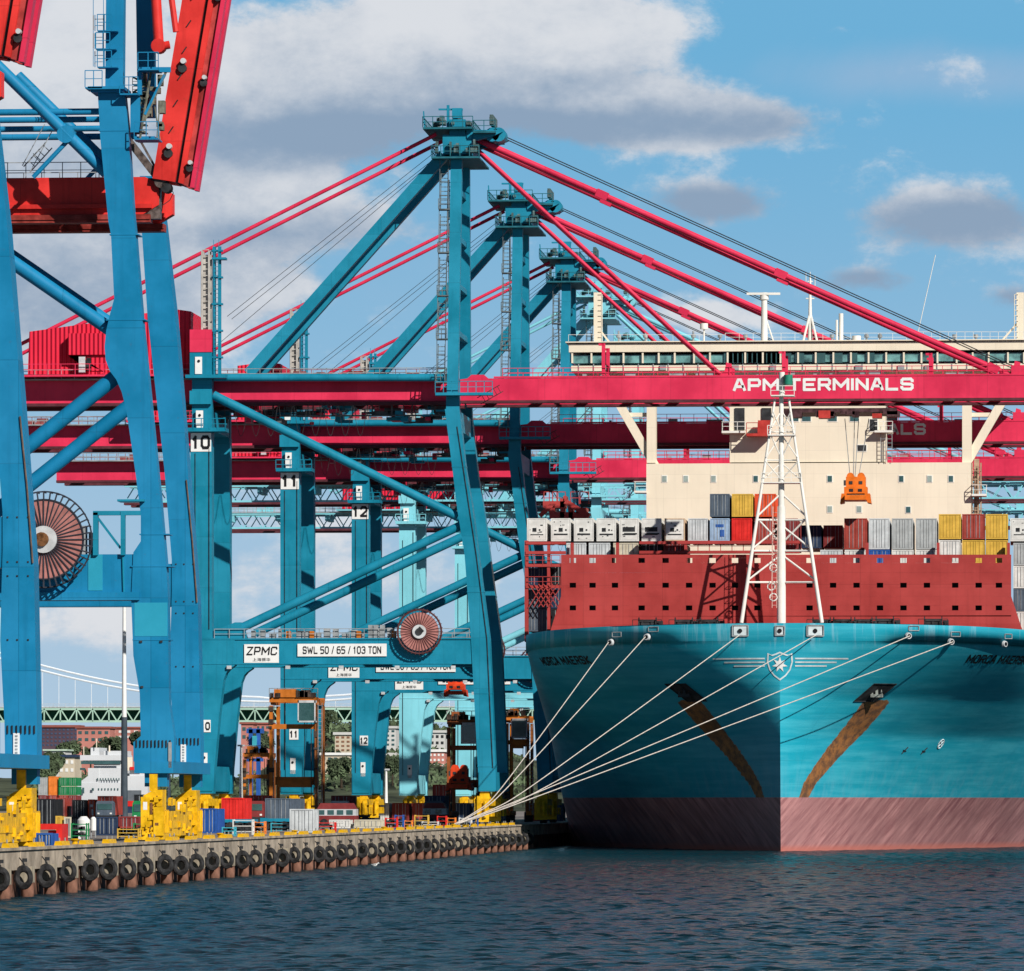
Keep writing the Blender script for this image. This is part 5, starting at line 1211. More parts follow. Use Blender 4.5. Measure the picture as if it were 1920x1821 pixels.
# ------------------------------------------------------------------ the nearer pair of cranes with raised booms
YB, YC = 437.0, 455.0
def crane_y(label):
    root = thing('quay_crane', label, 'container crane', (-60.5, 446, QZ), 'container cranes along the quay')
    N = lambda px, py: W(px, py, YB); Cf = lambda px, py: W(px, py, YC)
    # legs: measured outlines of the near one and the far one
    near = [(183, 170), (188, 260), (203, 415), (208, 440), (214, 560), (206, 590), (199, 620), (196, 650), (198, 675), (206, 696), (218, 712), (228, 735), (237, 770), (253, 880), (264, 965), (264, 1015), (250, 1036), (246, 1125), (250, 1230), (262, 1300), (264, 1380), (250, 1392), (250, 1428), (326, 1428), (326, 1380), (317, 1320), (316, 1250), (315, 1120), (311, 1050), (301, 940), (295, 880), (267, 600), (254, 440), (250, 400), (240, 240), (234, 180), (222, 170)]
    a = MB(); a.prism([N(*p) for p in near], 1.2); lg = a.obj('waterside_leg', BLUE2, root)
    c = MB()
    for py, x0, x1 in ((245, 186, 240), (440, 206, 259), (600, 199, 272), (1002, 262, 316), (1062, 246, 322), (1200, 249, 317)):
        p, q = N(x0, py), N(x1, py); c.box(p.x - .03, q.x + .03, YB - .03, YB + 1.93, p.z - .04, p.z + .04)
    c.obj('plate_seam', BLUE2, lg)
    c = MB(); p, q = N(252, 1193), N(314, 1130); c.box(p.x, q.x, YB - .02, YB, p.z, q.z); c.obj('pale_patch', paint('pale patch blue', (.02, .31, .46), .5, .04, .3), lg)  # paler blue rectangle on the near leg
    farp = [(262, 395), (265, 420), (277, 600), (308, 880), (322, 1050), (322, 1110), (318, 1250), (325, 1380), (326, 1447), (376, 1447), (376, 1380), (371, 1130), (352, 880), (329, 600), (306, 400), (300, 330), (262, 330)]
    a = MB(); a.prism([Cf(*p) for p in farp], 1.9); lg2 = a.obj('waterside_leg', BLUE2, root)
    c = MB()
    for py in (1058, 1128, 1150, 1250): 
        for px in (330, 345, 362): p = Cf(px, py); c.box(p.x - .05, p.x + .05, YC - .04, YC, p.z - .05, p.z + .05)
    c.obj('bolt_head', DARK, lg2)
    BRN = paint('weathered cable brown', (.16, .11, .08), .8, .2, 1)
    for P_, pts, yy in ((Cf, [(351, 900), (362, 1010), (371, 1130)], YC - .08),):
        c = MB(); q = [P_(*p) for p in pts]; c.path([Vector((v.x - .05, yy, v.z)) for v in q], .05, 5)
        c.obj1('cable_conduit', BRN, lg2 if P_ is Cf else lg)
    c = MB(); rr = random.Random(41)
    for k in range(14): p = N(rr.uniform(205, 300), rr.uniform(300, 1300)); i_ = N(0, 0); 
    for px, py in ((262, 1205), (300, 1205), (264, 1290)): p = N(px, py); c.box(p.x, p.x + .18, YB - .1, YB, p.z, p.z + .14)
    c.obj('junction_box', DARK, lg)
    c = MB()
    for px in range(256, 322, 7): p = N(px, 1388); c.tube(p + Vector((0, -.05, 0)), p + Vector((0, -.05, -.5)), .05, 5)
    for px in range(330, 374, 7): p = Cf(px, 1384); c.tube(Vector((p.x, YC - .05, p.z)), Vector((p.x, YC - .05, p.z - .5)), .05, 5)
    c.obj('flange_bolt', DARK, root)
    # landside legs, out to the left
    xL = -92.0
    for y in (YB, YC):
        a = MB(); a.box(xL - 1, xL + 1, y, y + 1.9, QZ + 3.5, 52); a.obj('landside_leg', BLUE2, root)
    # gusset where braces meet
    for y0, f_ in ((YB, N),):
        pass
    # upper column above the head
    for y, yt in ((YB + .3, YB + 1.5), (YC - 1.5, YC - 3)):
        a = MB(); p, q = N(212, 172), N(214, -260); a.beam(Vector((p.x, y + .7, p.z)), Vector((q.x, yt, q.z)), 1.25, 1.1); a.obj('pylon_column', BLUE2, root)
    a = MB(); p, q = N(168, 170), N(236, 164); a.box(p.x, q.x, YB - .9, YB + 2.6, p.z, q.z); a.box(N(172, 0).x, N(232, 0).x, YB - .5, YB + 2.2, N(0, 176).z, p.z)
    for x0, x1, py in ((163, 195, 166), (228, 262, 178), (255, 300, 262), (262, 300, 132)): p, q = N(x0, py), N(x1, py); a.box(p.x, q.x, YB - .9, YB + 1.2, p.z - .1, p.z); a.rail((p.x, YB - .9, p.z), (q.x, YB - .9, p.z), 1.15, .6, .04)
    a.obj('column_platform', BLUE2, root)
    a = MB()
    for k in range(3): p = N(184 - 3 * (k % 2), 126 - k * 34); a.ladder(N(186, 126 - k * 34 - 30), N(186, 126 - k * 34), .6, .04, .45, .4); a.box(p.x, p.x + 1.4, YB - .4, YB + .5, p.z - .08, p.z); a.rail(p + Vector((0, -.4, 0)), p + Vector((1, -.4, 0)), 1.1, .4, .04)
    a.obj('caged_ladder', BLUE2, root)
    # stair and machinery bundle beside the hinge
    rr = random.Random(4); a = MB()
    for k in range(7):
        z0 = N(0, 250 - k * 15).z; x0 = N(247, 0).x; x1 = N(272, 0).x
        a.box(x0, x1, YB + .5, YB + 1.6, z0, z0 + .06); a.beam(Vector((x0 if k % 2 else x1, YB + .4, z0)), Vector((x1 if k % 2 else x0, YB + .4, z0 + .55)), .12, .12); a.rail((x0, YB + .4, z0), (x1, YB + .4, z0), .45, .5, .03)
    for k in range(12): x = N(rr.uniform(258, 296), 0).x; z = N(0, rr.uniform(150, 258)).z; a.box(x, x + rr.uniform(.1, .5), YB + 1, YB + 1.8, z, z + rr.uniform(.2, 1.0))
    a.tube(N(283, 135), N(262, 262), .09, 6); a.tube(N(311, 135), N(270, 228), .1, 6); a.tube(N(300, 190), N(294, 262), .05, 6); a.tube(N(290, 200), N(300, 262), .05, 6)
    a.obj('access_stair', paint('stair olive grey', (.16, .16, .12), .7, .25, 2), root)
    a = MB(); a.box(N(244, 0).x, N(262, 0).x, YB + .1, YB + 1, N(0, 250).z, N(0, 178).z); a.beam(N(262, 131), N(320, 131), .35, .3); a.beam(N(262, 131), N(262, 178), .3, .3); a.box(N(252, 0).x, N(290, 0).x, YB, YB + 1, N(0, 266).z, N(0, 258).z)
    a.beam(N(309, 140), N(272, 215), .18, .18); a.obj('hinge_frame', BLUE2, root)
    # horizontal tubes and diagonals in the upper frame (both frames)
    za = N(0, 208).z
    for y, r in ((YB + 1, .24), (YB + 6, .22), (YC - 6, .22), (YC - .5, .24)):
        a = MB(); a.tube((xL, y, za), (N(190, 0).x, y, za), r, 10); a.obj('horizontal_tie_tube', BLUE2, root, True)
    for y in (YB + 1, YC - 1):
        a = MB(); p, q = N(-40, 90), N(196, 322); a.tube((p.x, y, p.z), (q.x, y, q.z), .42, 12); p2, q2 = N(126, 258), N(58, 330); a.tube((p2.x, y, p2.z), (q2.x, y, q2.z), .17, 8); c1 = N(120, 250); a.disc((c1.x, y, c1.z), .62, .8, 16); a.obj('upper_diagonal', BLUE2, root, True)
        ex = 0 if y < 440 else -26
        a = MB(); p, q = N(-300, 270), N(226 + ex, 632 + ex * .69); a.tube((p.x, y, p.z), (q.x, y, q.z), .50, 14); a.obj('diagonal_brace', BLUE2, root, True)
        a = MB(); p, q = N(232 + ex, 690 - ex * .79), N(-400, 1190); a.tube((p.x, y, p.z), (q.x, y, q.z), .54, 14); a.obj('lower_brace', BLUE2, root, True)
    # red girder, hinge, raised boom
    yg = 442.4; G = lambda px, py: W(px, py, yg)
    gl = -118.0; zt, zb = G(0, 334).z, G(0, 418).z; hx = G(298, 0).x
    for y in (yg, yg + 7.2):
        a = MB(); a.prism([(gl, y, zb + .5), (hx - 1.2, y, zb + .5), (hx, y, zb + 1.2), (hx, y, zt - .5), (hx - 1, y, zt), (gl, y, zt)], 1.1); gd = a.obj('main_girder', REDO, root)
        c = MB(); c.box(gl, hx - .6, y - .4, y + 1.1, zb + .15, zb + .5); c.box(gl, hx - .6, y - .3, y + 1.0, zb - .05, zb + .14); c.obj('trolley_rail', paint('brown rail red', (.30, .03, .02), .6, .2, 1), gd)
        c = MB(); c.box(gl, hx - .5, y - .35, y, zb + .95, zb + 1.25); c.obj('girder_flange', REDO, gd)
        c = MB(); c.rail((gl, y + .2, zt), (hx - 3, y + .2, zt), 1.1, 1.3, .04); c.obj('handrail', GREY, gd)
    a = MB(); a.ladder(G(92, 272), G(50, 318), .6, .05, .5, .3); a.obj('girder_ladder', GREY, root)
    a = MB()
    for k in range(7): x = gl + 3 + k * 6; a.box(x - .35, x + .35, yg + 1, yg + 7.2, zb + .6, zt - .3)
    a.obj('girder_cross_member', REDO, root)
    a = MB(); p = G(302, 342); a.disc((p.x, yg + .4, p.z), .42, 1.6, 16); a.box(G(262, 0).x, G(300, 0).x, yg + .1, yg + .9, G(0, 412).z, G(0, 336).z); a.beam(G(240, 262), G(302, 342), .5, .5); a.beam(G(262, 262), G(300, 330), .16, .16)
    a.obj('boom_hinge', paint('greasy hinge steel', (.12, .09, .08), .5, .3, 2), root)
    a = MB(); p = G(312, 352); a.disc((p.x, yg + .2, p.z), .38, 1.2, 14); a.path([G(318, 348), G(325, 362), G(318, 376), G(305, 385)], .03, 5); a.obj('hinge_sheave', DARK, root)
    d = Vector((56, 0, 335)).normalized()                          # the boom stands at about 80 degrees
    nx = Vector((d.z, 0, -d.x))
    for y in (yg - .6, yg + 1.6):
        o = G(288, 336); o = Vector((o.x, y, o.z)); Lb = 62
        a = MB(); w0 = 1.62
        a.prism([o, o + nx * w0, o + nx * w0 + d * Lb, o + d * Lb], 1.3); bm_ = a.obj('boom', REDO, root)
        c = MB(); c.prism([o + nx * (w0 + .02), o + nx * (w0 + .24), o + nx * (w0 + .24) + d * Lb, o + nx * (w0 + .02) + d * Lb], .5); c.v = [(x, y_ + .3, z) for x, y_, z in c.v]; c.obj('boom_recess', DARK, bm_)
        c = MB(); c.prism([o + nx * (w0 + .24), o + nx * (w0 + .62) - d * .05, o + nx * (w0 + .62) + d * Lb, o + nx * (w0 + .24) + d * Lb], 1.1); c.obj('boom_flange', REDO, bm_)
        c = MB(); c.prism([o + nx * (w0 + .62) - d * .1, o + nx * (w0 + 1.12) - d * .15, o + nx * (w0 + 1.12) + d * Lb, o + nx * (w0 + .62) + d * Lb], .6); c.v = [(x, y_ + .25, z) for x, y_, z in c.v]; c.obj('trolley_rail', paint('boom rail brown', (.42, .035, .03), .6, .25, .6), bm_)
        c = MB(); c.prism([o + nx * (w0 + 1.12) - d * .2, o + nx * (w0 + 1.42) - d * .2, o + nx * (w0 + 1.42) + d * Lb, o + nx * (w0 + 1.12) + d * Lb], .9); c.obj('boom_edge_flange', PINK, bm_)
        c = MB()
        for k in range(10):
            for off, r in ((.85, .2), (w0 + .9, .16)):
                e = o + nx * off + d * (2.4 + k * 6.1 + (0 if off < 1 else -.9)); c.disc((e.x, y - .2, e.z), r, .5, 12)
        c.obj('lug_pin', LGREY, bm_)
        c = MB()
        for k in range(10):
            e = o + nx * .85 + d * (1.9 + k * 6.1); c.disc((e.x, y - .1, e.z), .32, .35, 10)
            e = o + nx * (w0 + .9) + d * (1.1 + k * 6.1); c.disc((e.x, y - .1, e.z), .26, .35, 10)
        c.obj('lug_socket', DARK, bm_)
        c = MB()
        for k in range(30): e = o + nx * .72 + d * (3.6 + k * 1.9); c.beam(Vector((e.x - .1, y - .06, e.z - .22)), Vector((e.x + .2, y - .06, e.z + .22)), .07, .1)
        c.obj('rung', DARK, bm_)
    a = MB()
    o = G(288, 336)
    for k in range(10): e = o + nx * 1.2 + d * (5 + 6 * k); a.box(e.x - .5, e.x + .5, yg + .7, yg + 6.9, e.z - .4, e.z + .4)
    a.obj('boom_cross_member', REDO, root)
    a = MB(); a.tube(N(291, -30), N(298, 88), .36, 12); a.disc((N(298, 0).x, YB, N(0, 90).z), .5, 1, 14); a.tube(N(298, 88), N(318, 84), .3, 10); a.tube(N(330, 60), N(318, -30), .22, 8); a.obj('folded_stay_link', REDO, root, True)
    # portal beam, service frame
    a = MB(); a.box(xL, N(256, 0).x, YB + .1, YB + 1.7, N(0, 1123).z, N(0, 1040).z); a.box(xL, N(262, 0).x, YB - .25, YB + 1.9, N(0, 1126).z, N(0, 1111).z); pbm = a.obj('portal_beam', BLUE2, root)
    c = MB(); c.box(N(165, 0).x, N(192, 0).x, YB + .06, YB + .1, N(0, 1108).z, N(0, 1040).z); c.obj('pale_patch', paint('pale patch blue', (.02, .31, .46)), pbm)  # sunlit part of the beam beside the reel, painted as a paler patch
    a = MB(); a.box(xL, N(256, 0).x, YC + .1, YC + 1.7, N(0, 1123).z, N(0, 1040).z); a.obj('portal_beam', BLUE2, root)
    a = MB(); a.box(N(175, 0).x, N(184, 0).x, YB - .2, YB + .3, N(0, 1042).z, N(0, 962).z); a.box(N(175, 0).x, N(264, 0).x, YB - .2, YB + .3, N(0, 967).z, N(0, 959).z); a.beam(N(184, 972), N(226, 1028), .16, .16); a.box(N(227, 0).x, N(235, 0).x, YB - .25, YB + .2, N(0, 1042).z, N(0, 960).z)
    a.box(N(222, 0).x, N(272, 0).x, YB - .6, YB + 1.2, N(0, 942).z, N(0, 938).z); a.tube(N(230, 1040), N(232, 1110), .06, 6); a.obj('service_frame', BLUE, root)
    # sill, feet, bogies
    a = MB(); a.box(N(252, 0).x, N(325, 0).x, YB - .1, YC + 2.0, N(0, 1450).z, N(0, 1428).z); a.box(N(270, 0).x, N(312, 0).x, YB + .3, YB + 1.4, N(0, 1475).z, N(0, 1450).z); a.box(N(270, 0).x, N(312, 0).x, YC + .3, YC + 1.4, N(0, 1475).z, N(0, 1450).z); a.obj('sill_beam', BLUE2, root)
    a = MB(); a.box(N(316, 0).x, N(322, 0).x, YB - .1, YB, N(0, 1440).z, N(0, 1392).z); a.obj('foot_rail', GREY, root)
    p, q = Cf(339, 1436), Cf(349, 1396); a = MB(); a.box(p.x, q.x, YC - .08, YC, p.z, q.z); sg = a.obj('sign_plate', WHITE, root)
    a = MB()
    for k in range(7): z = p.z + .12 + k * .2; a.box(p.x + .12, q.x - .12, YC - .11, YC - .08, z, z + .11)
    a.obj('lettering', GREY, sg)
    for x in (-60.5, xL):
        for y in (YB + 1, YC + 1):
            a = MB(); zs = QZ
            a.box(x - .85, x + .85, y - 4.4, y + 3.6, zs + .12, zs + 2.2)
            a.prism([(x - .75, y - 4.0, zs + 2.2), (x + .75, y - 4.0, zs + 2.2), (x + .75, y - 4.0, zs + 3.6), (x + .1, y - 4.0, zs + 3.6), (x - .75, y - 4.0, zs + 3.2)], 5.5)
            a.box(x - .3, x + .3, y - 3.4, y - 2.5, zs + 3.5, zs + 4.7); a.box(x - .9, x - .2, y - 4.7, y - 4.4, zs + 1.0, zs + 3.1); a.box(x + .1, x + .9, y - 4.9, y - 4.5, zs + .4, zs + 2.4)
            a.prism([(x - .2, y - 4.75, zs + 1.5), (x + .1, y - 4.75, zs + 1.5), (x - .2, y - 4.75, zs + 2.8)], .3)
            for k in range(5): a.tube((x - .85 + k * .42, y - 4.75, zs + .9), (x - .85 + k * .42, y - 4.45, zs + .9), .1, 6)
            a.box(x - 1.1, x + .6, y - 5.0, y - 4.6, zs + .1, zs + .3)
            rr = random.Random(21)
            for k in range(34):
                xx = x + rr.uniform(-.85, .6); zz = zs + rr.uniform(.2, 3.0); a.box(xx, xx + rr.uniform(.08, .35), y - 4.4 - rr.uniform(.05, .5), y - 3.9, zz, zz + rr.uniform(.08, .4))
            for k in range(5): a.box(x + .85, x + .95, y - 4 + k * 1.5, y - 3.6 + k * 1.5, zs + .6, zs + 2.1)
            sq_ = lambda M: [(x - .32 + (vx - x) * .9, y + (vy - y) * .36 - .6, vz) for vx, vy, vz in M.v]
            a.v = sq_(a); bg_ = a.obj1('bogie', YEL, root)
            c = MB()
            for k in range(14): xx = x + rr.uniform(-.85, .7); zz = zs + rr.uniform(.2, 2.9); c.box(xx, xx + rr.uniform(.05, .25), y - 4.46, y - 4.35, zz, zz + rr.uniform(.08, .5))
            c.v = sq_(c); c.obj('bogie_gap_shade', paint('brown shadowed steel', (.12, .05, .01), .7, .3, 2), bg_)  # thin dark patches painted for the shade in the bogie's gaps
            c = MB()
            for k in (-3.6, -2.5, -1.2, -.1, 1.2, 2.4): c.disc((x, y + k, zs + .42), .38, .5, 14, 0)
            c.box(x - .86, x - .5, y - 4.42, y - 4.0, zs + 1.4, zs + 1.7); c.box(x + .2, x + .5, y - 4.92, y - 4.8, zs + 1.1, zs + 1.3); c.box(x - .15, x + .02, y - 4.93, y - 4.6, zs + 1.9, zs + 2.7); c.v = sq_(c); c.obj('bogie_gearing', paint('greasy brown', (.16, .06, .01), .6, .3, 2), bg_)
            c = MB(); c.box(x - .72, x - .4, y - 4.75, y - 4.7, zs + 2.2, zs + 2.75); c.v = sq_(c); c.obj('notice', WHITE, bg_)
    a = MB(); a.box(-61.5, -60.35, YB - .2, YC + .6, QZ + .35, QZ + 2.1); a.box(-61.6, -60.3, YB + 3, YC - 3, QZ + .9, QZ + 1.3); rr = random.Random(5)
    for k in range(22): y_ = rr.uniform(YB, YC); z_ = QZ + rr.uniform(.4, 2.6); a.box(-60.35, -60.15, y_, y_ + rr.uniform(.3, 1.2), z_, z_ + rr.uniform(.15, .6))
    a.obj1('bogie_equaliser', YEL, root)
    # cable reel
    yy = YB - 1.6; cc = W(83, 1012, yy)
    a = MB(); a.disc((cc.x, yy, cc.z), 2.75, .4, 44); ro = a.obj('cable_reel', REEL, root)
    a = MB()
    for k in range(44):
        t = 2 * math.pi * k / 44; u = Vector((math.cos(t), 0, math.sin(t))); C0 = Vector((cc.x, yy - .26, cc.z)); a.beam(C0 + u * .9, C0 + u * 2.8, .07, .06); a.beam(C0 + u * 2.8, C0 + u * 3.35, .1, .1)
    a.ring((cc.x, yy - .2, cc.z), 2.78, .07, 44, 5); a.ring((cc.x, yy, cc.z), 3.35, .06, 44, 5)
    for k in range(44): t = 2 * math.pi * k / 44; u = Vector((math.cos(t), 0, math.sin(t))); C0 = Vector((cc.x, yy, cc.z)) + u * 3.3; a.beam(C0, C0 + Vector((0, .8, 0)), .08, .08, up=(1, 0, 0))
    a.obj('reel_spoke', paint('reel rim dark', (.03, .035, .05), .6, .1, 1), ro)
    a = MB(); a.disc((cc.x, yy - .3, cc.z), .95, .35, 24); a.obj('reel_hub', LGREY, ro); a = MB(); a.disc((cc.x - .1, yy - .55, cc.z), .5, .3, 14); a.obj('reel_motor', paint('greasy brown', (.16, .06, .01)), ro)
    # deck clutter on the portal beam
    a = MB(); rr = random.Random(6)
    for k in range(16): x = N(rr.uniform(110, 240), 0).x; z = N(0, 1040).z; h = rr.uniform(.5, 2.4); a.box(x, x + rr.uniform(.2, .7), YB + .6, YB + 1.3, z, z + h) if x < N(168, 0).x else None
    a.box(N(100, 0).x, N(104, 0).x, YB + .5, YB + .8, N(0, 1040).z, N(0, 960).z); a.obj('beam_machinery', GREY, root)
    return root
c9 = crane_y('strong blue crane with raised red boom and cable reel, marked by yellow bogies, third from the picture left')
c9['label'] = 'strong blue crane with raised red boom, standing directly left of crane 10'
c8 = copy_to(c9, dy=-76.0, label='strong blue crane cut by the left edge, its raised boom in the top corner')
# ------------------------------------------------------------------ yard behind the cranes
def ground_y(py, px=500):
    """distance of a point standing on the paving that the photo shows at row py"""
    d = F * (EYE - QZ) / (py - 1503); t = (px - 960) / F; return d * (cT - t * sT) / 1.0 if False else d / (cT - sT * (t * cT - sT) / (cT + t * sT))
def ybox(pxl, pxr, pyt, pyb, col, label, s, L=6.0, **k):
    y = F / s * .995; p, q = W(pxl, pyb, y), W(pxr, pyt, y); z0 = QZ if p.z < QZ + 1.05 and 'trailer' not in label else p.z
    wd_ = (q.x - p.x) - L * max(0, -p.x) / y * .0
    side = L * abs(p.x) / y
    x1 = q.x - side * .9 if wd_ - side * .9 > 1.6 else q.x
    return container('', p.x, x1, y, L, z0, q.z, col, label, group='containers standing in the yard', **k)
YC_ = [(370, 421, 1516, 1567, 'blue', 'blue container on the quay right of the yellow crane bogies', 21.4, 6), (415, 472, 1496, 1541, 'red', 'bright red container on a trailer, above the blue one on the quay', 20.0, 6),
       (497, 546, 1497, 1541, 'slate', 'slate grey container on a trailer between the red and the pale grey one', 19.0, 12), (543, 598, 1517, 1563, 'lightgrey', 'pale grey container standing on the quay apron', 21.0, 4),
       (64, 103, 1498, 1544, 'black', 'black container in an open red frame beside the left crane bogies', 17.5, 6), (66, 99, 1562, 1590, 'blue', 'small blue container inside the red portal frame at left', 31.0, 2.5),
       (617, 662, 1537, 1560, 'white', 'low white container with dark lettering on the apron', 18.0, 3), (664, 722, 1537, 1560, 'beige', 'low pinkish container beside the lettered white one', 18.0, 3),
       (72, 89, 1458, 1491, 'grey', 'grey container at the left of the upper yard stack', 9.0, 6), (91, 107, 1456, 1491, 'orange', 'orange container beside the grey one in the upper yard stack', 9.0, 6),
       (110, 127, 1458, 1474, 'green', 'green container, upper left one of four', 9.0, 6), (127, 145, 1458, 1474, 'green', 'green container, upper right one of four', 9.0, 6), (110, 127, 1475, 1491, 'green', 'green container, lower left one of four', 9.0, 6), (127, 145, 1475, 1491, 'green', 'green container, lower right one of four', 9.0, 6),
       (105, 134, 1496, 1530, 'brown', 'brown container right of the black one', 12, 6), (135, 163, 1500, 1530, 'black', 'black container in the middle of the left yard stack', 12, 6), (165, 178, 1499, 1530, 'orangered', 'orange red container with a white mark in the left yard stack', 12, 3),
       (180, 200, 1500, 1528, 'brown', 'rust brown container right of the orange red one', 12, 3), (202, 211, 1500, 1527, 'yellow', 'narrow mustard container in the left yard stack', 12, 1), (211, 222, 1500, 1527, 'red', 'red container right of the mustard one', 12, 1),
       (222, 262, 1531, 1549, 'darkred', 'dark red container on top at the foot of the light mast', 23, 2), (222, 262, 1550, 1568, 'brown', 'brown container at the bottom at the foot of the light mast', 23, 2), (178, 221, 1532, 1568, 'navy', 'navy container right of the white tanks', 23, 5), (134, 146, 1532, 1574, 'black', 'black box left of the white tank', 25, 2),
       (104, 116, 1530, 1572, 'yellow', 'mustard container standing behind the red frame', 24.6, 2), (120, 134, 1532, 1572, 'beige', 'beige container left of the white tank', 24.6, 2)]
for l, r_, t_, b_, c, lb, s_, L_ in YC_: ybox(l, r_, t_, b_, c, lb, s_, L_, mark='white' if 'lettering' in lb or 'white mark' in lb else None)
# more stacks deeper in the yard, behind crane 10 to 12
rs = random.Random(11); cols = ['darkred', 'brown', 'darkred', 'navy', 'slate', 'brown', 'black', 'white', 'darkred']; nme = {'darkred': 'dark red', 'brown': 'rust brown', 'navy': 'navy', 'slate': 'slate grey', 'black': 'black', 'white': 'white'}
px = 425; k = 0
while px < 1060:
    s = 13.2; y = F / s; n = 2 if rs.random() < .3 else 1
    p = W(px, 1500, y)
    for j in range(n):
        c = rs.choice(cols); z0 = QZ + j * 2.6
        container('', p.x, p.x + 2.44, y, 6, z0, z0 + 2.58, c, '%s container %s of the %s stack in the dark yard row' % (nme[c], ('at the bottom', 'on top')[j], ordinal(k).replace('nearest', 'first')), group='containers standing in the yard')
    px += 38 if rs.random() < .8 else 60; k += 1
for l, r_, cc_, lb in ((72, 89, 'darkred', 'dark red container under the grey one of the upper stack'), (91, 107, 'brown', 'brown container under the orange one of the upper stack'), (110, 127, 'brown', 'brown container under the left green ones'), (127, 145, 'darkred', 'dark red container under the right green ones')):
    y = F / 9.0 * .995; p, q = W(l, 1491, y), W(r_, 1491, y); container('', p.x, q.x, y, 6, QZ, p.z - .03, cc_, lb, group='containers standing in the yard')
# small yard vehicles
def tractor(px, y, col, label, load=None):
    p = W(px, 0, y); x = p.x; t = thing('terminal_tractor', label, 'yard tractor', (x, y, QZ), 'yard tractors on the apron')
    a = MB(); a.box(x - 1.1, x + 1.1, y, y + 5.4, QZ + .6, QZ + 1.0); a.box(x - 1.0, x - .35, y - .3, y, QZ + .45, QZ + .8); a.box(x + .35, x + 1.0, y - .3, y, QZ + .45, QZ + .8); a.obj1('chassis', DARK, t)
    a = MB(); a.prism([(x - 1.15, y + .1, QZ + 1.0), (x + 1.15, y + .1, QZ + 1.0), (x + 1.1, y + .1, QZ + 2.6), (x + .95, y + .1, QZ + 2.85), (x - .95, y + .1, QZ + 2.85), (x - 1.1, y + .1, QZ + 2.6)], 1.7); c = a.obj('cab', CM[col], t)
    a = MB(); a.box(x - .95, x + .95, y + .04, y + .1, QZ + 1.75, QZ + 2.5); a.obj('windscreen', GLASS, c)
    a = MB()
    for s_ in (-1, 1): a.box(x + s_ * .8 - .13, x + s_ * .8 + .13, y + .02, y + .1, QZ + 1.15, QZ + 1.35)
    a.obj('headlight', WHITE, c)
    a = MB()
    for s_ in (-.95, .95):
        for k in (.8, 4.2): a.disc((x + s_, y + k, QZ + .5), .5, .35, 14, 0)
    a.obj('wheel', RUBB, t)
    if load: container('', x - 1.22, x + 1.22, y + 2.1, 6, QZ + 1.02, QZ + 3.5, load, '%s container riding behind the %s' % (load, label.split(',')[0].replace('yard ', '')), group='containers standing in the yard')
for a_ in ((476, 720, 'darkred', 'dark red yard tractor, left of the slate container', 'darkred'), (636, 760, 'white', 'white yard tractor, behind the low lettered container', 'darkred'), (268, 640, 'green', 'green yard tractor, left of the yellow bogies', 'black'), (196, 800, 'slate', 'slate grey yard tractor, behind the navy container', 'brown'), (560, 860, 'blue', 'blue yard tractor, beneath the tall orange carrier', 'white'), (812, 760, 'slate', 'slate grey yard tractor, left of the mooring ropes', 'navy')): tractor(*a_)
def bus(px0, px1, y, label):
    p, q = W(px0, 0, y), W(px1, 0, y); t = thing('yard_bus', label, 'bus', ((p.x + q.x) / 2, y, QZ), 'long red vehicles in the yard')
    a = MB(); a.box(p.x, q.x, y, y + 2.5, QZ + .5, QZ + 1.25); a.prism([(p.x + .1, y + .05, QZ + 1.95), (q.x - .1, y + .05, QZ + 1.95), (q.x - .5, y + .05, QZ + 2.6), (p.x + .5, y + .05, QZ + 2.6)], 2.4); b_ = a.obj1('body', CM['darkred'], t)
    a = MB(); a.box(p.x + .05, q.x - .05, y + .06, y + 2.44, QZ + 1.25, QZ + 1.95); w_ = a.obj('window_band', LGREY, b_)
    a = MB(); n = int((q.x - p.x) / 1.1)
    for k in range(n): x = p.x + .25 + k * (q.x - p.x - .3) / n; a.box(x, x + .7, y + .02, y + .07, QZ + 1.35, QZ + 1.85)
    a.obj('window_pane', GLASS, w_)
    a = MB()
    for x in (p.x + .9, q.x - .9): a.disc((x, y + .1, QZ + .45), .45, .3, 14)
    a.obj('wheel', RUBB, t)
bus(592, 668, 680, 'long dark red vehicle with a pale window band, right of the pale grey container'); bus(792, 838, 740, 'dark red vehicle with a pale window band, right of the cyan legs'); bus(434, 500, 820, 'dark red vehicle with a pale window band, behind the bright red container')
def spool(px, y, col, label):
    p = W(px, 0, y); t = thing('twist_lock_rack', label, 'rack', (p.x, y, QZ), 'small racks and bins on the apron'); rr = random.Random(int(px)); a = MB(); w_ = rr.uniform(.8, 1.8); h = rr.uniform(.7, 1.5)
    for dx in (-w_ / 2, w_ / 2 - .1):
        for dy in (0, 1): a.box(p.x + dx, p.x + dx + .1, y + dy, y + dy + .1, QZ, QZ + h)
    for k in (0.25, .6, .95): a.box(p.x - w_ / 2 + .02, p.x + w_ / 2 - .02, y + .02, y + 1.08, QZ + h * k - .06, QZ + h * k)
    a.obj1('rack_frame', CM[col], t); a = MB()
    for k in (.25, .6):
        for _ in range(5): x = p.x + rr.uniform(-w_ / 2 + .1, w_ / 2 - .35); a.box(x, x + .25, y + .05, y + .6, QZ + h * k, QZ + h * k + rr.uniform(.1, .25))
    a.obj1('stored_part', DARK, t)
nm_ = {'orange': 'orange', 'blue': 'blue', 'yellow': 'mustard', 'red': 'red', 'green': 'green', 'white': 'white', 'cyan': 'turquoise'}
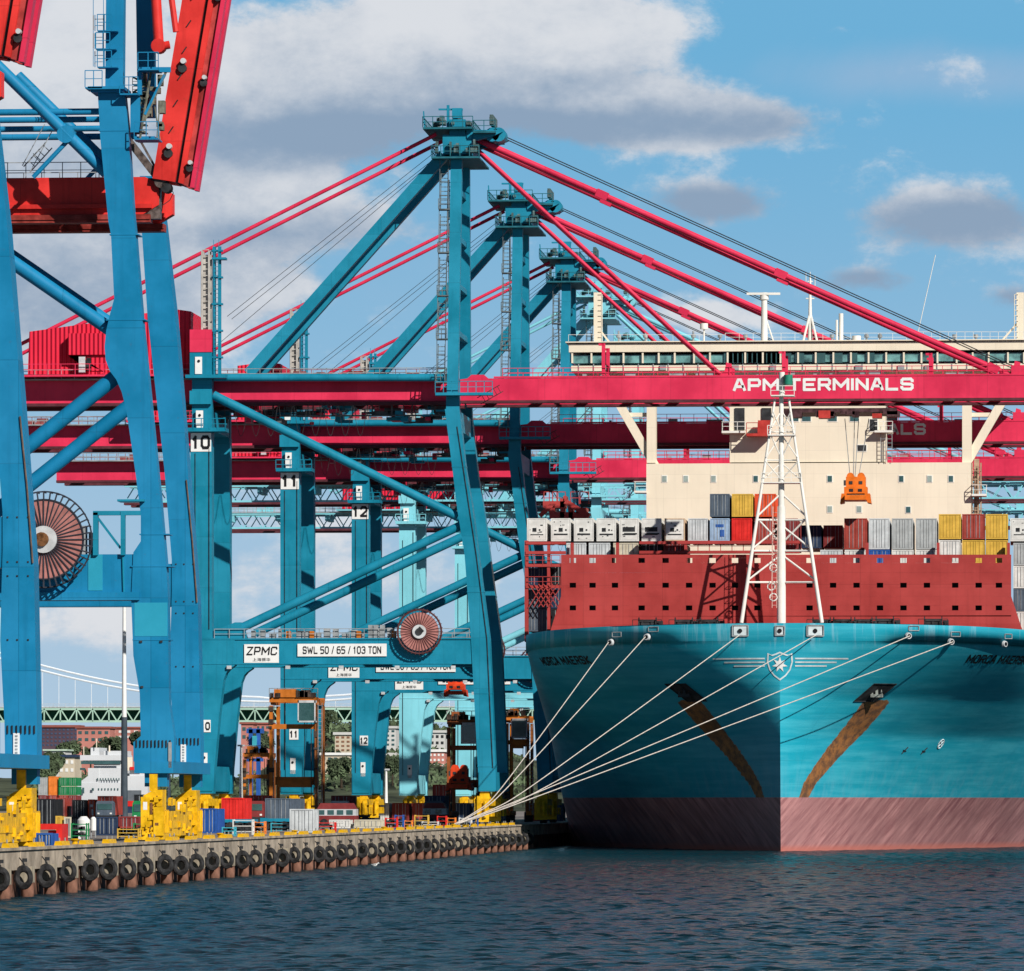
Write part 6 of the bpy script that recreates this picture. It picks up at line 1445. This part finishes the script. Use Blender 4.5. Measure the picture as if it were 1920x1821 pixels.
for i_, (px_, y_, c_) in enumerate(((428, 500, 'cyan'), (455, 520, 'white'), (486, 530, 'orange'), (526, 560, 'cyan'), (612, 575, 'red'), (733, 610, 'red'), (748, 620, 'blue'), (765, 625, 'orange'), (790, 640, 'yellow'), (806, 650, 'white'), (828, 655, 'red'), (846, 660, 'orange'), (872, 665, 'white'), (888, 668, 'blue'), (240, 470, 'yellow'), (268, 480, 'green'), (148, 455, 'green'))):
    spool(px_, y_, c_, '%s parts rack on the apron, %s from the left of these racks' % (nm_[c_], 'first' if i_ == 0 else ordinal(i_)))
# trailers under the red and grey boxes
def trailer(px0, px1, y, label, col):
    p, q = W(px0, 0, y), W(px1, 0, y); t = thing('container_trailer', label, 'trailer', ((p.x + q.x) / 2, y, QZ), 'trailers on the quay apron')
    a = MB(); a.box(p.x, q.x, y, y + 2.4, QZ + .85, QZ + 1.15); a.box(p.x, p.x + .5, y - .1, y + 2.5, QZ + .5, QZ + 1.2); a.obj('chassis', col, t)
    a = MB()
    for x in (p.x + .5, p.x + 1.3, q.x - 1.4, q.x - .5): a.disc((x, y + .1, QZ + .45), .45, .3, 14); a.disc((x, y + 2.2, QZ + .45), .45, .3, 14)
    a.obj('wheel', RUBB, t)
trailer(405, 478, 575, 'teal trailer carrying the bright red container', BLUE); trailer(488, 560, 600, 'teal trailer carrying the slate grey container', BLUE)
trailer(560, 690, 760, 'dark trailer behind the pale grey container', DARK)
# red portal frame at left and the white tank
t = thing('red_portal_frame', 'open red steel frame over a small blue container beside the left bogies', 'steel frame', W(85, 1590, 385)); a = MB(); yy = 384
p, q = W(62, 1590, yy), W(116, 1545, yy); a.box(p.x, q.x, yy, yy + 2.5, q.z - .35, q.z); a.box(q.x - .35, q.x, yy, yy + 2.5, QZ, q.z - .35); a.box(q.x + .0 - .9, q.x - .36, yy + .3, yy + 2.5, QZ, q.z - .4); a.obj('frame', CM['red'], t)
a = MB(); a.tube(p + Vector((0, .1, 1)), p + Vector((0, .1, 1.35)), .06, 6); a.obj('frame_pin', GREY, t)
t = thing('storage_tank', 'white upright tank on short legs among the yard containers', 'tank', W(157, 1575, 462)); a = MB(); y = 462; p = W(157, 0, y); a.tube((p.x, y, QZ + .5), (p.x, y, QZ + .8), .3, 18, .48); a.tube((p.x, y, QZ + .8), (p.x, y, QZ + 1.4), .48, 18, .48); a.tube((p.x, y, QZ + 1.4), (p.x, y, QZ + 1.68), .48, 18, .22); a.obj('tank', WHITE, t, True)
a = MB()
for dx in (-.3, .3): a.box(p.x + dx - .06, p.x + dx + .06, y - .3, y - .2, QZ, QZ + .7); a.box(p.x + dx - .06, p.x + dx + .06, y + .2, y + .3, QZ, QZ + .7)
a.obj('leg', WHITE, t)
t = thing('storage_tank', 'smaller white tank right of the larger one', 'tank', W(176, 1575, 480)); a = MB(); y = 480; p = W(175, 0, y); a.tube((p.x, y, QZ + .55), (p.x, y, QZ + 1.45), .22, 12); a.tube((p.x, y, QZ + 1.45), (p.x, y, QZ + 1.6), .22, 12, .1); a.obj('tank', WHITE, t, True)
a = MB(); a.box(p.x - .2, p.x - .12, y, y + .1, QZ, QZ + .6); a.box(p.x + .12, p.x + .2, y, y + .1, QZ, QZ + .6); a.obj('leg', GREY, t)
# straddle carriers
def carrier(px0, px1, pyt, pyb, y, label, mat=STRAD, low=False, cab=True, spread=None):
    A0 = lambda px, py, dy=0: W(px, py, y + dy); p, q = A0(px0, pyb), A0(px1, pyt); x0, x1, z1 = p.x, q.x, q.z
    t = thing('straddle_carrier', label, 'straddle carrier', ((x0 + x1) / 2, y, QZ), 'straddle carriers working in the yard')
    w_ = x1 - x0; lg = .4
    a = MB(); a.box(x0, x1, y, y + .8, z1 - .9, z1 - .3); a.box(x0, x1, y + 7, y + 7.8, z1 - .9, z1 - .3)
    for x in (x0, x1 - .5): a.box(x, x + .5, y + 1.2, y + 7, z1 - 1.2, z1 - .5)
    a.box(x0 + .6, x0 + w_ * .55, y - .2, y + .6, z1 - .3, z1 + .7); a.obj('top_frame', mat, t)
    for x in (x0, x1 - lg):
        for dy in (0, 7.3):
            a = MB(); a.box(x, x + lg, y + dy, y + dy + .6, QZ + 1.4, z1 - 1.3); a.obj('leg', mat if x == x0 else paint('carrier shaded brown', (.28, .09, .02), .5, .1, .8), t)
    a = MB()
    for x in (x0 + .05, x1 - lg + .05): a.box(x, x + .65, y - .5, y + 9, QZ + .9, QZ + 1.5)
    a.box(x0 + lg, x1 - lg, y + .2, y + .8, z1 - 4.2, z1 - 3.6); a.obj('lower_frame', mat, t)
    a = MB()
    for x in (x0 + .35, x1 - .4):
        for k in (.4, 3, 5.6, 8.2): a.disc((x, y + k, QZ + .7), .7, .5, 16, 0)
    a.obj('wheel', RUBB, t)
    a = MB(); a.rail((x0, y - .1, z1 - .3), (x1, y - .1, z1 - .3), 1.1, .9, .06); a.ladder((x1 + .3, y - .2, z1 - 1), (x1 + .3, y - .2, QZ + 1), .5, .05, .5, 0); a.obj('handrail', GREY, t)
    rr = random.Random(int(px0)); a = MB()
    for k in range(9): xx = rr.uniform(x0, x1 - .8); a.box(xx, xx + rr.uniform(.2, .7), y - .3, y + .7, z1 - .3, z1 + rr.uniform(.1, .6))
    for k in range(10): zz = rr.uniform(QZ + 1.5, z1 - 2); xx = x0 if k % 2 else x1 - lg; a.box(xx - .12, xx + rr.uniform(.2, .55), y - .12, y + .2, zz, zz + rr.uniform(.2, .9))
    for xx in (x0 + lg + .1, x1 - lg - .15, x1 - lg - .5): a.box(xx, xx + .08, y + .3, y + .4, QZ + 2, z1 - 1.2)
    a.obj1('engine_module', paint('carrier dark brown', (.05, .03, .02), .6, .3, 1), t)
    if cab:
        a = MB(); cx0, cx1 = x1 - 2.3, x1 - .1; a.box(cx0, cx1, y - 1.8, y - .1, z1 - 3.4, z1 - 3.2); a.box(cx0, cx1, y - 1.8, y - .1, z1 - 1.0, z1 - .7)
        for x in (cx0, cx1 - .15): a.box(x, x + .15, y - 1.8, y - 1.65, z1 - 3.4, z1 - .7)
        co = a.obj('cab', LGREY, t); a = MB(); a.box(cx0 + .15, cx1 - .15, y - 1.75, y - .2, z1 - 3.2, z1 - 1.0); a.obj('cab_window', GLASS, co)
    if spread:
        a = MB(); zz = spread; a.box(x0 + lg + .2, x1 - lg - .2, y + 1, y + 6.5, zz, zz + 1.0); a.box(x0 + lg + .4, x1 - lg - .4, y + .6, y + 1, zz - .3, zz + .6); so = a.obj('spreader', mat, t)
        a = MB()
        for fx in (.3, .7): xx = x0 + w_ * fx; a.tube((xx, y + 1.4, zz + 1), (xx, y + 1.4, z1 - .8), .05, 5)
        a.obj('hoist_rope', DARK, so)
    return t
carrier(505, 596, 1303, 1530, 770, 'tall orange straddle carrier with a glazed cab at top right, below crane 11', spread=W(0, 1472, 770).z)
carrier(456, 506, 1408, 1528, 950, 'smaller orange straddle carrier left of the tall one', cab=False)
carrier(838, 900, 1345, 1530, 800, 'dark orange straddle carrier behind the waterside leg of crane 10', mat=paint('carrier dark orange', (.30, .08, .02), .5, .1, .8), spread=W(0, 1477, 800).z)
carrier(948, 992, 1338, 1530, 850, 'orange straddle carrier in the shade beside the ship side', spread=W(0, 1400, 850).z)
spreader_block('spreader', 855, 1288, 845, .9, 'red orange spreader hanging below the portal beams right of the cable reel', paint('red orange', (.72, .06, .01), .5, .1, 1))
spreader_block('spreader', 862, 1462, 795, .95, 'red orange spreader low between the dark carrier legs', paint('red orange', (.72, .06, .01)))
# floodlight mast
t = thing('floodlight_mast', 'tall white floodlight mast seen between the legs of the near crane', 'light mast', W(233, 1533, 1060)); y = 1060; p = W(233, 1530, y); q = W(233, 1128, y)
a = MB(); a.tube((p.x, y, QZ), (p.x, y, W(0, 1345, y).z), .62, 12, .5); a.obj('lower_pole', paint('pole shadow dark', (.05, .07, .09), .6, .1, .5), t, True)  # shadowed lower part of the white pole, its shade put into a dark colour
a = MB(); a.tube((p.x, y, W(0, 1345, y).z), (p.x, y, q.z), .42, 12, .28); a.obj('upper_pole', WHITE, t, True)
a = MB(); a.box(p.x - 2, p.x + .6, y - .6, y + .6, q.z + .1, q.z + .35); a.box(p.x - .7, p.x + .5, y - .5, y + .5, q.z + .35, q.z + .8)
for dx in (-1.6, -.9, -.1): a.box(p.x + dx - .2, p.x + dx + .2, y - .7, y - .3, q.z - .7, q.z - .1)
a.obj('lamp_head', DARK, t)
for i, (px_, pyt, y, lb) in enumerate(((452, 1400, 900, 'white slender lamp post left of the straddle carriers'), (724, 1445, 900, 'white lamp post left of the pale cyan legs'), (317, 1300, 1100, 'slim white mast seen in the gap between the near crane legs'))):
    t = thing('lamp_post', lb, 'lamp post', W(px_, 1533, y), 'lamp posts in the yard'); p = W(px_, 1533, y); z = W(0, pyt, y).z; a = MB(); a.tube((p.x, y, QZ), (p.x, y, z), .3, 10, .16); a.obj('pole', WHITE, t, True); a = MB(); a.box(p.x - .5, p.x + .5, y - .3, y + .3, z, z + .25); a.obj('lamp', LGREY, t)

# ---- second vessel and far shore
def vessel():
    y = 1500; V = lambda px, py, dy=0: W(px, py, y + dy); t = thing('cargo_vessel', 'white superstructure of a ship at another berth, red hull, seen through the near crane', 'ship', V(215, 1530))
    WHS = paint('white ship steel', (.62, .64, .66), .5, .05, .06, .1)
    a = MB()
    def bx(x0, x1, y0, y1, d0=0, d1=14): p, q = V(x0, y1, d0), V(x1, y0, d0); a.box(p.x, q.x, y + d0, y + d1, p.z, q.z)
    bx(145, 232, 1468, 1512); bx(165, 232, 1440, 1469, .5); bx(150, 232, 1416, 1426, -.5); bx(176, 232, 1426, 1441, 1); bx(170, 186, 1402, 1417, 1); bx(195, 232, 1408, 1417, 1); bx(238, 277, 1455, 1512, 0); bx(243, 270, 1440, 1456, 1); a.prism([V(145, 1470, .2), V(185, 1440, .2), V(185, 1470, .2)], 12)
    so = a.obj('superstructure', WHS, t)
    a = MB()
    for x0, x1, y0, y1 in ((152, 226, 1427, 1433), (150, 160, 1440, 1444), (154, 158, 1477, 1488), (172, 176, 1478, 1483)): p, q = V(x0, y1, -.6), V(x1, y0, -.6); a.box(p.x, q.x, y - .7, y - .5, p.z, q.z)
    for k in range(9): p, q = V(182 + 5 * k, 1464, -.1), V(184 + 5 * k, 1459, -.1); a.box(p.x, q.x, y - .15, y - .02, p.z, q.z)
    for k in range(7): p, q = V(184 + 6 * k, 1482, -.1), V(186 + 6 * k, 1478, -.1); a.box(p.x, q.x, y - .15, y - .02, p.z, q.z)
    a.obj('ship_window', GLASS, so)
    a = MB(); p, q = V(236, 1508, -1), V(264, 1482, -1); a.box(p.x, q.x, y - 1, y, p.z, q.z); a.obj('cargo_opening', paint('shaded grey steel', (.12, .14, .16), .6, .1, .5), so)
    a = MB(); p, q = V(140, 1514, -1), V(277, 1510, -1)
    p, q = V(238, 1512, -1), V(277, 1502, -1); a.box(p.x, q.x, y - 1.5, y + 16, p.z, q.z); h_ = a.obj('hull_stripe', CM['red'], t)
    a = MB(); p, q = V(238, 1532, -1), V(277, 1512, -1); a.box(p.x, q.x, y - 1.4, y + 16, p.z, q.z); p, q = V(140, 1532, -1), V(236, 1510, -1); a.box(p.x, q.x, y - 1.2, y + 16, p.z, q.z); a.obj('hull', CM['navy'], t)
    a = MB(); p = V(243, 1445); q = V(243, 1420); a.box(p.x - .6, p.x + .6, y, y + 1, p.z, q.z); a.tube(V(205, 1410), V(205, 1398), .2, 8); a.tube(V(181, 1402), V(181, 1385), .12, 6); a.tube(V(157, 1420), V(157, 1400), .12, 6); a.obj('ship_mast', CREAM, t)
    a = MB(); p, q = V(244, 1444, 0), V(268, 1438, 0); a.box(p.x, q.x, y - .3, y + 8, p.z, q.z); a.obj('red_deck_band', CM['red'], so)
vessel()
def building(x0, x1, y0, y1, y, mat, label, rows=3, colsn=6, roof=None, wm=None, dep=14, name='apartment_building', pyb=1500):
    p, q = W(x0, pyb, y), W(x1, y0, y); t = thing(name, label, 'building', ((p.x + q.x) / 2, y, max(0, p.z)), 'buildings on the far shore')
    a = MB(); a.box(p.x, q.x, y, y + dep, p.z - 2, q.z); wl = a.obj('wall', mat, t)
    h = q.z - W(0, y1, y).z; a = MB(); 
    for r in range(rows):
        for c in range(colsn):
            cx = p.x + (q.x - p.x) * (c + .5) / colsn; cz = q.z - h * (r + .6) / rows; ww = (q.x - p.x) / colsn * .26; wh = h / rows * .22; a.box(cx - ww, cx + ww, y - .12, y + .02, cz - wh, cz + wh)
    a.obj('window', wm or GLASS, wl)
    a = MB(); a.box(p.x - .6, q.x + .6, y - .6, y + dep + .6, q.z, q.z + h * .07 + .4); a.obj('roof', roof or OXIDE, t); return t
PK = paint('pink brick', (.55, .22, .18), .8, .08, .05); PUR = paint('purple brown brick', (.10, .06, .085), .8, .1, .05); BGE = paint('beige render', (.58, .50, .38), .8, .08, .05); CR2 = paint('pale render', (.60, .60, .58), .8, .08, .05); ROOFR = paint('red roof', (.30, .09, .07), .8, .1, .1)
BL = [(78, 146, 1364, 1400, 2500, PUR, 'dark purple brown block with rows of windows, left under the bridge', 5, 9, ROOFR, paint('dim window', (.06, .09, .16), .3, .1, 1)), (144, 206, 1366, 1392, 2450, PK, 'pink brick block with small windows beside the dark block', 2, 5, ROOFR, None), (205, 262, 1366, 1386, 2480, PK, 'pink brick block with white balcony bands near the light mast', 2, 4, ROOFR, WHITE),
      (452, 475, 1358, 1388, 2450, PK, 'small pink block left of the blue yard gantry', 2, 2, ROOFR, None), (480, 506, 1358, 1378, 2460, PK, 'small pink block right of the blue yard gantry', 2, 3, ROOFR, None),
      (628, 658, 1378, 1418, 2100, BGE, 'beige tower block with brown balconies on the far shore', 5, 3, CR2, paint('balcony brown', (.25, .12, .07), .7, .1, 1)), (602, 656, 1416, 1450, 2050, BGE, 'wide beige block in front of the beige tower', 3, 5, WHITE, None),
      (722, 742, 1366, 1400, 2150, CR2, 'narrow pale building left of the cyan crane legs', 4, 2, CR2, None), (806, 834, 1374, 1410, 2150, CR2, 'pale building with dark windows right of the cyan legs', 3, 3, CR2, DARK), (796, 834, 1410, 1448, 2100, PK, 'reddish terraced building below the pale one', 4, 5, WHITE, WHITE),
      (110, 140, 1420, 1450, 1900, BGE, 'yellow house with a dark roof among the trees', 2, 3, CM['navy'], WHITE), (84, 122, 1408, 1418, 2000, CR2, 'low pale greenish shed above the trees', 1, 5, paint('pale green roof', (.5, .62, .5), .7, .05, 1), None)]
for b_ in BL: building(*b_[:7], rows=b_[7], colsn=b_[8], roof=b_[9], wm=b_[10])
# far hillside and its woods
HILL = paint('hillside earth and grass', (.060, .075, .035), .95, .35, .02)
def hill():
    vs = []; fs = []; nx, ny = 60, 24; xs = np.linspace(-900, 500, nx); ys_ = np.linspace(1750, 3400, ny)
    for j, y in enumerate(ys_):
        for i, x in enumerate(xs):
            t = (y - 1750) / 1650; px_, _ = proj((x, y, 0)); hgt = np.interp(px_, [-200, 60, 150, 280, 420, 560, 620, 720, 850, 1000, 1400], [13, 13, 12, 10, 9, 16, 30, 32, 28, 16, 10]) * (min(1, t * 3.0)) ** 1.2
            hgt *= 1 + .12 * math.sin(x * .05 + y * .01) + .08 * math.sin(x * .13 - y * .02); vs.append((x, y, QZ - .5 + max(0, hgt)))
    for j in range(ny - 1):
        for i in range(nx - 1): k = j * nx + i; fs.append((k, k + 1, k + nx + 1, k + nx))
    a = MB(); a.add(vs, fs); tag(a.obj('hill', HILL, None, True), kind='structure')
hill()
LEAF = paint('far foliage', (.050, .085, .028), .9, .6, .05)
def tree(px_, pyb, y, h, wd, label, seed):
    r = random.Random(seed); p = W(px_, pyb, y); t = thing('broadleaf_tree', label, 'tree', p, 'trees on the far shore'); a = MB(); a.tube(p - Vector((0, 0, 3)), p + Vector((0, 0, h * .5)), wd * .05, 8, wd * .02)
    for k in range(4): an = r.uniform(0, 6.28); a.tube(p + Vector((0, 0, h * .3)), p + Vector((math.cos(an) * wd * .3, math.sin(an) * wd * .3, h * r.uniform(.5, .8))), wd * .025, 6, wd * .008)
    a.obj('trunk', paint('bark', (.05, .035, .02), .9, .2, 1), t)
    vs = []; fs = []
    cl = [(r.uniform(-.32, .32) * wd, r.uniform(-.32, .32) * wd, h * r.uniform(.3, .85), wd * r.uniform(.14, .26)) for _ in range(13)]
    for cx, cy, cz, cr in cl:
        for _ in range(230):
            u = Vector((r.gauss(0, 1), r.gauss(0, 1), r.gauss(0, 1))).normalized() * cr * r.uniform(.55, 1.05); c = p + Vector((cx, cy, cz)) + u; e1 = Vector((r.gauss(0, 1), r.gauss(0, 1), r.gauss(0, 1))).normalized() * r.uniform(.25, .5); e2 = e1.orthogonal().normalized() * e1.length; k = len(vs)
            vs += [c - e1 - e2 * .5, c + e1 - e2 * .5, c + e1 + e2 * .5, c - e1 + e2 * .5]; fs.append((k, k + 1, k + 2, k + 3))
    a = MB(); a.add(vs, fs); a.obj('crown', LEAF, t)
for i, (px_, pyb, y, h, wd, lb) in enumerate(((203, 1432, 1950, 9, 9, 'round dark tree above the white ship, left of the light mast'), (100, 1445, 1900, 5, 8, 'low bushy tree left of the yellow house'), (128, 1418, 2100, 4, 9, 'dark tree below the purple brown block'), (88, 1462, 1800, 5, 8, 'shrubby tree above the yard containers at far left'), (258, 1412, 2200, 8, 6, 'dark tree right of the light mast'),
        (640, 1460, 1900, 6, 9, 'green tree at the foot of the beige blocks'), (490, 1408, 2200, 7, 9, 'dark tree behind the orange straddle carriers'), (612, 1400, 2300, 16, 14, 'tall dark tree on the hillside left of the beige tower'), (736, 1455, 1900, 6, 6, 'dark tree left of the cyan crane legs'), (170, 1428, 2150, 5, 7, 'small tree in front of the pink brick block'))): tree(px_, pyb, y, h, wd, lb, i + 2)
# woods: one mass
vs = []; fs = []; r = random.Random(8)
for _ in range(26000):
    y = r.uniform(1900, 2900); px_ = r.uniform(60, 1000); x = W(px_, 1500, y).x; t = (y - 1750) / 1650
    hgt = np.interp(px_, [-200, 60, 150, 280, 420, 560, 620, 720, 850, 1000, 1400], [13, 13, 12, 10, 9, 16, 30, 32, 28, 16, 10]) * (min(1, t * 3)) ** 1.2
    clump = math.sin(x * .12 + y * .05) + math.sin(x * .31 - y * .11)
    if clump < -.3: continue
    c = Vector((x, y, QZ + hgt + abs(clump) * r.uniform(0, 1.6))); e1 = Vector((r.gauss(0, 1), r.gauss(0, 1), r.gauss(0, 1))).normalized() * r.uniform(.5, 1.1); e2 = e1.orthogonal().normalized() * e1.length; k = len(vs); vs += [c - e1 - e2 * .5, c + e1 - e2 * .5, c + e1 + e2 * .5, c - e1 + e2 * .5]; fs.append((k, k + 1, k + 2, k + 3))
a = MB(); a.add(vs, fs); tag(a.obj('far_woods', LEAF), 'dark green woods covering the far hillside below the bridge', 'woods', kind='stuff')
# suspension bridge
def bridge():
    y = 3000; Bp = lambda px, py: W(px, py, y); t = thing('suspension_bridge', 'green truss suspension bridge with thin white cables crossing far behind the cranes', 'bridge', Bp(500, 1355))
    GT = paint('pale green truss', (.42, .62, .50), .6, .06, .05); GD = paint('deep green truss', (.02, .12, .08), .7, .1, .05); WC = paint('white bridge cable', (.80, .84, .88), .6, .04, 1)
    x0, x1 = Bp(-250, 0).x, Bp(1350, 0).x; zt, zb = Bp(0, 1329).z, Bp(0, 1353).z
    a = MB(); a.box(x0, x1, y, y + 1, zt - .7, zt + .5); a.box(x0, x1, y, y + 1, zb - .5, zb + .5); st = Bp(530, 0).x - Bp(499.5, 0).x; x = x0; k = 0
    while x < x1: a.box(x - .28, x + .28, y, y + .8, zb, zt); a.beam((x, y + .4, zt), (x + st / 2, y + .4, zb), .55, .5); a.beam((x + st / 2, y + .4, zb), (x + st, y + .4, zt), .55, .5); x += st
    a.obj('truss', GT, t); a = MB(); a.box(x0, x1, y + 9, y + 9.5, zb + .3, zt - .3); a.obj('far_truss', GD, t)
    a = MB(); a.box(x0, x1, y - .3, y + 12, zt + .5, zt + 1.0); a.rail((x0, y - .2, zt + 1), (x1, y - .2, zt + 1), 1.3, 6, .1); a.obj('road_deck', LGREY, t)
    a = MB(); hg = MB()
    for yo, dpy in ((0, 0), (10, -9)):
        pts = []
        for px_ in range(-240, 1361, 40):
            py = 1316 - ((px_ - 520) ** 2) * .00030 + dpy * (1 if abs(px_ - 520) > 30 else .6); p = Bp(px_, py); pts.append(Vector((p.x, y + yo, p.z)))
        a.path(pts, .5, 6)
    px_ = 80 - 30.5 * 11
    while px_ < 1350: py = 1316 - ((px_ - 520) ** 2) * .00030; hg.tube(Bp(px_, 1329), Bp(px_, py), .16, 4); px_ += 30.5
    a.obj('main_cable', WC, t, True); hg.obj('hanger', WC, t)
    for px_ in (-250, 1350):
        a = MB(); p = Bp(px_, 1500)
        for dy in (0, 10): a.box(p.x - 3, p.x + 3, y + dy, y + dy + 4, -2, Bp(0, 1110).z)
        a.box(p.x - 2, p.x + 2, y + 4, y + 10, Bp(0, 1120).z - 3, Bp(0, 1120).z); a.box(p.x - 2, p.x + 2, y + 4, y + 10, zb - 4, zb - 1); a.obj('tower', WC, t)
bridge()
# blue yard gantry glimpse and low white-red harbour boat behind
t = thing('yard_gantry', 'blue yard lifting gantry above the smaller straddle carrier', 'gantry', W(478, 1500, 1250)); y = 1250; a = MB()
for px_ in (470, 484): p = W(px_, 0, y); a.box(p.x - .4, p.x + .4, y, y + 1, QZ, W(0, 1368, y).z)
p, q = W(462, 1375, y), W(492, 1366, y); a.box(p.x, q.x, y, y + 3, p.z, q.z); p, q = W(462, 1428, y), W(492, 1422, y); a.box(p.x, q.x, y, y + 2, p.z, q.z); a.obj('portal', CM['blue'], t); a = MB(); p, q = W(474, 1420, y), W(482, 1380, y); a.box(p.x, q.x, y - 1, y, p.z, q.z); a.obj('hoist', CM['cyan'], t)
# gull resting on the water
t = thing('gull', 'small white gull resting on the water below the quay', 'gull', W(703, 1626, 520)); g_ = F * EYE / (1627 - 1503); p = W(703, 1627, g_ / 1.004); p = Vector((p.x, p.y, .1))
vs = []; fs = []
prof = [(-.30, .02, .16), (-.22, .06, .13), (-.08, .11, .11), (.06, .12, .11), (.16, .09, .15), (.22, .055, .24), (.27, .06, .28), (.32, .035, .27), (.38, .008, .25)]
for x, r_, z in prof:
    for k in range(8): u = 2 * math.pi * k / 8; vs.append((p.x + x, p.y + r_ * math.cos(u), p.z + z + r_ * math.sin(u) * (1 if x < .2 else 1)))
for i in range(len(prof) - 1):
    for k in range(8): fs.append((i * 8 + k, i * 8 + (k + 1) % 8, i * 8 + 8 + (k + 1) % 8, i * 8 + 8 + k))
a = MB(); a.add(vs, fs); t.location = p; OFF[t.name] = p.copy(); a.obj('body', WHITE, t, True)
a = MB()
for s_ in (-1, 1): a.add([(p.x - .34, p.y + s_ * .06, p.z + .2), (p.x + .1, p.y + s_ * .13, p.z + .2), (p.x + .1, p.y + s_ * .12, p.z + .1), (p.x - .2, p.y + s_ * .11, p.z + .1)], [(0, 1, 2, 3)])
a.obj('wing', GREY, t)
